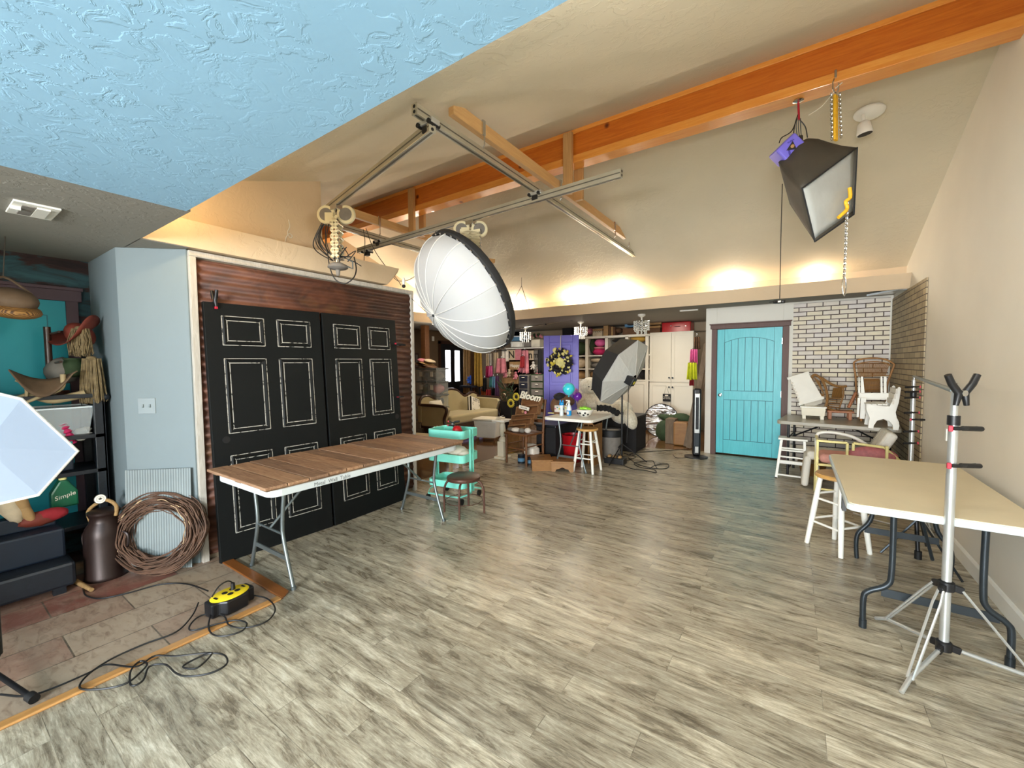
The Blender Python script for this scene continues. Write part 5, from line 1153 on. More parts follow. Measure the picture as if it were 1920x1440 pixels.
# leaning crates/drawers (open trays seen from the front)
def crate(c,w,h,d,tilt,roll,label):
    fr=Matrix((rt,fw*-1,Z)).transposed()@rotm(-tilt,-roll,0); r=T('wooden_crate',label,'crate',c,0,'old crates stacked on the brown chair'); c=Vector(c)
    MB().obox(c,(w,.012,h),fr).build('bottom','brown_wood',r)
    for s in (-1,1): MB().obox(c+fr@Vector((s*w/2,-d/2,0)),(.014,d,h),fr).build('end','crate_wood',r,bev=.002); MB().obox(c+fr@Vector((0,-d/2,s*h/2)),(w+.014,d,.014),fr).build('side','crate_wood',r,bev=.002)
    return r
for i,(a,b,z,w_,h,ro,lab) in enumerate(((.08,-.11,.90,.36,.105,.13,'shallow brown crate at the top of the chair stack under the script sign'),(.045,-.06,.775,.44,.12,.13,'brown crate second from the top of the chair stack'),(.0,-.02,.675,.46,.07,.15,'thin grayish crate in the middle of the chair stack'),(-.01,.03,.60,.44,.085,.16,'brown crate fourth from the top of the chair stack'),(-.06,.05,.53,.36,.06,.16,'small brown crate lowest of the chair stack'))):
    crate(K(a,b,z),w_,h,.07,.35,ro,lab)
p=K(.06,-.05,1.0); r=T('script_sign','white cutout script sign reading Bloom above the crates','sign',p-Z*.04)
text('lettering','Bloom',.155,p,rt+Z*-.10,Z+rt*.1,'cream_paint',r,ext=.006,bold=.004,shear=.35)
p=K(.03,.045,.835); r=T('small_sign','tiny cream rectangular sign resting on a crate of the chair stack','sign',p-Z*.02); Mx=Matrix((rt,fw*-1,Z)).transposed()@rotm(-.2,-.13,0).inverted().inverted(); MB().obox(p,(.20,.01,.05),Matrix((rt,fw*-1,Z)).transposed()@rotm(-.2,.13,0)).build('board','paper',r); text('lettering','WELCOME',.028,p+fw*.008,rt-Z*.13,Z+rt*.13,'ink',r,ext=.0005)
for a,z,mt,lab in ((-.01,.775,'cl_tan','small tan paper rose on the second crate'),(.045,.765,'cl_pink','small coral paper rose on the second crate')): p=K(a,.03,z); o=MB().ball(p,(.022,.018,.022),10,7,nz=.1).build('paper_rose',mt,smooth=True); tag(o,lab,'flower')
for i,(a,b,s,lab) in enumerate(((-.17,.12,(.06,.04,.03),'flat gray stone at the left of the chair seat'),(-.05,.14,(.075,.05,.035),'pale oval stone at the front of the chair seat, largest'),(.06,.13,(.05,.045,.035),'gray-green stone right of the largest on the chair seat'),(.15,.10,(.05,.04,.04),'light stone at the right of the chair seat'))): p=K(a,b,.475+s[2]); o=MB().ball(p,s,14,9,M=rotm(0,0,.3),nz=.02).build('stone','cl_gray' if i in(0,2) else 'cl_white',smooth=True); tag(o,lab,'stone','stones on the brown chair')
p=K(.12,-.02,0); r=T('cloth_bundle','white cloth bundle on a blue tin under the brown chair','cloth',p+Z*.15); MB().obox(p+Z*.19,(.20,.16,.12),rotm(0,0,-.2)).build('fold','cl_white',r,bev=.03); MB().ball(p+Z*.27,(.10,.08,.03),12,7,nz=.1).build('fold','cushion_white',r,smooth=True)
for a,lab in ((-.02,'dark blue paint tin under the chair front, left one'),(.14,'dark blue paint tin under the chair front, right one')): q=K(a,.06,0); r=T('paint_tin',lab,'tin',q,0,'blue tins under the brown chair'); MB().lathe([(.055,0),(.055,.12),(.058,.125),(.05,.13)],q,n=20).build('can_body','dark_blue',r,smooth=True); MB().lathe([(.0556,.03),(.0556,.08)],q,n=20,cap=False).build('paper_band','cl_blue',r,smooth=True)
# two wooden box stools
def boxstool(p,w,d,h,rz,label,arch):
    p=Vector(p); r=T('wooden_step_stool',label,'stool',p,0,'low wooden step stools'); Mz=rotm(0,0,rz)
    MB().obox(p+Z*(h-.012),(w+.02,d+.02,.024),Mz).build('top','box_wood',r,bev=.004)
    for s in (-1,1):
        ar=[(-w/2,0),(-w/2+.05,0)]+([(-w/2+.07,.035),(-.05,.04),(0,.065),(.05,.04),(w/2-.07,.035)] if arch else [])+[(w/2-.05,0),(w/2,0),(w/2,h-.024),(-w/2,h-.024)]
        m=MB(); m.prism(ar,p+Mz@Vector((0,s*(d/2-.008),0)),Mz@Vector((1,0,0)),Z,Mz@Vector((0,s*.012,0))); m.build('side','box_wood',r)
        m=MB(); m.prism([(-d/2+.01,0),(-d/2+.05,0)]+([(-.03,.05),(.03,.05)] if arch else [])+[(d/2-.05,0),(d/2-.01,0),(d/2-.01,h-.024),(-d/2+.01,h-.024)],p+Mz@Vector((s*(w/2-.008),0,0)),Mz@Vector((0,1,0)),Z,Mz@Vector((s*.008,0,0))); m.build('end','box_wood',r)
    MB().obox(p+Z*h,(.10,.02,.002),Mz).build('hand_slot','ink',r)
boxstool((-2.98,5.10,0),.28,.36,.155,.62,'low wooden box stool beside the chair, left of the two',False); boxstool((-2.68,5.19,0),.30,.30,.145,.45,'low wooden stool with scalloped edge, right of the two',True)
# round top stools
def rstool(c,h,rt_,rb,rz,label,seatr=.165):
    c=Vector(c); r=T('wooden_bar_stool',label,'stool',c,0,'white stools with round wooden seats')
    MB().lathe([(0,h-.032),(seatr*.94,h-.032),(seatr,h-.024),(seatr,h-.010),(seatr*.95,h),(0,h)],c,n=40).build('seat','stool_wood',r,smooth=35)
    L4=[]
    for k in range(4):
        a=rz+k*PI/2; e=Vector((math.cos(a),math.sin(a),0)); L4.append((c+e*rt_+Z*(h-.03),c+e*rb)); MB().tube([L4[-1][0],L4[-1][1].lerp(L4[-1][0],.5),L4[-1][1]],[.018,.021,.017],12).build('leg','white_paint',r,smooth=True)
    for lv in ((.20,.22),(.40,.44)):
        for k in range(4):
            z=lv[k%2]*h/.62; f=lambda P,z: P[1].lerp(P[0],z/(h-.03)); MB().tube([f(L4[k],z),f(L4[(k+1)%4],z)],.0095,8).build('rung','white_paint',r,smooth=True)
    return r
rstool((-2.355,5.30,0),.60,.11,.205,PI/4,'white stool with round blond wood seat in front of the balloon table',.15)
rstool((.313,4.15,0),.60,.12,.20,math.radians(2),'white stool with round wood seat tucked under the front right table',.16)
# balloon table
tb=T('folding_table','small white folding table holding balloons and cleaning bottles','table',(-2.6,5.6,0))
m=ttop(-2.93,-2.19,5.07,6.25,.70,.74,.07); m.build('tabletop','white_paint',tb,bev=.008); fold_legs(tb,-2.56,5.66,.48,.6,.70)
def onT(x,y): return fz(x,y,.741)
p=onT(1067,779); r=T('spray_bottle','clear spray bottle with blue liquid on the balloon table','bottle',p)
MB().lathe([(.034,0),(.036,.01),(.036,.075)],p,n=20).build('liquid','blue_liquid',r,smooth=True); MB().lathe([(.036,.076),(.034,.11),(.018,.155),(.014,.18)],p,n=20).build('bottle_body','clear_white',r,smooth=True)
MB().obox(p+Z*.20,(.035,.02,.035)).build('trigger_head','white_paint',r,bev=.005); MB().obox(p+Z*.215-Vector((.02,0,0)),(.06,.018,.016)).build('nozzle','white_paint',r,bev=.003); MB().obox(p+Z*.17-Vector((.035,0,0)),(.01,.012,.05),rotm(0,.4,0)).build('trigger','white_paint',r); MB().obox(p+Z*.04+Vector((.0,-.037,0)),(.03,.002,.045)).build('label_patch','paper',r)
p=onT(1053,779); r=T('toy_figure','small light blue and white figurine bottle left of the spray bottle','figurine',p); MB().lathe([(.026,0),(.03,.02),(.022,.10),(.03,.15)],p,n=16).build('lower_body','clear_white',r,smooth=True); MB().ball(p+Z*.17,(.038,.03,.03),12,8).build('cap','blue_liquid',r,smooth=True)
for s in (-1,1): MB().ball(p+Z*.205+Vector((s*.02,0,0)),(.012,.01,.022),8,6).build('ear','blue_liquid',r,smooth=True)
p=onT(1097,781); r=T('spotted_bowl','white bowl with black spots on the balloon table','bowl',p); pr=[(.05,0),(.085,.03),(.115,.085),(.12,.10),(.112,.10),(.08,.035),(.0,.02)]
MB().lathe(pr,p,n=32).build('bowl_body','white_paint',r,smooth=True)
for a,z in ((-1.9,.055),(-1.4,.03),(-1.15,.06),(-.7,.04),(-2.5,.05)):
    e=Vector((math.cos(a),math.sin(a),0)); rr=.10 if z>.045 else .087; MB().ball(p+e*rr+Z*z,(.017,.017,.015),8,6).build('spot','ink',r,smooth=True)
for i,(a,b) in enumerate(((-.05,.0),(.0,.01),(.05,0),(.02,-.04))): o=MB().ball(p+Vector((a,b,.115+.008*(i%2))),(.045,.03,.018),12,7,M=rotm(.2,.2,a*9),nz=.12).build('lime_balloon','lime',smooth=True); tag(o,['crumpled lime balloon at the left of the spotted bowl','crumpled lime balloon in the middle of the spotted bowl','crumpled lime balloon at the right of the spotted bowl','crumpled lime balloon at the front of the spotted bowl'][i],'balloon','lime balloons in the spotted bowl')
p=onT(1040,777); r=T('gift_box','white floral box on a wood base behind the figurine','box',p+Vector((0,.1,0))); q=p+Vector((.06,.12,0)); MB().box(q.x-.10,q.x+.12,q.y-.07,q.y+.07,.742,.77).build('base','brown_wood',r,bev=.003); MB().box(q.x-.095,q.x+.115,q.y-.065,q.y+.065,.77,.87).build('box_body','cl_white',r,bev=.005)
for k in range(6): MB().ball((q.x-.08+.035*k,q.y-.066,.82+.02*(k%2)),(.012,.004,.012),7,5).build('printed_flower',['cl_pink','cl_teal','cl_yellow'][k%3],r)
o=MB().obox(onT(1035,775)+Z*.006,(.12,.06,.012),rotm(0,0,.3)).build('sponge','pale_yellow',bev=.003); tag(o,'flat pale yellow cloth at the left end of the balloon table','cloth')
for x,y,D,rad,mt,lab in ((1066.5,729,5.9,.088,'balloon_teal','round turquoise balloon above the small table, largest'),(1083,743,6.15,.066,'balloon_purple','dark purple balloon right of the turquoise one'),(1079,734,6.35,.05,'balloon_lilac','lilac balloon mostly hidden behind the purple one')):
    p=pdp(x,y,D); r=T('party_balloon',lab,'balloon',p-Z*rad*1.1); MB().lathe([(.001,-rad*1.12),(rad*.25,-rad*1.02),(rad*.72,-rad*.68),(rad*.97,-rad*.2),(rad,rad*.12),(rad*.82,rad*.6),(rad*.45,rad*.9),(.001,rad)],p,n=28,cap=False).build('envelope',mt,r,smooth=True); MB().lathe([(.004,-rad*1.12),(.014,-rad*1.12-.016)],p,n=10).build('knot',mt,r)
r=T('fabric_heap','dark brown and white fabric heap behind the table with balloons','fabric',(-2.9,6.2,.742))
for x,y,s,mt in ((1044,762,(.10,.10,.13),'cl_brown'),(1058,752,(.17,.12,.09),'cl_brown'),(1050,745,(.10,.1,.07),'cl_black'),(1043,753,(.07,.05,.05),'cl_white')): MB().ball(pdp(x,y,6.35),s,14,9,nz=.07).build('fold',mt,r,smooth=True)
# under the table
p=fz(1073,860); r=T('red_bin','red plastic bin standing under the balloon table','bin',(-2.80,5.75,0)); MB().lathe([(.13,0),(.165,.40),(.175,.41),(.155,.41),(.125,.03)],(-2.78,5.72,0),n=28).build('bin_body','red_plastic',r,smooth=True)
r=T('wooden_crate','tall tan wooden crate on end under the balloon table','crate',(-2.42,5.75,0)); 
MB().box(-2.40,-2.385,5.6,5.9,0,.62).build('side','box_wood',r); MB().box(-2.56,-2.545,5.6,5.9,0,.62).build('side','box_wood',r); MB().box(-2.56,-2.385,5.9,5.915,0,.62).build('back','box_wood',r); MB().box(-2.56,-2.385,5.6,5.9,.60,.62).build('top','box_wood',r); MB().box(-2.48,-2.465,5.6,5.9,.02,.6).build('divider','box_wood',r)
r=T('dark_chest','black chest deep under the balloon table','chest',(-3.05,6.0,0)); MB().box(-3.3,-2.96,5.5,6.3,0.0,.52).build('chest_body','cl_black',r,bev=.01); MB().box(-3.31,-2.95,5.49,6.31,.52,.56).build('lid','black_wood',r,bev=.01)
p=Vector((-2.50,6.55,0)); p=Vector((-2.33,6.15,0)); r=T('trash_can','gray waste bin lined with a black bag beside the balloon table','waste bin',p); MB().lathe([(.13,0),(.155,.44),(.16,.45)],p,n=24).build('bin_body','cl_gray',r,smooth=True); MB().lathe([(.163,.36),(.168,.45),(.155,.47),(.10,.40)],p,n=24).build('bin_liner','black_rubber',r,smooth=True)
# giant white teddy bear
tb_=T('giant_teddy_bear','giant cream plush teddy bear lounging behind the balloon table','teddy bear',(-2.6,6.9,0))
def P8(x,y,Y): return fy(x,y,Y)
def blob(x,y,Y,s,nm,M_=None,mt='fur_white'): return MB().ball(P8(x,y,Y),s,22,16,M=M_,nz=.018).build(nm,mt,tb_,smooth=True)
hd=blob(1107,724,7.0,(.20,.17,.16),'head'); 
for x in (1095,1119): blob(x,717,6.95,(.055,.04,.055),'ear')
blob(1109,732,6.82,(.07,.06,.05),'muzzle'); MB().ball(P8(1110,730,6.76),(.02,.015,.014),8,6).build('nose','ink',tb_,smooth=True)
for x in (1104,1115): MB().ball(P8(x,725,6.83),.012,8,6).build('eye','ink',tb_,smooth=True)
blob(1110,755,7.05,(.30,.24,.22),'torso'); blob(1093,762,6.85,(.10,.10,.14),'arm',rotm(0,.3,0)); blob(1128,757,6.8,(.09,.12,.14),'arm',rotm(0,-.5,0))
blob(1165,772,6.75,(.20,.16,.20),'leg',rotm(0,.5,0)); blob(1182,786,6.62,(.10,.13,.17),'foot',rotm(0,-.35,0)); blob(1150,765,6.95,(.2,.18,.17),'leg')
# platform the bear rests on
r=T('low_platform','black low platform under the giant teddy bear','platform',(-2.6,7.1,0)); MB().box(-3.3,-2.15,6.80,7.35,0,.56).build('box_body','cl_black',r,bev=.01); MB().box(-3.31,-2.14,6.79,7.36,.56,.60).build('lid','black_wood',r,bev=.008)
a=pdp(1119,765,6.2); b=pdp(1140,766,6.15); c=pdp(1160,776,6.05); o=MB(); o.tube(curve([a,b,c],8),[.045+.008*math.sin(i*2.3) for i in range(17)],12); o=o.build('feather_boa','fur_black',smooth=True); tag(o,'fluffy black feather boa on the corner of the balloon table','boa')
# strobe light on a stand with white and black octagonal modifier
r=T('light_stand','black light stand behind the round-seat stool in the back','light stand',(-2.12,6.05,0)); sp=Vector((-2.12,6.03,0)); zt=zup(1166,718,sp)
for z0,z1,rr in ((.02,.75,.0145),(.72,zt-.08,.012),(zt-.1,zt,.009)): MB().cyl(sp+Z*z0,sp+Z*z1,rr,n=12).build('tube_section','black_metal',r,smooth=True)
for z in (.74,zt-.09): MB().cyl(sp+Z*(z-.02),sp+Z*(z+.02),.02).build('collar','black_plastic',r,smooth=True); MB().cyl(sp+Z*z,sp+Z*z-Vector((.05,.02,0)),.008).build('knob','black_plastic',r)
for k in range(3): a=math.radians(20+120*k); e=Vector((math.cos(a),math.sin(a),0)); MB().tube([sp+Z*.28,sp+e*.36+Z*.02],.008,8).build('leg','black_metal',r,smooth=True); MB().tube([sp+Z*.08,sp+e*.2+Z*.13],.005,6).build('brace','black_metal',r)
r=T('sand_tray','black tray with weights at the foot of the back light stand','tray',(-2.18,6.0,0)); MB().box(-2.33,-2.03,5.84,6.0,0.0,.09).build('tray_body','black_plastic',r,bev=.01); 
for k in range(3): MB().ball((-2.27+.08*k,5.92,.1),(.03,.05,.025),8,6).build('weight','cl_tan',r,smooth=True)
fp=pdp(1174,709,5.75); a1=(c_r*-.66+c_u*.50+Vector(c_f)*.56).normalized(); 
Ma=Matrix((a1.cross(Z).normalized(),a1,a1.cross(Z).normalized().cross(a1))).transposed()
r=T('strobe_head','black studio strobe head mounted behind the octagonal softbox','strobe',fp); MB().obox(fp-a1*.05,(.11,.17,.12),Ma).build('housing','black_plastic',r,bev=.015); MB().obox(fp-a1*.137,(.05,.004,.04),Ma).build('display','gold_yellow',r); MB().tube([fp-Z*.05,Vector((sp.x,sp.y,zt))],.014,8).build('tilt_bracket','black_metal',r,smooth=True)
ob=T('octagonal_softbox','large octagonal softbox, white outside with black skirt, on the back stand','softbox',fp)
u1=a1.cross(Z).normalized(); v1=u1.cross(a1)
def ring(d,rad,ph=.2,n=8): c=fp+a1*d; return [c+(u1*math.cos(2*PI*k/n+ph)+v1*math.sin(2*PI*k/n+ph))*rad for k in range(n)]
fp0=fp; fp=pdp(1188,711,5.8); R0_,R1,R2=ring(.0,.07),ring(.16,.53),ring(.40,.44); fp=fp0
def shell(A,B,nm,mat,par,sub=5):
    for k in range(8):
        def fn(u,v): return (A[k].lerp(A[(k+1)%8],u)).lerp(B[k].lerp(B[(k+1)%8],u),v)
        MB().surf(fn,2,2).build(nm,mat,par,solid=.003)
shell(R0_,R1,'back_panel','umbrella_gray',ob); shell(R1,R2,'skirt_panel','black_fabric',ob)
MB().add(R2,[tuple(range(8))]).build('diffuser','white_diffuser',ob)
for k in range(8): MB().tube([R0_[k],R1[k]],.004,5).build('rib','seam_white',ob)
MB().tube(R1,.005,6,closed=True).build('edge_binding','white_diffuser',ob)
m=curve([fp-a1*.05-Z*.06,fp-Z*.2+Vector((.03,0,0)),pdp(1178,745,5.8),pdp(1177,790,5.85),pdp(1175,830,5.9)],8); o=MB().tube(m,.005,6).build('power_cord','cord_black',smooth=True); tag(o,'thin black cord dangling from the strobe head','cord')
cord([(1175,853),(1200,848),(1260,844),(1293,842)],'straight black cord from the back light stand toward the leaning boards',.005)
cord([(1170,850),(1192,856),(1180,862),(1165,868),(1182,878),(1210,882),(1230,886),(1225,880),(1200,876),(1190,868),(1222,864),(1228,871),(1232,878)],'black cord looped on the floor in front of the back light stand',.005)
cord([(1218,878),(1230,872),(1252,870),(1250,878),(1225,878),(1195,870),(1178,858)],'second cord loop lying right of the first before the light stand',.005)
cord([(1262,852),(1268,858),(1285,858),(1298,855),(1306,857)],'short black cord curl at the base of the tower fan',.004)
# ================= CEILING RIG =================
def joist(x,y0,y1,z,label,w=.045,h=.09):
    o=MB().box(x-w/2,x+w/2,y0,y1,z-h/2,z+h/2).build('wood_joist','lumber_y',bev=.003); return tag(o,label,'joist')
zE=3.135
joist(-1.85,2.05,5.52,zE,'long wooden joist hung below the beam carrying the right fixed rail')
joist(-4.05,2.8,5.2,zE+.03,'wooden joist hung below the beam carrying the left fixed rail')
for x,y,zt,zb,lab in ((-1.86,3.632,3.66,zE,'wooden hanger post nailed to the front of the beam above the right rail'),(-1.84,3.825,3.60,zE,'wooden hanger post behind the beam above the right rail'),(-4.00,3.632,3.66,zE+.03,'wooden hanger post nailed to the front of the beam above the left rail'),(-4.02,3.825,3.60,zE+.03,'wooden hanger post behind the beam above the left rail')):
    zt=min(zt,sn(y)-.01) if y<3.7 else min(zt,sl(y)-.01)
    dx=.045 if x>-3 else .05
    o=MB().box(x-.045+dx*0+.05,x+.045+.05,y-.02,y+.02,zb-.04,zt).build('hanger_post','lumber_z',bev=.003); tag(o,lab,'post','hanger posts on the beam')
def rail(p0,p1,label,r=None):
    p0=Vector(p0);p1=Vector(p1); r=T('aluminium_rail',label,'rail',(p0+p1)/2,0,'aluminium ceiling rails'); d=(p1-p0).normalized(); s=d.cross(Z).normalized()
    MB().bar(p0,p1,.042,.062).build('extrusion','alu_rail',r,bev=.003)
    m=MB()
    for q in (-1,1): m.bar(p0+s*q*.0212,p1+s*q*.0212,.002,.008)
    m.bar(p0-Z*.0312,p1-Z*.0312,.014,.002); m.build('slot','alu_slot',r)
    for e,k in ((p0,-1),(p1,1)):
        MB().obox(e+d*k*.002,(.046,.004,.066),Matrix((s,d,Z)).transposed()).build('end_cap','alu_rail',r)
        for z in (-.015,.015): MB().cyl(e+d*k*.004+Z*z,e+d*k*.0055+Z*z,.010,n=12).build('end_hole','black_rubber',r)
    return r
rB=rail((-1.85,1.74,2.975),(-1.85,5.72,2.975),'long fixed aluminium rail running toward the back on the right')
rC=rail((-4.05,2.55,2.98),(-4.05,5.6,2.98),'fixed aluminium rail running toward the back on the left')
A0=fz(673,470,2.90);A1=fz(1165,325,2.90)
rA=rail(A0,A1,'sliding aluminium rail crossing the rig, carrying the big umbrella')
D1=fz(810,238,2.905); D0=fz(612,394,2.905)
rD=rail(D0,D1,'shorter sliding aluminium rail at the near end of the rig')
for x,ys,z1,nm in ((-1.85,(2.35,3.5,4.9,5.4),zE,'right'),(-4.05,(3.2,4.1,4.9),zE+.03,'left')):
    for i,y in enumerate(ys):
        o=MB(); o.tube([(x+.0,y,z1+.03),(x+.035,y,z1+.03),(x+.035,y,3.02),(x+.02,y,3.0)],.005,6); o.obox((x+.03,y,z1),(.012,.03,.10)); o=o.build('rail_bracket','chrome'); tag(o,'small metal bracket holding the %s fixed rail, %s from the near end'%(nm,('first','second','third','fourth')[i]),'bracket','rail brackets')
def trolley(p,label):
    r=T('rail_trolley',label,'trolley',p,0,'rail trolleys'); MB().obox(p,(.13,.07,.03)).build('plate','alu',r,bev=.004); 
    for a in (-.045,.045): MB().cyl(p+Vector((a,-.045,-.01)),p+Vector((a,.045,-.01)),.014).build('wheel','black_plastic',r,smooth=True)
    MB().obox(p-Z*.035,(.06,.05,.04)).build('clamp_block','black_plastic',r,bev=.004); return r
def onseg(a,b,ax,v): t=(v-a[ax])/(b[ax]-a[ax]); return a.lerp(b,t)
for (a,b,x,lab) in ((A0,A1,-1.85,'trolley joining the crossing rail to the right fixed rail'),(A0,A1,-4.05,'trolley joining the crossing rail to the left fixed rail'),(D0,D1,-1.85,'trolley joining the near rail to the right fixed rail')):
    p=onseg(a,b,0,x); p.z=2.937; trolley(p,lab)
p=A0.lerp(A1,.05); trolley(p-Z*.035,'small end trolley under the left end of the crossing rail')
# pantographs
def panto(top,n,w,dz,label,depth=.055,fold=None,tilt=(1,0,0)):
    top=Vector(top); r=T('pantograph',label,'pantograph',top); t=Vector(tilt).normalized(); nn=t.cross(Z).normalized()
    MB().obox(top-Z*.02,(.12,.08,.04)).build('carriage','chrome',r,bev=.004)
    for s in (-1,1):
        o=MB().lathe([(.005,-.016),(.075,-.016),(.08,-.010),(.08,.010),(.075,.016),(.005,.016)],top-Z*.075+t*s*.085,nn,n=28).build('spring_drum','panto_beige',r,smooth=35)
        MB().lathe([(.05,.0165),(.055,.018),(.03,.019)],top-Z*.075+t*s*.085,nn,n=24).build('drum_ring','cl_gray',o)
    MB().obox(top-Z*.11-t*.05-nn*-.03,(.075,.012,.09),Matrix((t,nn,Z)).transposed()).build('label_plate','panto_beige',r,bev=.003)
    z=top.z-.10
    for k in range(n):
        for q in (-1,1):
            for s in (-1,1):
                a=Vector((top.x,top.y,z))+t*s*w+nn*q*depth; b=Vector((top.x,top.y,z-dz))-t*s*w+nn*q*depth; MB().bar(a,b,.024,.016 if dz<.08 else .02,up=nn).build('scissor_bar','panto_beige',r)
        for s in (-1,1): MB().cyl(Vector((top.x,top.y,z-dz))+t*s*w-nn*(depth+.012),Vector((top.x,top.y,z-dz))+t*s*w+nn*(depth+.012),.007,n=8).build('pivot_pin','chrome',r)
        z-=dz
    e=Vector((top.x,top.y,z)); MB().cyl(e+Z*.03,e-Z*.04,.022).build('spigot','chrome',r,smooth=True); MB().bar(top-Z*.08,e,.02,.012,up=nn).build('cable_strip','cl_gray',r)
    return r,e
pB=fd(884,414,onseg(A0,A1,1,3.13)); tA=min(1,max(0,(880-673)/(1165-673))); # point on rail seen at x=884
def railat(a,b,px_):
    lo,hi=0,1
    for _ in range(40):
        m_=(lo+hi)/2; q=a.lerp(b,m_)-CAM; x=960+FPX*q.dot(c_r)/q.dot(c_f)
        if x<px_: lo=m_
        else: hi=m_
    return a.lerp(b,lo)
pB=railat(A0,A1,882)-Z*.035; tl=Vector((c_r.x,c_r.y,0)).normalized()
r2,e2=panto(pB,9,.095,.030,'folded beige pantograph hanging from the crossing rail behind the big umbrella',tilt=tl)
pD=railat(D0,D1,630)-Z*.03
r1,e1=panto(pD,6,.028,.058,'tall beige pantograph with two round drums at the left end of the near rail',depth=.05,tilt=tl)
r=T('ceiling_spot_mount','round gray lamp mount hanging under the left pantograph','lamp mount',e1-Z*.1); MB().lathe([(.01,-.03),(.05,-.045),(.08,-.06),(.085,-.08),(.07,-.09),(.02,-.10),(.014,-.15),(.001,-.155)],e1,n=28).build('dome','cl_gray',r,smooth=True)
MB().tube([e1+tl*.085-Z*.07,e1+tl*.13-Z*.09,e1+tl*.13-Z*.03,e1+tl*.09-Z*.01],.007,6).build('bracket','gray_steel',r)
Q=random.Random(21)
for k in range(8):
    a=pD+tl*Q.uniform(-.10,.02)-Z*.05; b=e1+tl*Q.uniform(-.05,.05)-Z*.02; mid=(a+b)/2-tl*Q.uniform(.06,.15)-Z*Q.uniform(0,.10)
    o=MB().tube(curve([a,mid,b],10),.0045,6).build('drooping_cable','cord_black',smooth=True); tag(o,'thin black cable looping beside the left pantograph, %s'%(['hugging the bars','close to the bars','second loop out','third loop out','wide loop','widest loop','low loop','lowest loop'][k]),'cable','cables looping beside the left pantograph')
for k in range(8): 
    a=e1+tl*Q.uniform(-.06,.08)+Z*Q.uniform(-.02,.08); o=MB().tube(curve([a,a+tl*Q.uniform(-.08,.12)+Z*Q.uniform(-.06,.08),a+tl*Q.uniform(-.05,.15)-Z*Q.uniform(0,.08)],6),.004,6).build('tangled_cable','cord_black',smooth=True); tag(o,'short tangled black cable around the left lamp mount, %s'%(['left side','upper left','rear','right side','upper right','lower right','centre front','topmost'][k]),'cable','tangled cables at the left lamp mount')
Dm=(pD-CAM).dot(c_f)
o=MB().tube(curve([pdp(604,422,Dm),pdp(600,440,Dm),pdp(613,470,Dm),pdp(618,500,Dm),pdp(628,523,Dm),pdp(645,532,Dm),pdp(662,522,Dm),pdp(668,505,Dm+.05),pdp(664,482,Dm+.1)],8),.0055,6).build('hanging_cable','cord_black',smooth=True); tag(o,'dark cable drooping in a loop in front of the beige fascia','cable')
for pts,lab in (([(681,430),(684,450),(683,478),(682,500)],'thin cable hanging straight down left of the crossing rail end'),([(686,428),(700,465),(722,498),(742,520),(752,535)],'thin cable running down to the right behind the crossing rail'),([(735,515),(745,526),(762,526),(775,520),(785,512)],'thin cable sagging toward the big umbrella above the backdrop'),([(772,560),(785,572),(798,584)],'thin cable behind the big umbrella just above the west shelf')):
    o=MB().tube(curve([pdp(x,y,4.6) for x,y in pts],6),.004,6).build('thin_cable','cord_gray',smooth=True); tag(o,lab,'cable')
a=pdp(978,536,6.0); 
for q,lab in ((pdp(955,580,6.0),'left'),(pdp(992,579,6.0),'right')): o=MB().tube([a,q],.004,6).build('hanging_wire','cord_gray'); tag(o,'%s leg of the inverted V wire above the back shelf'%lab,'wire')
cl=Vector(a); d_=ray(980,520); 
o=MB().tube([a,a+Z*.12],.004,6).build('hanging_wire','cord_gray'); tag(o,'top strand of the inverted V wire above the back shelf','wire')
# small timber block + pipe on far slope
t0=pdp(897,488,5.3); r=T('timber_block','short pale timber block fixed to the far ceiling beside the umbrella','block',t0); MB().bar(pdp(893,486,5.2),pdp(926,491,5.3),.09,.05).build('block_body','lumber_y',r,bev=.004); o=MB().tube([pdp(905,500,5.2),pdp(920,506,5.1)],.022,12).build('short_pipe','alu',smooth=True); tag(o,'short white pipe hanging under the timber block','pipe')
# big parabolic umbrella
Dc=3.75; cU=pdp(874,553,Dc); RU=.565
nU=(c_r*-.725-c_u*.57+Vector(c_f)*-.40).normalized(); dU=.36
eu=nU.cross(Z).normalized(); ev=eu.cross(nU)
r=T('parabolic_umbrella','giant white diffuser umbrella with black rim hanging from the rail','umbrella',cU)
NS=16
def UP(a,t): # t 0 rim ..1 apex
    # scalloped between ribs
    k=a/(2*PI)*NS; fr_=abs((k%1)-.5)*2; sc_=1-.02*(1-fr_**2)*1.0
    rr=math.cos(t*PI/2)**.92; hh=math.sin(t*PI/2)
    return cU+(eu*math.cos(a)+ev*math.sin(a))*RU*rr*(sc_ if t<.95 else 1)+nU*dU*hh
MB().surf(lambda u,v: UP(2*PI*u,v),NS*6,16,cu=True).build('diffuser_fabric','white_diffuser',r,smooth=True)
for k in range(NS):
    a=2*PI*(k+.0)/NS; MB().tube([UP(a+.0001,t/14)+nU*.003+(UP(a,t/14)-cU).normalized()*.002 for t in range(15)],.0042,5).build('seam','seam_white',r,smooth=True)
m=MB(); 
def bk(u,v): a=2*PI*u; q=[(1.0,.0),(1.03,-.012),(1.035,-.055),(.98,-.085)][v]; return cU+(eu*math.cos(a)+ev*math.sin(a))*RU*q[0]+nU*q[1]
m.surf(lambda u,v: bk(u,int(round(v*3))),NS*3,4,cu=True).build('black_rim','black_fabric',r,smooth=True)
m=MB().surf(lambda u,v: cU+(eu*math.cos(2*PI*u)+ev*math.sin(2*PI*u))*RU*.98*(1-v)+nU*(-.085-.10*v),NS*2,4,cu=True).build('back_cover','black_fabric',r,smooth=True)
Q=random.Random(4)
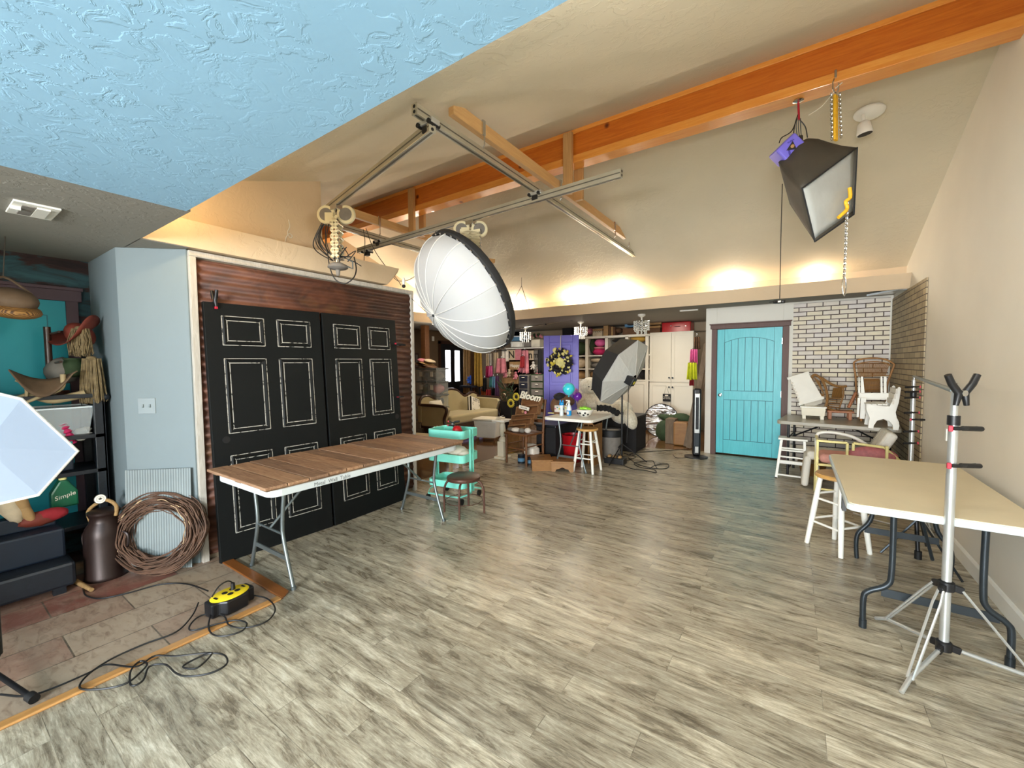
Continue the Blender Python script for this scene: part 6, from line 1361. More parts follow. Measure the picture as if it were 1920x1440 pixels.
for k in range(44):
    a=2*PI*k/44; MB().obox(bk(k/44,0)+nU*.004+(eu*math.cos(a)+ev*math.sin(a))*.004,(.022,.014,.006),Matrix((eu*-math.sin(a)+ev*math.cos(a),(eu*math.cos(a)+ev*math.sin(a)),nU)).transposed()).build('rim_eyelet','chrome',r)
MB().cyl(cU+nU*(dU-.01),cU+nU*(dU+.02),.012).build('tip','dark_steel',r,smooth=True)
MB().tube(curve([e2,e2-Z*.05,cU-nU*.30+Z*.12,cU-nU*.24],6),.016,8).build('mount_arm','dark_steel',r,smooth=True)
MB().obox(cU-nU*.30,(.10,.14,.12),Matrix((eu,nU,ev)).transposed()).build('lamp_housing','black_plastic',r,bev=.01)
o=railat(A0,A1,818)-Z*.03; MB().tube([o,cU+ (eu*math.cos(1.6)+ev*math.sin(1.6))*RU*1.03-nU*.03],.003,5).build('support_line','cord_black',r)
# ================= HANGING SOFTBOX (right) =================
hk=fy(1497,187,3.73); hk.z=3.385
D0_=(hk-CAM).dot(c_f)
r=T('strobe_head','purple strobe head hanging on cables from the beam','strobe',pdp(1474,281,D0_))
fc=pdp(1475,282,D0_+.02); du=(pdp(1499,262,D0_)-pdp(1466,294,D0_+.03)).normalized(); dv=(pdp(1486,294,D0_)-pdp(1466,272,D0_)).normalized(); dv=(dv-du*dv.dot(du)).normalized(); dn=du.cross(dv).normalized()
if dn.dot(c_f)>0: dn=-dn
Mh_=Matrix((du,dv,du.cross(dv))).transposed()
MB().obox(fc,(.165,.115,.13),Mh_).build('housing','purple_plastic',r,bev=.014,bseg=3)
fo=fc+dn*.0655; tr=[(-.020,-.018),(.034,-.004),(-.010,.034)]
MB().prism([(.012,.040),(-.040,-.004),(.030,-.022)],fo,du,dv,dn*.002).build('triangle_emblem','ink',r); MB().ball(fo+du*.006+dv*.004+dn*.002,(.014,.012,.003),10,6,M=Mh_).build('emblem_eye','cl_tan',r,smooth=True)
text('lettering','ALIEN',.017,fo+du*.020-dv*.030+dn*.001,(du*.9-dv*-.25),(dv*-.9-du*.25)*1,'purple_dark',r,ext=.0004,bold=.0006)
text('lettering','BEES',.017,fo-du*.034+dv*.022+dn*.001,(du*-.5+dv*.9),(du*-.9-dv*.5),'purple_dark',r,ext=.0004,bold=.0006)
MB().lathe([(.03,0),(.035,-.012),(.012,-.02)],hk,n=20).build('ceiling_plate','chrome',r,smooth=True)
tp=pdp(1500,268,D0_); MB().tube([hk-Z*.02,pdp(1498,225,D0_)],.007,8).build('red_strap','clamp_red',r,smooth=True)
for dx in (-3,0,3): MB().tube(curve([pdp(1498+dx,222,D0_),pdp(1497+dx*1.4,240,D0_),pdp(1500+dx,262,D0_)],5),.0035,6).build('support_cable','gray_steel',r)
MB().cyl(pdp(1500,256,D0_),pdp(1500,268,D0_),.018).build('swivel','ink',r,smooth=True)
for pts,lab in (([(1496,215),(1485,245),(1466,258),(1461,268)],'thin cable looping from the beam plate to the purple strobe'),([(1500,225),(1510,238),(1514,258)],'thin cable looping down right of the purple strobe'),([(1496,215),(1490,235),(1487,262)],'thin short cable dropping to the top of the purple strobe')):
    o=MB().tube(curve([pdp(x,y,D0_) for x,y in pts],6),.0035,6).build('thin_cable','cord_black',smooth=True); tag(o,lab,'cable')
sb=T('hanging_softbox','dark rectangular softbox with white face hanging from the beam at right','softbox',pdp(1540,350,D0_))
fA,fB,fC_,fD=pdp(1504,353,D0_-.28),pdp(1607,277,D0_-.10),pdp(1601,402,D0_+.0),pdp(1528,453,D0_-.16)
bA,bB,bC,bD=pdp(1460,304,D0_+.02),pdp(1504,266,D0_+.10),pdp(1525,290,D0_+.2),pdp(1481,382,D0_+.08)
def patch(a,b,c,d,nm,mat,bul=0,nrm=None):
    nrm=nrm or (b-a).cross(d-a).normalized()
    return MB().surf(lambda u,v:(a.lerp(b,u)).lerp(d.lerp(c,u),v)+nrm*bul*math.sin(PI*u)*math.sin(PI*v),9,9).build(nm,mat,sb,smooth=True,solid=.004)
up_=c_u
patch(bA,bB,fB,fA,'top_panel','charcoal_fabric',.13,(c_u-c_r*.1).normalized()); patch(bA,fA,fD,bD,'side_panel','charcoal_fabric',.03,-c_r)
patch(bB,bC,fC_,fB,'side_panel','charcoal_fabric',.0); patch(bD,fD,fC_,bC,'bottom_panel','charcoal_fabric',.0); patch(bA,bD,bC,bB,'rear_panel','charcoal_fabric',0)
rc_=(fA+fB+fC_+fD)/4; ins=lambda p,k=.10: p.lerp(rc_,k)+ (bA-fA)*.05
gA,gB,gC,gD=[ins(p) for p in (fA,fB,fC_,fD)]
patch(ins(fA,.03),ins(fB,.03),ins(fC_,.03),ins(fD,.03),'diffuser','silver_lining',-.02)
MB().tube([fA,fB,fC_,fD],.006,6,closed=True).build('edge_binding','black_fabric',sb)
# yellow ratchet rope and chain
h2=fy(1567,150,3.66); h2.z=3.40; D2=(h2-CAM).dot(c_f)
r=T('yellow_rope','coiled yellow rope hanging from a carabiner on the beam','rope',h2)
for k in range(4): MB().tube([pdp(1565+k*1.8,178,D2)+c_f*.004*k,pdp(1565+k*1.9,262,D2)+c_f*.004*k],.009,8).build('strand','yellow_rope',r,smooth=True)
MB().tube([pdp(1567+6*math.cos(t*.7),160+14*math.sin(t*.7),D2) for t in range(9)],.005,6,closed=True).build('carabiner','chrome',r,smooth=True)
MB().cyl(pdp(1567,132,D2-.02),pdp(1567,146,D2-.02),.008).build('eye_bolt','chrome',r)
def chain(p0,p1,label,n,nm='metal_chain'):
    r=T(nm,label,'chain',p0); 
    for k in range(n):
        c=p0.lerp(p1,(k+.5)/n); L_=(p1-p0).length/n*.72; s=tl if k%2 else Vector((-tl.y,tl.x,0)); MB().tube([c+s*.008*math.cos(2*PI*i/8)+Z*L_*math.sin(2*PI*i/8) for i in range(8)],.0028,5,closed=True).build('link','chrome',r,smooth=True)
    return r
chain(pdp(1558,175,D2),pdp(1560,262,D2),'thin chain hanging left of the yellow rope',20); chain(pdp(1574,175,D2),pdp(1577,258,D2),'thin chain hanging right of the yellow rope',20)
D3=D0_-.12
rr_=chain(pdp(1589,378,D3),pdp(1583,520,D3),'long steel chain hanging below the dark softbox',30)
r=T('chain_hook','steel snap hook at the bottom of the long chain','hook',pdp(1583,540,D3)); MB().tube([pdp(1583+3.5*math.cos(t*.785),537+18*math.sin(t*.785),D3) for t in range(8)],.0045,6,closed=True).build('hook_loop','chrome',r,smooth=True)
r=T('yellow_rope','knotted yellow rope end beside the softbox corner','rope',pdp(1590,360,D3)); MB().tube(curve([pdp(1593,352,D3),pdp(1594,370,D3),pdp(1586,378,D3),pdp(1588,392,D3),pdp(1572,408,D3)],6),.012,8).build('strand','yellow_rope',r,smooth=True)
# white cord from ceiling
a=fy(1690,0,3.6); o=MB().tube(curve([pdp(1692,-12,2.75),pdp(1660,70,2.85),pdp(1600,135,D2),pdp(1567,165,D2)],6),.004,6).build('thin_line','cushion_white',smooth=True); tag(o,'thin white cord slanting from the top edge to the carabiner','cord')
o=MB().tube(curve([pdp(1564,172,D2),pdp(1540,200,D2),pdp(1516,216,D2)],6),.003,6).build('thin_line','cushion_white',smooth=True); tag(o,'thin white line running from the carabiner down to the left','cord')
# cable with remote
o=MB().tube([pdp(1467,345,D0_+.02),pdp(1464,450,D0_),pdp(1462,560,D0_)],.003,6).build('sync_cable','cord_black',smooth=True); tag(o,'thin black vertical cable hanging left of the dark softbox','cable')
p=pdp(1461,566,D0_); r=T('trigger_remote','small black trigger remote dangling at the end of the cable','remote',p); MB().obox(p,(.075,.03,.022),rotm(0,.08,-.5)).build('remote_body','black_plastic',r,bev=.006); MB().obox(p-tl*.052,(.035,.01,.006),rotm(0,0,-.5)).build('antenna','black_plastic',r); MB().obox(p-tl*.01-Vector((c_f.x,c_f.y,0))*.018,(.02,.004,.012),rotm(0,0,-.5)).build('sticker','paper',r)
# emergency / security light
sc=Vector((.44,4.34,3.456)); ns=Vector((0,-.349,-.937)).normalized()
r=T('security_light','white twin-arm security spotlight on the sloped ceiling','light fixture',sc); us=ns.cross(Vector((0,1,0))).normalized(); vs_=us.cross(ns)
MB().ball(sc+ns*.03,(.10,.075,.035),20,10,M=Matrix((us,vs_,ns)).transposed()).build('base','white_paint',r,smooth=True)
q=sc+ns*.05-tl*.05; e=(Z*-.75-tl*.2+c_r*.3).normalized(); MB().cyl(q,q+e*.06,.012).build('arm','white_paint',r,smooth=True); MB().lathe([(.02,0),(.04,.02),(.052,.09),(.05,.10)],q+e*.05,e,24).build('lamp_head','white_paint',r,smooth=True); MB().lathe([(.046,.0),(.046,.004)],q+e*.147,e,24).build('lens','ink',r)
# white board wedged under the soffit
a=onp(1618,556,1,7.3); r=MB().add([fy(1625,553.5,6.9),fy(1684,542,6.6),fy(1701,541,6.5),fy(1698,546,7.2),fy(1680,549,7.35)],[(0,1,2,3,4)]).build('loose_board','clear_white',solid=.02); tag(r,'small pale panel sticking out under the soffit above the brick corner','panel')
# hook wire on the yellow-lit wall
xw=-3.725
w_=[fx(x,y,xw) for x,y in ((541,412),(543,425),(539,436),(544,446),(548,443),(543,438),(537,444),(534,455))]
o=MB().tube(curve(w_,5),.004,6).build('wall_wire','cushion_white',smooth=True); tag(o,'curly white wire hanging from a hook on the warm-lit upper wall','wire')
# small device clipped over the backdrop
p=pdp(757,533,4.4); r=T('clip_camera','small white clip device hanging above the far corner of the backdrop','device',p); MB().ball(p+Z*.03,(.018,.018,.045),10,8).build('clip_body','white_paint',r,smooth=True); MB().ball(p-Z*.02,.02,10,8).build('lens','ink',r,smooth=True)

# invented drum bodies for the added fill lights: two near end, one west wing
for x,y,z,zc_,lab in ((.15,1.30,2.55,sn(1.30),'white drum added for the fill light over the near right of the room'),(-.6,1.25,2.62,sn(1.25),'white drum added for the fill light over the near middle of the room'),(-6.2,6.3,2.2,ZC+.03,'white drum added for the fill light over the sofa')):
    r=T('added_fill_lamp',lab,'lamp',(x,y,z+.13)); MB().lathe([(.075,z+.13-zc_),(.08,z+.15-zc_),(.08,-.01),(.05,-.002)],(x,y,zc_),n=24).build('added_drum','white_paint',r,smooth=True)
# ================= RIGHT SIDE =================
# ----- rear folding table with kids' furniture -----
t2=T('folding_table','greige folding table against the brick wall holding toy furniture','table',(.45,6.6,0))
ang=-.12; c2=Vector((.45,6.57,0)); M2=rotm(0,0,ang)
def W2(x,y,z): return c2+M2@Vector((x,y,z))
m=ttop(-.585,.585,-.38,.38,.70,.745,.05); m.v=[c2+M2@p for p in m.v]; m.build('tabletop','plastic_greige',t2,bev=.006)
for s in (-1,1):
    m=MB()
    for q in (-1,1): m.tube([W2(s*.47,q*.26,.70),W2(s*.47,q*.26,.02)],.014,8); 
    m.tube([W2(s*.47,-.26,.12),W2(s*.47,.26,.12)],.012,8); m.tube([W2(s*.47,-.26,.52),W2(s*.47,.26,.52)],.01,8); m.build('leg_frame','black_metal',t2,smooth=True)
    MB().tube([W2(s*.46,0,.5),W2(s*.12,0,.69)],.010,8).build('brace','black_metal',t2)
def on2(x,y): return fz(x,y,.746)
# white toy planter/cot
q=on2(1524,786); r=T('toy_cot','small white toy cot box at the left of the greige table','toy furniture',q)
a=fy(1502,762,q.y); b=fy(1548,781,q.y); 
m=MB(); m.add([(a.x+.01,q.y,b.z),(b.x-.01,q.y,b.z),(b.x-.01,q.y+.22,b.z),(a.x+.01,q.y+.22,b.z),(a.x,q.y-.01,a.z),(b.x,q.y-.01,a.z),(b.x,q.y+.23,a.z),(a.x,q.y+.23,a.z)],[(0,3,2,1),(4,5,6,7),(0,1,5,4),(1,2,6,5),(2,3,7,6),(3,0,4,7)]).build('box_body','cream_paint',r,bev=.004)
MB().box(a.x-.01,b.x+.01,q.y-.02,q.y+.24,a.z-.012,a.z+.004).build('rim','white_paint',r,bev=.003)
for x in (a.x+.035,b.x-.035):
    for y in (q.y+.02,q.y+.2): MB().box(x-.018,x+.018,y-.018,y+.018,.746,b.z+.002).build('leg','cream_paint',r)
# tilted white doll bench on it
Y_=q.y+.05; P4=[fy(1481,709,Y_-.02),fy(1515,699,Y_+.06),fy(1542,746,Y_+.06),fy(1500,757,Y_-.02)]
r=T('doll_bench','white upturned doll bench tilted on top of the toy cot','toy furniture',P4[3])
m=MB(); m.add(P4,[(0,1,2,3)]).build('board','white_paint',r,solid=.016,bev=.003)
dn_=(P4[1]-P4[0]).normalized(); MB().bar(P4[0]-dn_*.03,P4[1]+dn_*.01,.02,.035).build('rail','white_paint',r,bev=.003); MB().bar(P4[3]-dn_*.02,P4[2]+dn_*.015,.02,.035).build('rail','white_paint',r,bev=.003)
s_=(P4[3]-P4[0])
for t in (.15,.85):
    a=P4[0].lerp(P4[3],t); m=MB()
MB().add([P4[3]+Vector((.05,.03,0)),P4[2]+Vector((0,.03,0)),P4[2]+Vector((0,.08,-.07)),P4[3]+Vector((.05,.08,-.08))],[(0,1,2,3)]).build('apron','cushion_white',r,solid=.012)
m=MB(); 
for k in range(6): a=P4[0].lerp(P4[3],.2+.12*k); m.ball(a+dn_*.004,(.016,.012,.02),8,6)
m.build('scalloped_edge','cushion_white',r)
# orange-brown low wooden bench + tilted wicker rocker on it
q=on2(1578,787); r=T('wooden_toy_bench','small reddish wooden bench in the middle of the greige table','toy furniture',q)
a=fy(1551,769,q.y); b=fy(1602,774,q.y); MB().box(a.x,b.x,q.y,q.y+.22,a.z-.028,a.z-.004).build('top','chair_orange',r,bev=.004)
for x in (a.x+.03,b.x-.04):
    for y in (q.y+.02,q.y+.2): MB().box(x-.018,x+.018,y-.018,y+.018,.746,a.z-.02).build('leg','chair_orange',r,bev=.003)
MB().obox(fy(1598,750,q.y+.06),(.035,.03,.22),rotm(0,.35,0)).build('slanted_board','chair_orange',r,bev=.012)
Yw=q.y+.06; r=T('wicker_rocking_chair','small brown wicker rocking chair tipped on the wooden toy bench','toy chair',fy(1560,765,Yw))
def wl(pts,rad,nm,Y=Yw,mat='wicker',dY=0): return MB().tube(curve([fy(x,y,Y+(p[0] if p else 0)) for x,y,*p in pts],5),rad,7).build(nm,mat,r,smooth=True)
for dy in (0,.16):
    wl([(1522,706,dy),(1529,703,dy),(1540,711,dy),(1549,730,dy),(1551,752,dy),(1546,764,dy)],.016,'back_hoop'); wl([(1522,706,dy),(1524,722,dy),(1532,735,dy),(1545,742,dy)],.014,'back_hoop')
    wl([(1545,762,dy),(1560,768,dy),(1580,772,dy),(1598,770,dy)],.012,'rocker'); wl([(1540,708,dy),(1560,721,dy),(1577,725,dy),(1588,724,dy)],.016,'armrest')
    wl([(1581,726,dy),(1581,742,dy),(1574,764,dy)],.010,'front_leg')
    for k in range(5): wl([(1548,745+4*k,dy),(1562,747+4*k,dy),(1576,748+4*k,dy)],.006,'side_slat')
    for k in range(4): wl([(1526+3*k,707+2*k,dy),(1541+1.5*k,732+3*k,dy)],.005,'back_spoke')
MB().add([fy(1562,728,Yw+.02),fy(1579,727,Yw+.02),fy(1579,746,Yw+.14),fy(1559,745,Yw+.14)],[(0,1,2,3)]).build('woven_panel','wicker',r,solid=.012)
for k in range(6): wl([(1549+5*k,762+k,0),(1549+5*k,760+k,.16)],.006,'seat_slat')
# wicker armchair with high hoop back
Yc=6.92; r=T('wicker_armchair','wicker chair with high rounded openwork back behind the white toy benches','toy chair',fy(1640,780,Yc))
hoop=[(1609,768),(1606,740),(1604,705),(1601,685),(1603,678),(1615,673.5),(1638,671.5),(1660,674),(1674,681),(1676,686),(1670,702),(1663,725),(1661,768)]
MB().tube(curve([fy(x,y,Yc) for x,y in hoop],5),.011,8).build('outer_hoop','cane',r,smooth=True)
inn=[(1607,684),(1617,680),(1638,678),(1658,680),(1670,686)]; MB().tube(curve([fy(x,y,Yc) for x,y in inn],5),.007,6).build('inner_hoop','cane',r,smooth=True)
MB().tube([fy(1606,706,Yc),fy(1668,704,Yc)],.006,6).build('cross_rail','cane',r)
m=MB()
for k in range(34): x=1606+k*1.9; m.tube([fy(x,680,Yc),fy(1610+k*1.5,705,Yc)],.0026,4)
m.build('fine_weave','cane',r)
MB().tube([fy(1620,711,Yc-.01),fy(1649,711,Yc-.01)],.009,7).build('cross_rail','cane',r)
m=MB().add([fy(1620,712,Yc),fy(1650,712,Yc),fy(1650,735,Yc),fy(1618,735,Yc)],[(0,1,2,3)]).build('woven_panel','wicker',r,solid=.008)
for k in range(3): MB().tube([fy(1618,714+k*8,Yc-.02),fy(1650,714+k*8,Yc-.02)],.006,6).build('weave_band','cane',r)
MB().box(fy(1610,760,Yc).x,fy(1661,760,Yc).x,Yc-.26,Yc+.01,fy(1640,757,Yc).z-.02,fy(1640,757,Yc).z).build('seat','wicker',r,bev=.01)
for x in (1611,1660):
    for dy in (-.25,0): p=fy(x,760,Yc+dy*0); MB().cyl((p.x,Yc+dy,.746),(p.x,Yc+dy,fy(1640,757,Yc).z),.012).build('leg','cane',r,smooth=True)
# white toy bench upside down
Yb=6.30; r=T('upturned_toy_bench','small white slatted toy bench turned upside down with legs up','toy furniture',fy(1638,755,Yb))
P=lambda x,y,dy=0: fy(x,y,Yb+dy)
MB().add([P(1610,737),P(1667,737),P(1667,747),P(1610,747)],[(0,1,2,3)]).build('apron','white_paint',r,solid=.022,bev=.003)
for k in range(6): a=P(1618+9*k,748); MB().box(a.x-.022,a.x+.022,Yb,Yb+.28,a.z-.01,a.z+.006).build('slat','white_paint',r,bev=.002)
for dy in (0,.26):
    for x0,x1,x2,x3 in ((1609,1613,1609,1611),(1614,1621,1613,1618),(1651,1655,1650,1654),(1657,1662,1656,1662)):
        MB().add([P(x2+1,706,dy),P(x3,706,dy),P(x1,737,dy),P(x0,737,dy)],[(0,1,2,3)]).build('leg','white_paint',r,solid=.018)
# white open-leg stool boards standing at left of bench
r=T('toy_stool_legs','white boards of a folded toy stool standing left of the curved toy bench','toy furniture',fy(1612,784,6.2))
for x0,x1,t_,y1 in ((1608,1613,746,782),(1614,1624,746,785)): MB().add([fy(x0,t_,6.22),fy(x1,t_,6.22),fy(x1-3,y1,6.22),fy(x0-2,y1,6.22)],[(0,1,2,3)]).build('board','white_paint',r,solid=.02)
# white curved toy bench
Yk=5.985; pr=[(1624.4,749),(1640,750),(1652,752),(1668,753),(1673.7,743),(1679,728),(1684,717.5),(1687,716),(1690,719),(1686,745),(1680,764),(1682,774),(1686,782),(1687,790),(1685,798),(1674.8,797),(1674,788),(1668,781),(1656.5,777),(1645,780),(1639,789),(1638,795),(1627.8,793.5),(1629,784),(1631,775),(1628,768),(1624.4,759)]
bw=[fy(x,y,Yk) for x,y in pr]; r=T('curved_toy_bench','white toy bench with curved arched side panel at the right of the greige table','toy furniture',bw[14])
zmin=min(p.z for p in bw)
for dy in (0,.30): m=MB(); m.prism([(p.x,p.z-zmin+.746) for p in bw],(0,Yk+dy,0),(1,0,0),(0,0,1),(0,.02,0)); m.build('side_panel','white_paint',r,bev=.003)
dz_=.746-zmin
for k in range(4): a=fy(1630+10*k,751,Yk); MB().box(a.x-.02,a.x+.02,Yk-.005,Yk+.325,a.z+dz_,a.z+dz_+.014).build('seat_slat','white_paint',r,bev=.002)
for k in range(3): a=fy(1676+3.2*k,744-10*k,Yk); MB().box(a.x-.012,a.x+.004,Yk-.005,Yk+.325,a.z+dz_-.03,a.z+dz_+.025).build('back_slat','cushion_white',r,bev=.002)
# ----- white step ladder stool -----
r=T('step_ladder_stool','white wooden step ladder stool in front of the teal door','step stool',(0,6.2,0))
f0=fz(1455,896);f1=fz(1512,904); t0=fz(1462,817,.665); t1=fz(1515,822,.665); bk_=Vector((.02,.30,0))
y_=min(t0.y,t1.y); 
tt0=Vector((f0.x+.05,f0.y+.08,.60));tt1=Vector((f1.x-.03,f1.y+.08,.60))
ztop=zup(1487,822,(tt0+tt1)/2); tt0.z=tt1.z=ztop-.02
for a,b in ((f0,tt0),(f1,tt1)): MB().bar(a,b,.03,.03,up=(0,1,0)).build('leg','white_paint',r,bev=.004)
for a,b in ((f0,tt0),(f1,tt1)): MB().bar(a+Vector((.0,.42,0)),b+Vector((0,.05,-.02)),.028,.028,up=(0,1,0)).build('leg','white_paint',r,bev=.004)
MB().obox((tt0+tt1)/2+Vector((0,.05,.01)),((tt1-tt0).length+.07,.20,.026)).build('seat','white_paint',r,bev=.006)
for t in (.10,.44,.56,.78):
    a=f0.lerp(tt0,t);b=f1.lerp(tt1,t); MB().bar(a,b,.02,.02 if t!=.44 else .03).build('rung','white_paint',r,bev=.003)
for t in (.40,.72): a=f0.lerp(tt0,t)+Vector((0,.08,0));b=f1.lerp(tt1,t)+Vector((0,.08,0)); MB().obox((a+b)/2,((b-a).length+.02,.15,.02)).build('tread','white_paint',r,bev=.004)
for a in (f0,f1): MB().cyl(a,a+Z*.015,.018).build('rubber_foot','black_rubber',r)
# ----- yellow-framed chair with pink cushions -----
g0=fz(1530,936); r=T('gold_frame_chair','pale gold square-tube chair with pink seat and rose back cushion','chair',g0); Yg=g0.y
G=lambda x,y,dy=0: fy(x,y,Yg+dy)
zs_=G(1530,826).z; zse=G(1530,870).z
xl=g0.x; xr=xl+.56
def gb(a,b,nm,w_=.024): MB().bar(a,b,w_,w_).build(nm,'cushion_gold',r,bev=.003)
for x in (xl,xr):
    for dy in (0,.36): gb((x,Yg+dy,0),(x,Yg+dy,zs_),'leg')
for dy in (0,.36): gb((xl,Yg+dy,zse-.0),(xr,Yg+dy,zse),'seat_rail')
gb((xl,Yg,zs_),(xl+.25,Yg,zs_),'arm_rail'); gb((xl+.25,Yg,zs_),(xl+.25,Yg,zse+.09),'arm_post'); gb((xl,Yg,zs_),(xl,Yg+.36,zs_),'arm_rail')
gb((xl,Yg,.12),(xr,Yg,.12),'stretcher',.02)
pts=[(xl+.30,Yg+.02,zs_-.08),(xl+.30,Yg+.02,zs_),(xr-.02,Yg+.03,zs_-.02),(xr+.10,Yg+.05,zs_-.14),(xr+.10,Yg+.05,zs_-.28)]
for a,b in zip(pts,pts[1:]): gb(a,b,'back_frame')
MB().box(xl+.02,xr-.02,Yg+.02,Yg+.36,zse+.01,zse+.11).build('seat_cushion','pink_fabric',r,bev=.045,bseg=4)
MB().ball(((xl+.28+xr+.08)/2,Yg+.06,zs_-.12),((xr-xl-.2)/2+.02,.06,.095),22,12).build('back_cushion','rose_fabric',r,smooth=True)
# ----- white tube patio chair behind -----
p0=fz(1517,893); Yp=6.05; r=T('patio_lounge_chair','white tube-frame patio chair with reclined ivory cushions under the greige table edge','chair',(.45,Yp,0))
H=lambda x,y,dy=0: fy(x,y,Yp-.18+dy)
for dy in (0,.42): 
    MB().tube(curve([H(1533,880,dy),H(1531,840,dy),H(1531,822,dy),H(1536,812,dy),H(1560,811,dy),H(1595,818,dy),H(1622,832,dy),H(1640,846,dy)],6),.017,8).build('arm_tube','white_paint',r,smooth=True)
    MB().tube([H(1533,880,dy),(H(1533,880,dy).x,Yp-.18+dy,0)],.015,8).build('leg','white_paint',r,smooth=True); MB().tube([H(1640,846,dy),(H(1650,880,dy).x,Yp-.18+dy,0)],.015,8).build('leg','white_paint',r,smooth=True)
a=H(1517,842); b=H(1615,850); 
zc_=a.z-.03
MB().box(a.x-.02,b.x,Yp-.16,Yp+.24,zc_-.10,zc_+.0).build('seat_cushion','cushion_white',r,bev=.04,bseg=4)
MB().obox((a.x-.02,Yp+.04,zc_-.24),(.07,.40,.36),rotm(0,.08,0)).build('front_roll','cushion_white',r,bev=.03,bseg=4)
bt=H(1659,812,.1); bb=H(1625,858,.1); bc_=(bt+bb)/2; an=math.atan2(bt.x-bb.x,bt.z-bb.z)
MB().obox(bc_+Vector((.03,0,0)),(.10,.44,(bt-bb).length+.06),rotm(0,an,0)).build('back_cushion','cushion_white',r,bev=.035,bseg=4)
for k in (-.1,.1): MB().obox(bc_+Vector((.03,0,0))+rotm(0,an,0)@Vector((-.051,k,0)),(.004,.006,(bt-bb).length),rotm(0,an,0)).build('piping','cabinet_line',r)
r=T('storage_basket','dark basket on the floor under the greige table','basket',(.25,6.7,0)); MB().lathe([(.12,0),(.16,.16),(.165,.17),(.13,.17)],(.22,6.72,0),n=20).build('basket_body','wicker',r,smooth=True)
r=T('black_equipment_stand','folded black stands leaning in the corner under the greige table','stand',(.93,6.6,0))
for a,b in (((.85,6.3,0),(.97,6.75,.68)),((.93,6.25,0),(.95,6.6,.66)),((1.0,6.4,0),(.9,6.8,.62)),((.80,6.5,0),(1.0,6.3,.4))): MB().tube([a,b],.014,8).build('tube_section','black_metal',r,smooth=True)
# ----- front right folding table -----
ft_=T('folding_table','large cream-topped folding table at the right against the side wall','table',(.63,3.55,0))
m=ttop(.245,.985,2.80,4.26,.70,.735,.05); m.build('skirt','plastic_white',ft_,bev=.008); m=ttop(.255,.975,2.81,4.25,.733,.7405,.045); m.build('top_surface','plastic_beige',ft_,bev=.002)
def zleg(y,s,x0,x1):
    m=MB()
    for x,dx in ((x0,-.11),(x1,.05)):
        m.tube(curve([(x-dx*.9,y,.70),(x-dx*.9,y,.34),(x-dx*.85,y,.25),(x-dx*.1,y,.185),(x,y,.15),(x,y,.03)],6),.0145,10)
        m.cyl((x,y,0),(x,y,.035),.018)
    m.build('leg_frame','dark_steel',ft_,smooth=True)
    MB().obox(((x0+x1)/2+.02,y,.20),(x1-x0-.02,.006,.045)).build('leg_crossbar','dark_steel',ft_)
m=MB(); a0=fz(1617,1172);
for xb,xt in ((.347,.46),(.90,.80)):
    m.tube(curve([(xt,2.98,.70),(xt,2.98,.36),(xt-(xt-xb)*.15,2.98,.27),(xb+(xt-xb)*.2,2.98,.215),(xb,2.98,.17),(xb,2.98,.02)],6),.0145,10); m.cyl((xb,2.98,0),(xb,2.98,.045),.018)
m.build('leg_frame','dark_steel',ft_,smooth=True); MB().obox((.64,2.98,.225),(.44,.006,.045)).build('leg_crossbar','dark_steel',ft_)
m=MB()
for xb,xt in ((.42,.50),(.92,.84)): m.tube(curve([(xt,4.02,.70),(xt,4.02,.34),(xb,4.02,.18),(xb,4.02,.0)],6),.0145,10)
m.build('leg_frame','dark_steel',ft_,smooth=True); MB().obox((.66,4.02,.23),(.40,.006,.045)).build('leg_crossbar','dark_steel',ft_)
MB().tube([(.62,3.0,.45),(.62,3.42,.69)],.008,8).build('brace','dark_steel',ft_); MB().tube([(.62,4.0,.45),(.62,3.6,.69)],.008,8).build('brace','dark_steel',ft_)
MB().box(.30,.50,3.3,3.5,.66,.70).build('under_bracket','black_plastic',ft_); MB().box(.90,.94,2.84,2.87,.66,.70).build('latch','ink',ft_)
MB().box(.25,.27,3.1,3.16,.61,.70).build('side_latch','black_plastic',ft_)
# ----- backdrop stands -----
def bstand(c,label,hub,low,top,feet,nc,hh=1.30,full=True):
    c=Vector(c); r=T('backdrop_stand',label,'stand',c)
    MB().cyl(c+Z*.11,c+Z*(hub+.55),.0185,n=18).build('lower_tube','alu',r,smooth=True); MB().cyl(c+Z*(hub+.55),c+Z*(top-.17),.0175,n=18).build('upper_tube','alu',r,smooth=True); MB().cyl(c+Z*(top-.17),c+Z*(top-.03),.0135,n=18).build('tip_tube','alu',r,smooth=True)
    MB().cyl(c+Z*(top-.19),c+Z*(top-.145),.023,n=18).build('collar','black_plastic',r,smooth=True); MB().cyl(c+Z*(top-.03),c+Z*(top+.01),.007,n=10).build('spigot','chrome',r,smooth=True)
    for z in (hub,low):
        MB().lathe([(.021,-.025),(.030,-.02),(.030,.02),(.021,.025)],c+Z*z,n=16).build('hub','black_plastic',r,smooth=True)
        for f in feet: e=(Vector(f)-c); e.z=0; e.normalize(); MB().bar(c+Z*z+e*.01,c+Z*(z-.012)+e*.06,.022,.032).build('hub_lug','black_plastic',r,bev=.004)
    for f in feet:
        f=Vector(f); e=f-c; e.z=0; L_=e.length; e.normalize(); s=Vector((-e.y,e.x,0)); top_=c+e*.055+Z*(hub-.01); kn=c+e*(L_*.82)+Z*.05; end=Vector((f.x,f.y,.012))
        for q in (-1,1): MB().tube([top_+s*q*.009,top_.lerp(kn,.15)+s*q*.014,kn+s*q*.010],.0055,6).build('leg_tube','alu',r,smooth=True)
        MB().tube([c+e*.055+Z*(low-.01),kn,end],.010,8).build('lower_leg','alu',r,smooth=True)
    return r
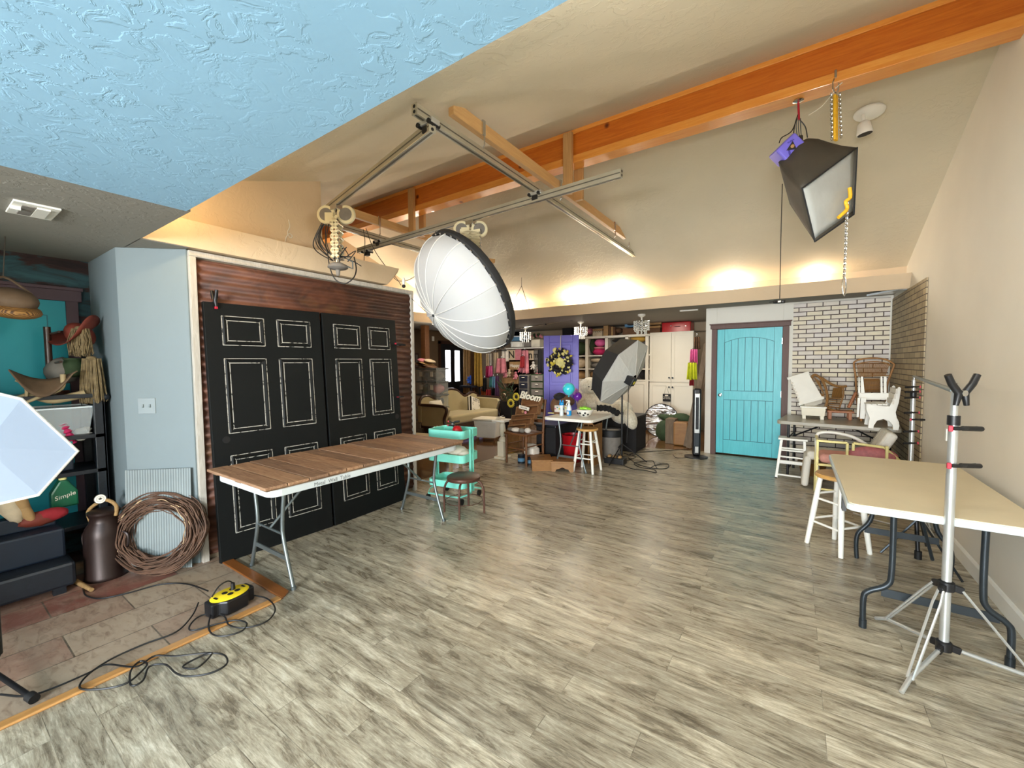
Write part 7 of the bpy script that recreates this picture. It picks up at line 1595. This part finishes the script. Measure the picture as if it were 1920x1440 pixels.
S1=Vector((.63,2.80,0)); F1=(.426,2.455,0);F2=(.418,3.10,0);F3=(1.0,2.84,0)
hub=zup(1771,1098,S1); low=zup(1769,1210,S1)
st1=bstand(S1,'tall silver backdrop stand in front of the cream folding table',hub,low,zup(1786,722,S1),[F1,F2,F3],3)
S2=Vector((.90,5.30,0)); 
q_=fz(1714,700,1.36); S2=Vector((.93,5.32,0))
# place second pole so it is seen at the photo column
lo,hi=4.3,5.8
for _ in range(30):
    m_=(lo+hi)/2; v_=Vector((.90,m_,1.0))-CAM; x_=960+FPX*v_.dot(c_r)/v_.dot(c_f)
    if x_>1711: lo=m_
    else: hi=m_
S2=Vector((.90,lo,0)); top2=zup(1715,706,S2)
bstand(S2,'farther silver backdrop stand behind the cream table near the brick corner',.42,.12,top2,[S2+Vector((-.32,-.12,0)),S2+Vector((.1,.32,0)),S2+Vector((.1,-.34,0))],3)
t1_=zup(1786,735,S1); a=S1+Z*(t1_+.005); b=S2+Z*(top2-.0); o=MB().tube([a+(b-a)*.0+Vector((-.0,.02,0)),b],.012,10).build('crossbar','gray_steel',smooth=True); tag(o,'gray backdrop crossbar running between the two silver stands','crossbar')
clamp(S1+Z*(t1_-.005)-c_f*.03,(0,0,-1),tl,'large black spring clamp at the top of the near silver stand',sz=1.15,pads=False,spread=.75)
def pclamp(S_,y,side,label,sz=1.0,nm='clip_clamp'):
    z=zup(1770 if S_ is S1 else 1711,y,S_); c=S_+Z*z; e=tl*side; f=-Vector((c_f.x,c_f.y,0)).normalized(); r=T(nm,label,'clamp',c,0,'clamps clipped on the backdrop stands'); k=.024*sz
    MB().tube(curve([c+f*.022+e*-.025,c+f*.03,c+f*.026+e*.03,c+f*.012+e*.10*sz],5),[.008]*0 or .009*sz,8).build('handle','black_plastic',r,smooth=True); MB().tube([c+f*.022+e*.02,c+f*.018+e*.115*sz-Z*.004],.012*sz,8).build('grip','black_plastic',r,smooth=True)
    MB().obox(c+f*.022-e*.036,(.016*sz,.016*sz,.028*sz)).build('red_pad','clamp_red',r,bev=.003); return r
for y,lab in ((802,'black clamp with red pad on the near stand, uppermost'),(871,'black clamp with red pad on the near stand, lower one')): pclamp(S1,y,1,lab)
for y,s,lab in ((725,-1,'small clamp on the far stand, topmost'),(734,-1,'small clamp on the far stand, second from top'),(745,-1,'small clamp on the far stand, third from top'),(773,-1,'small clamp on the far stand, fourth from top'),(786,1,'clamp with long black handle on the far stand'),(808,-1,'small red clamp on the far stand below the long-handled one'),(830,-1,'small red clamp on the far stand, lowest')): pclamp(S2,y,s,lab,.8)
# white cord/sticker on right wall
o=MB().box(XR-.012,XR-.002,fx(1776,815,XR).y-.02,fx(1776,815,XR).y+.02,fx(1776,815,XR).z-.05,fx(1776,815,XR).z+.05).build('wall_switch','white_paint',bev=.002); tag(o,'faint cream switch plate on the right wall beside the near stand','switch')
# coiled white cords and legs under table by wall
p=fz(1790,1040); 
for pts,lab,mt,rd in (([(1735,975),(1760,1000),(1785,1022),(1808,1042)],'white tube lying along the right wall base under the table','alu',.012),([(1600,962),(1640,975),(1680,985)],'pale tube lying on the floor behind the round stool','alu',.008)):
    o=MB().tube([fz(x,y,.03) for x,y in pts],rd,8).build('loose_tube',mt,smooth=True); tag(o,lab,'tube')
r=T('folded_tripod','folded black tripod standing under the far end of the cream table','tripod',(.78,4.45,0)); b0=fz(1732,1032); 
b0=Vector((.80,4.25,0)); MB().tube([b0+Z*.02,b0+Vector((-.02,.1,.62))],.014,8).build('centre_tube','black_metal',r,smooth=True)
for e in ((.16,-.32),(-.22,-.05),(.1,.3)): MB().tube([b0+Z*.32,b0+Vector((e[0],e[1],.012))],.008,6).build('leg','dark_steel',r,smooth=True)
MB().cyl(b0+Z*.0,b0+Z*.06,.022).build('rubber_foot','black_rubber',r,smooth=True)
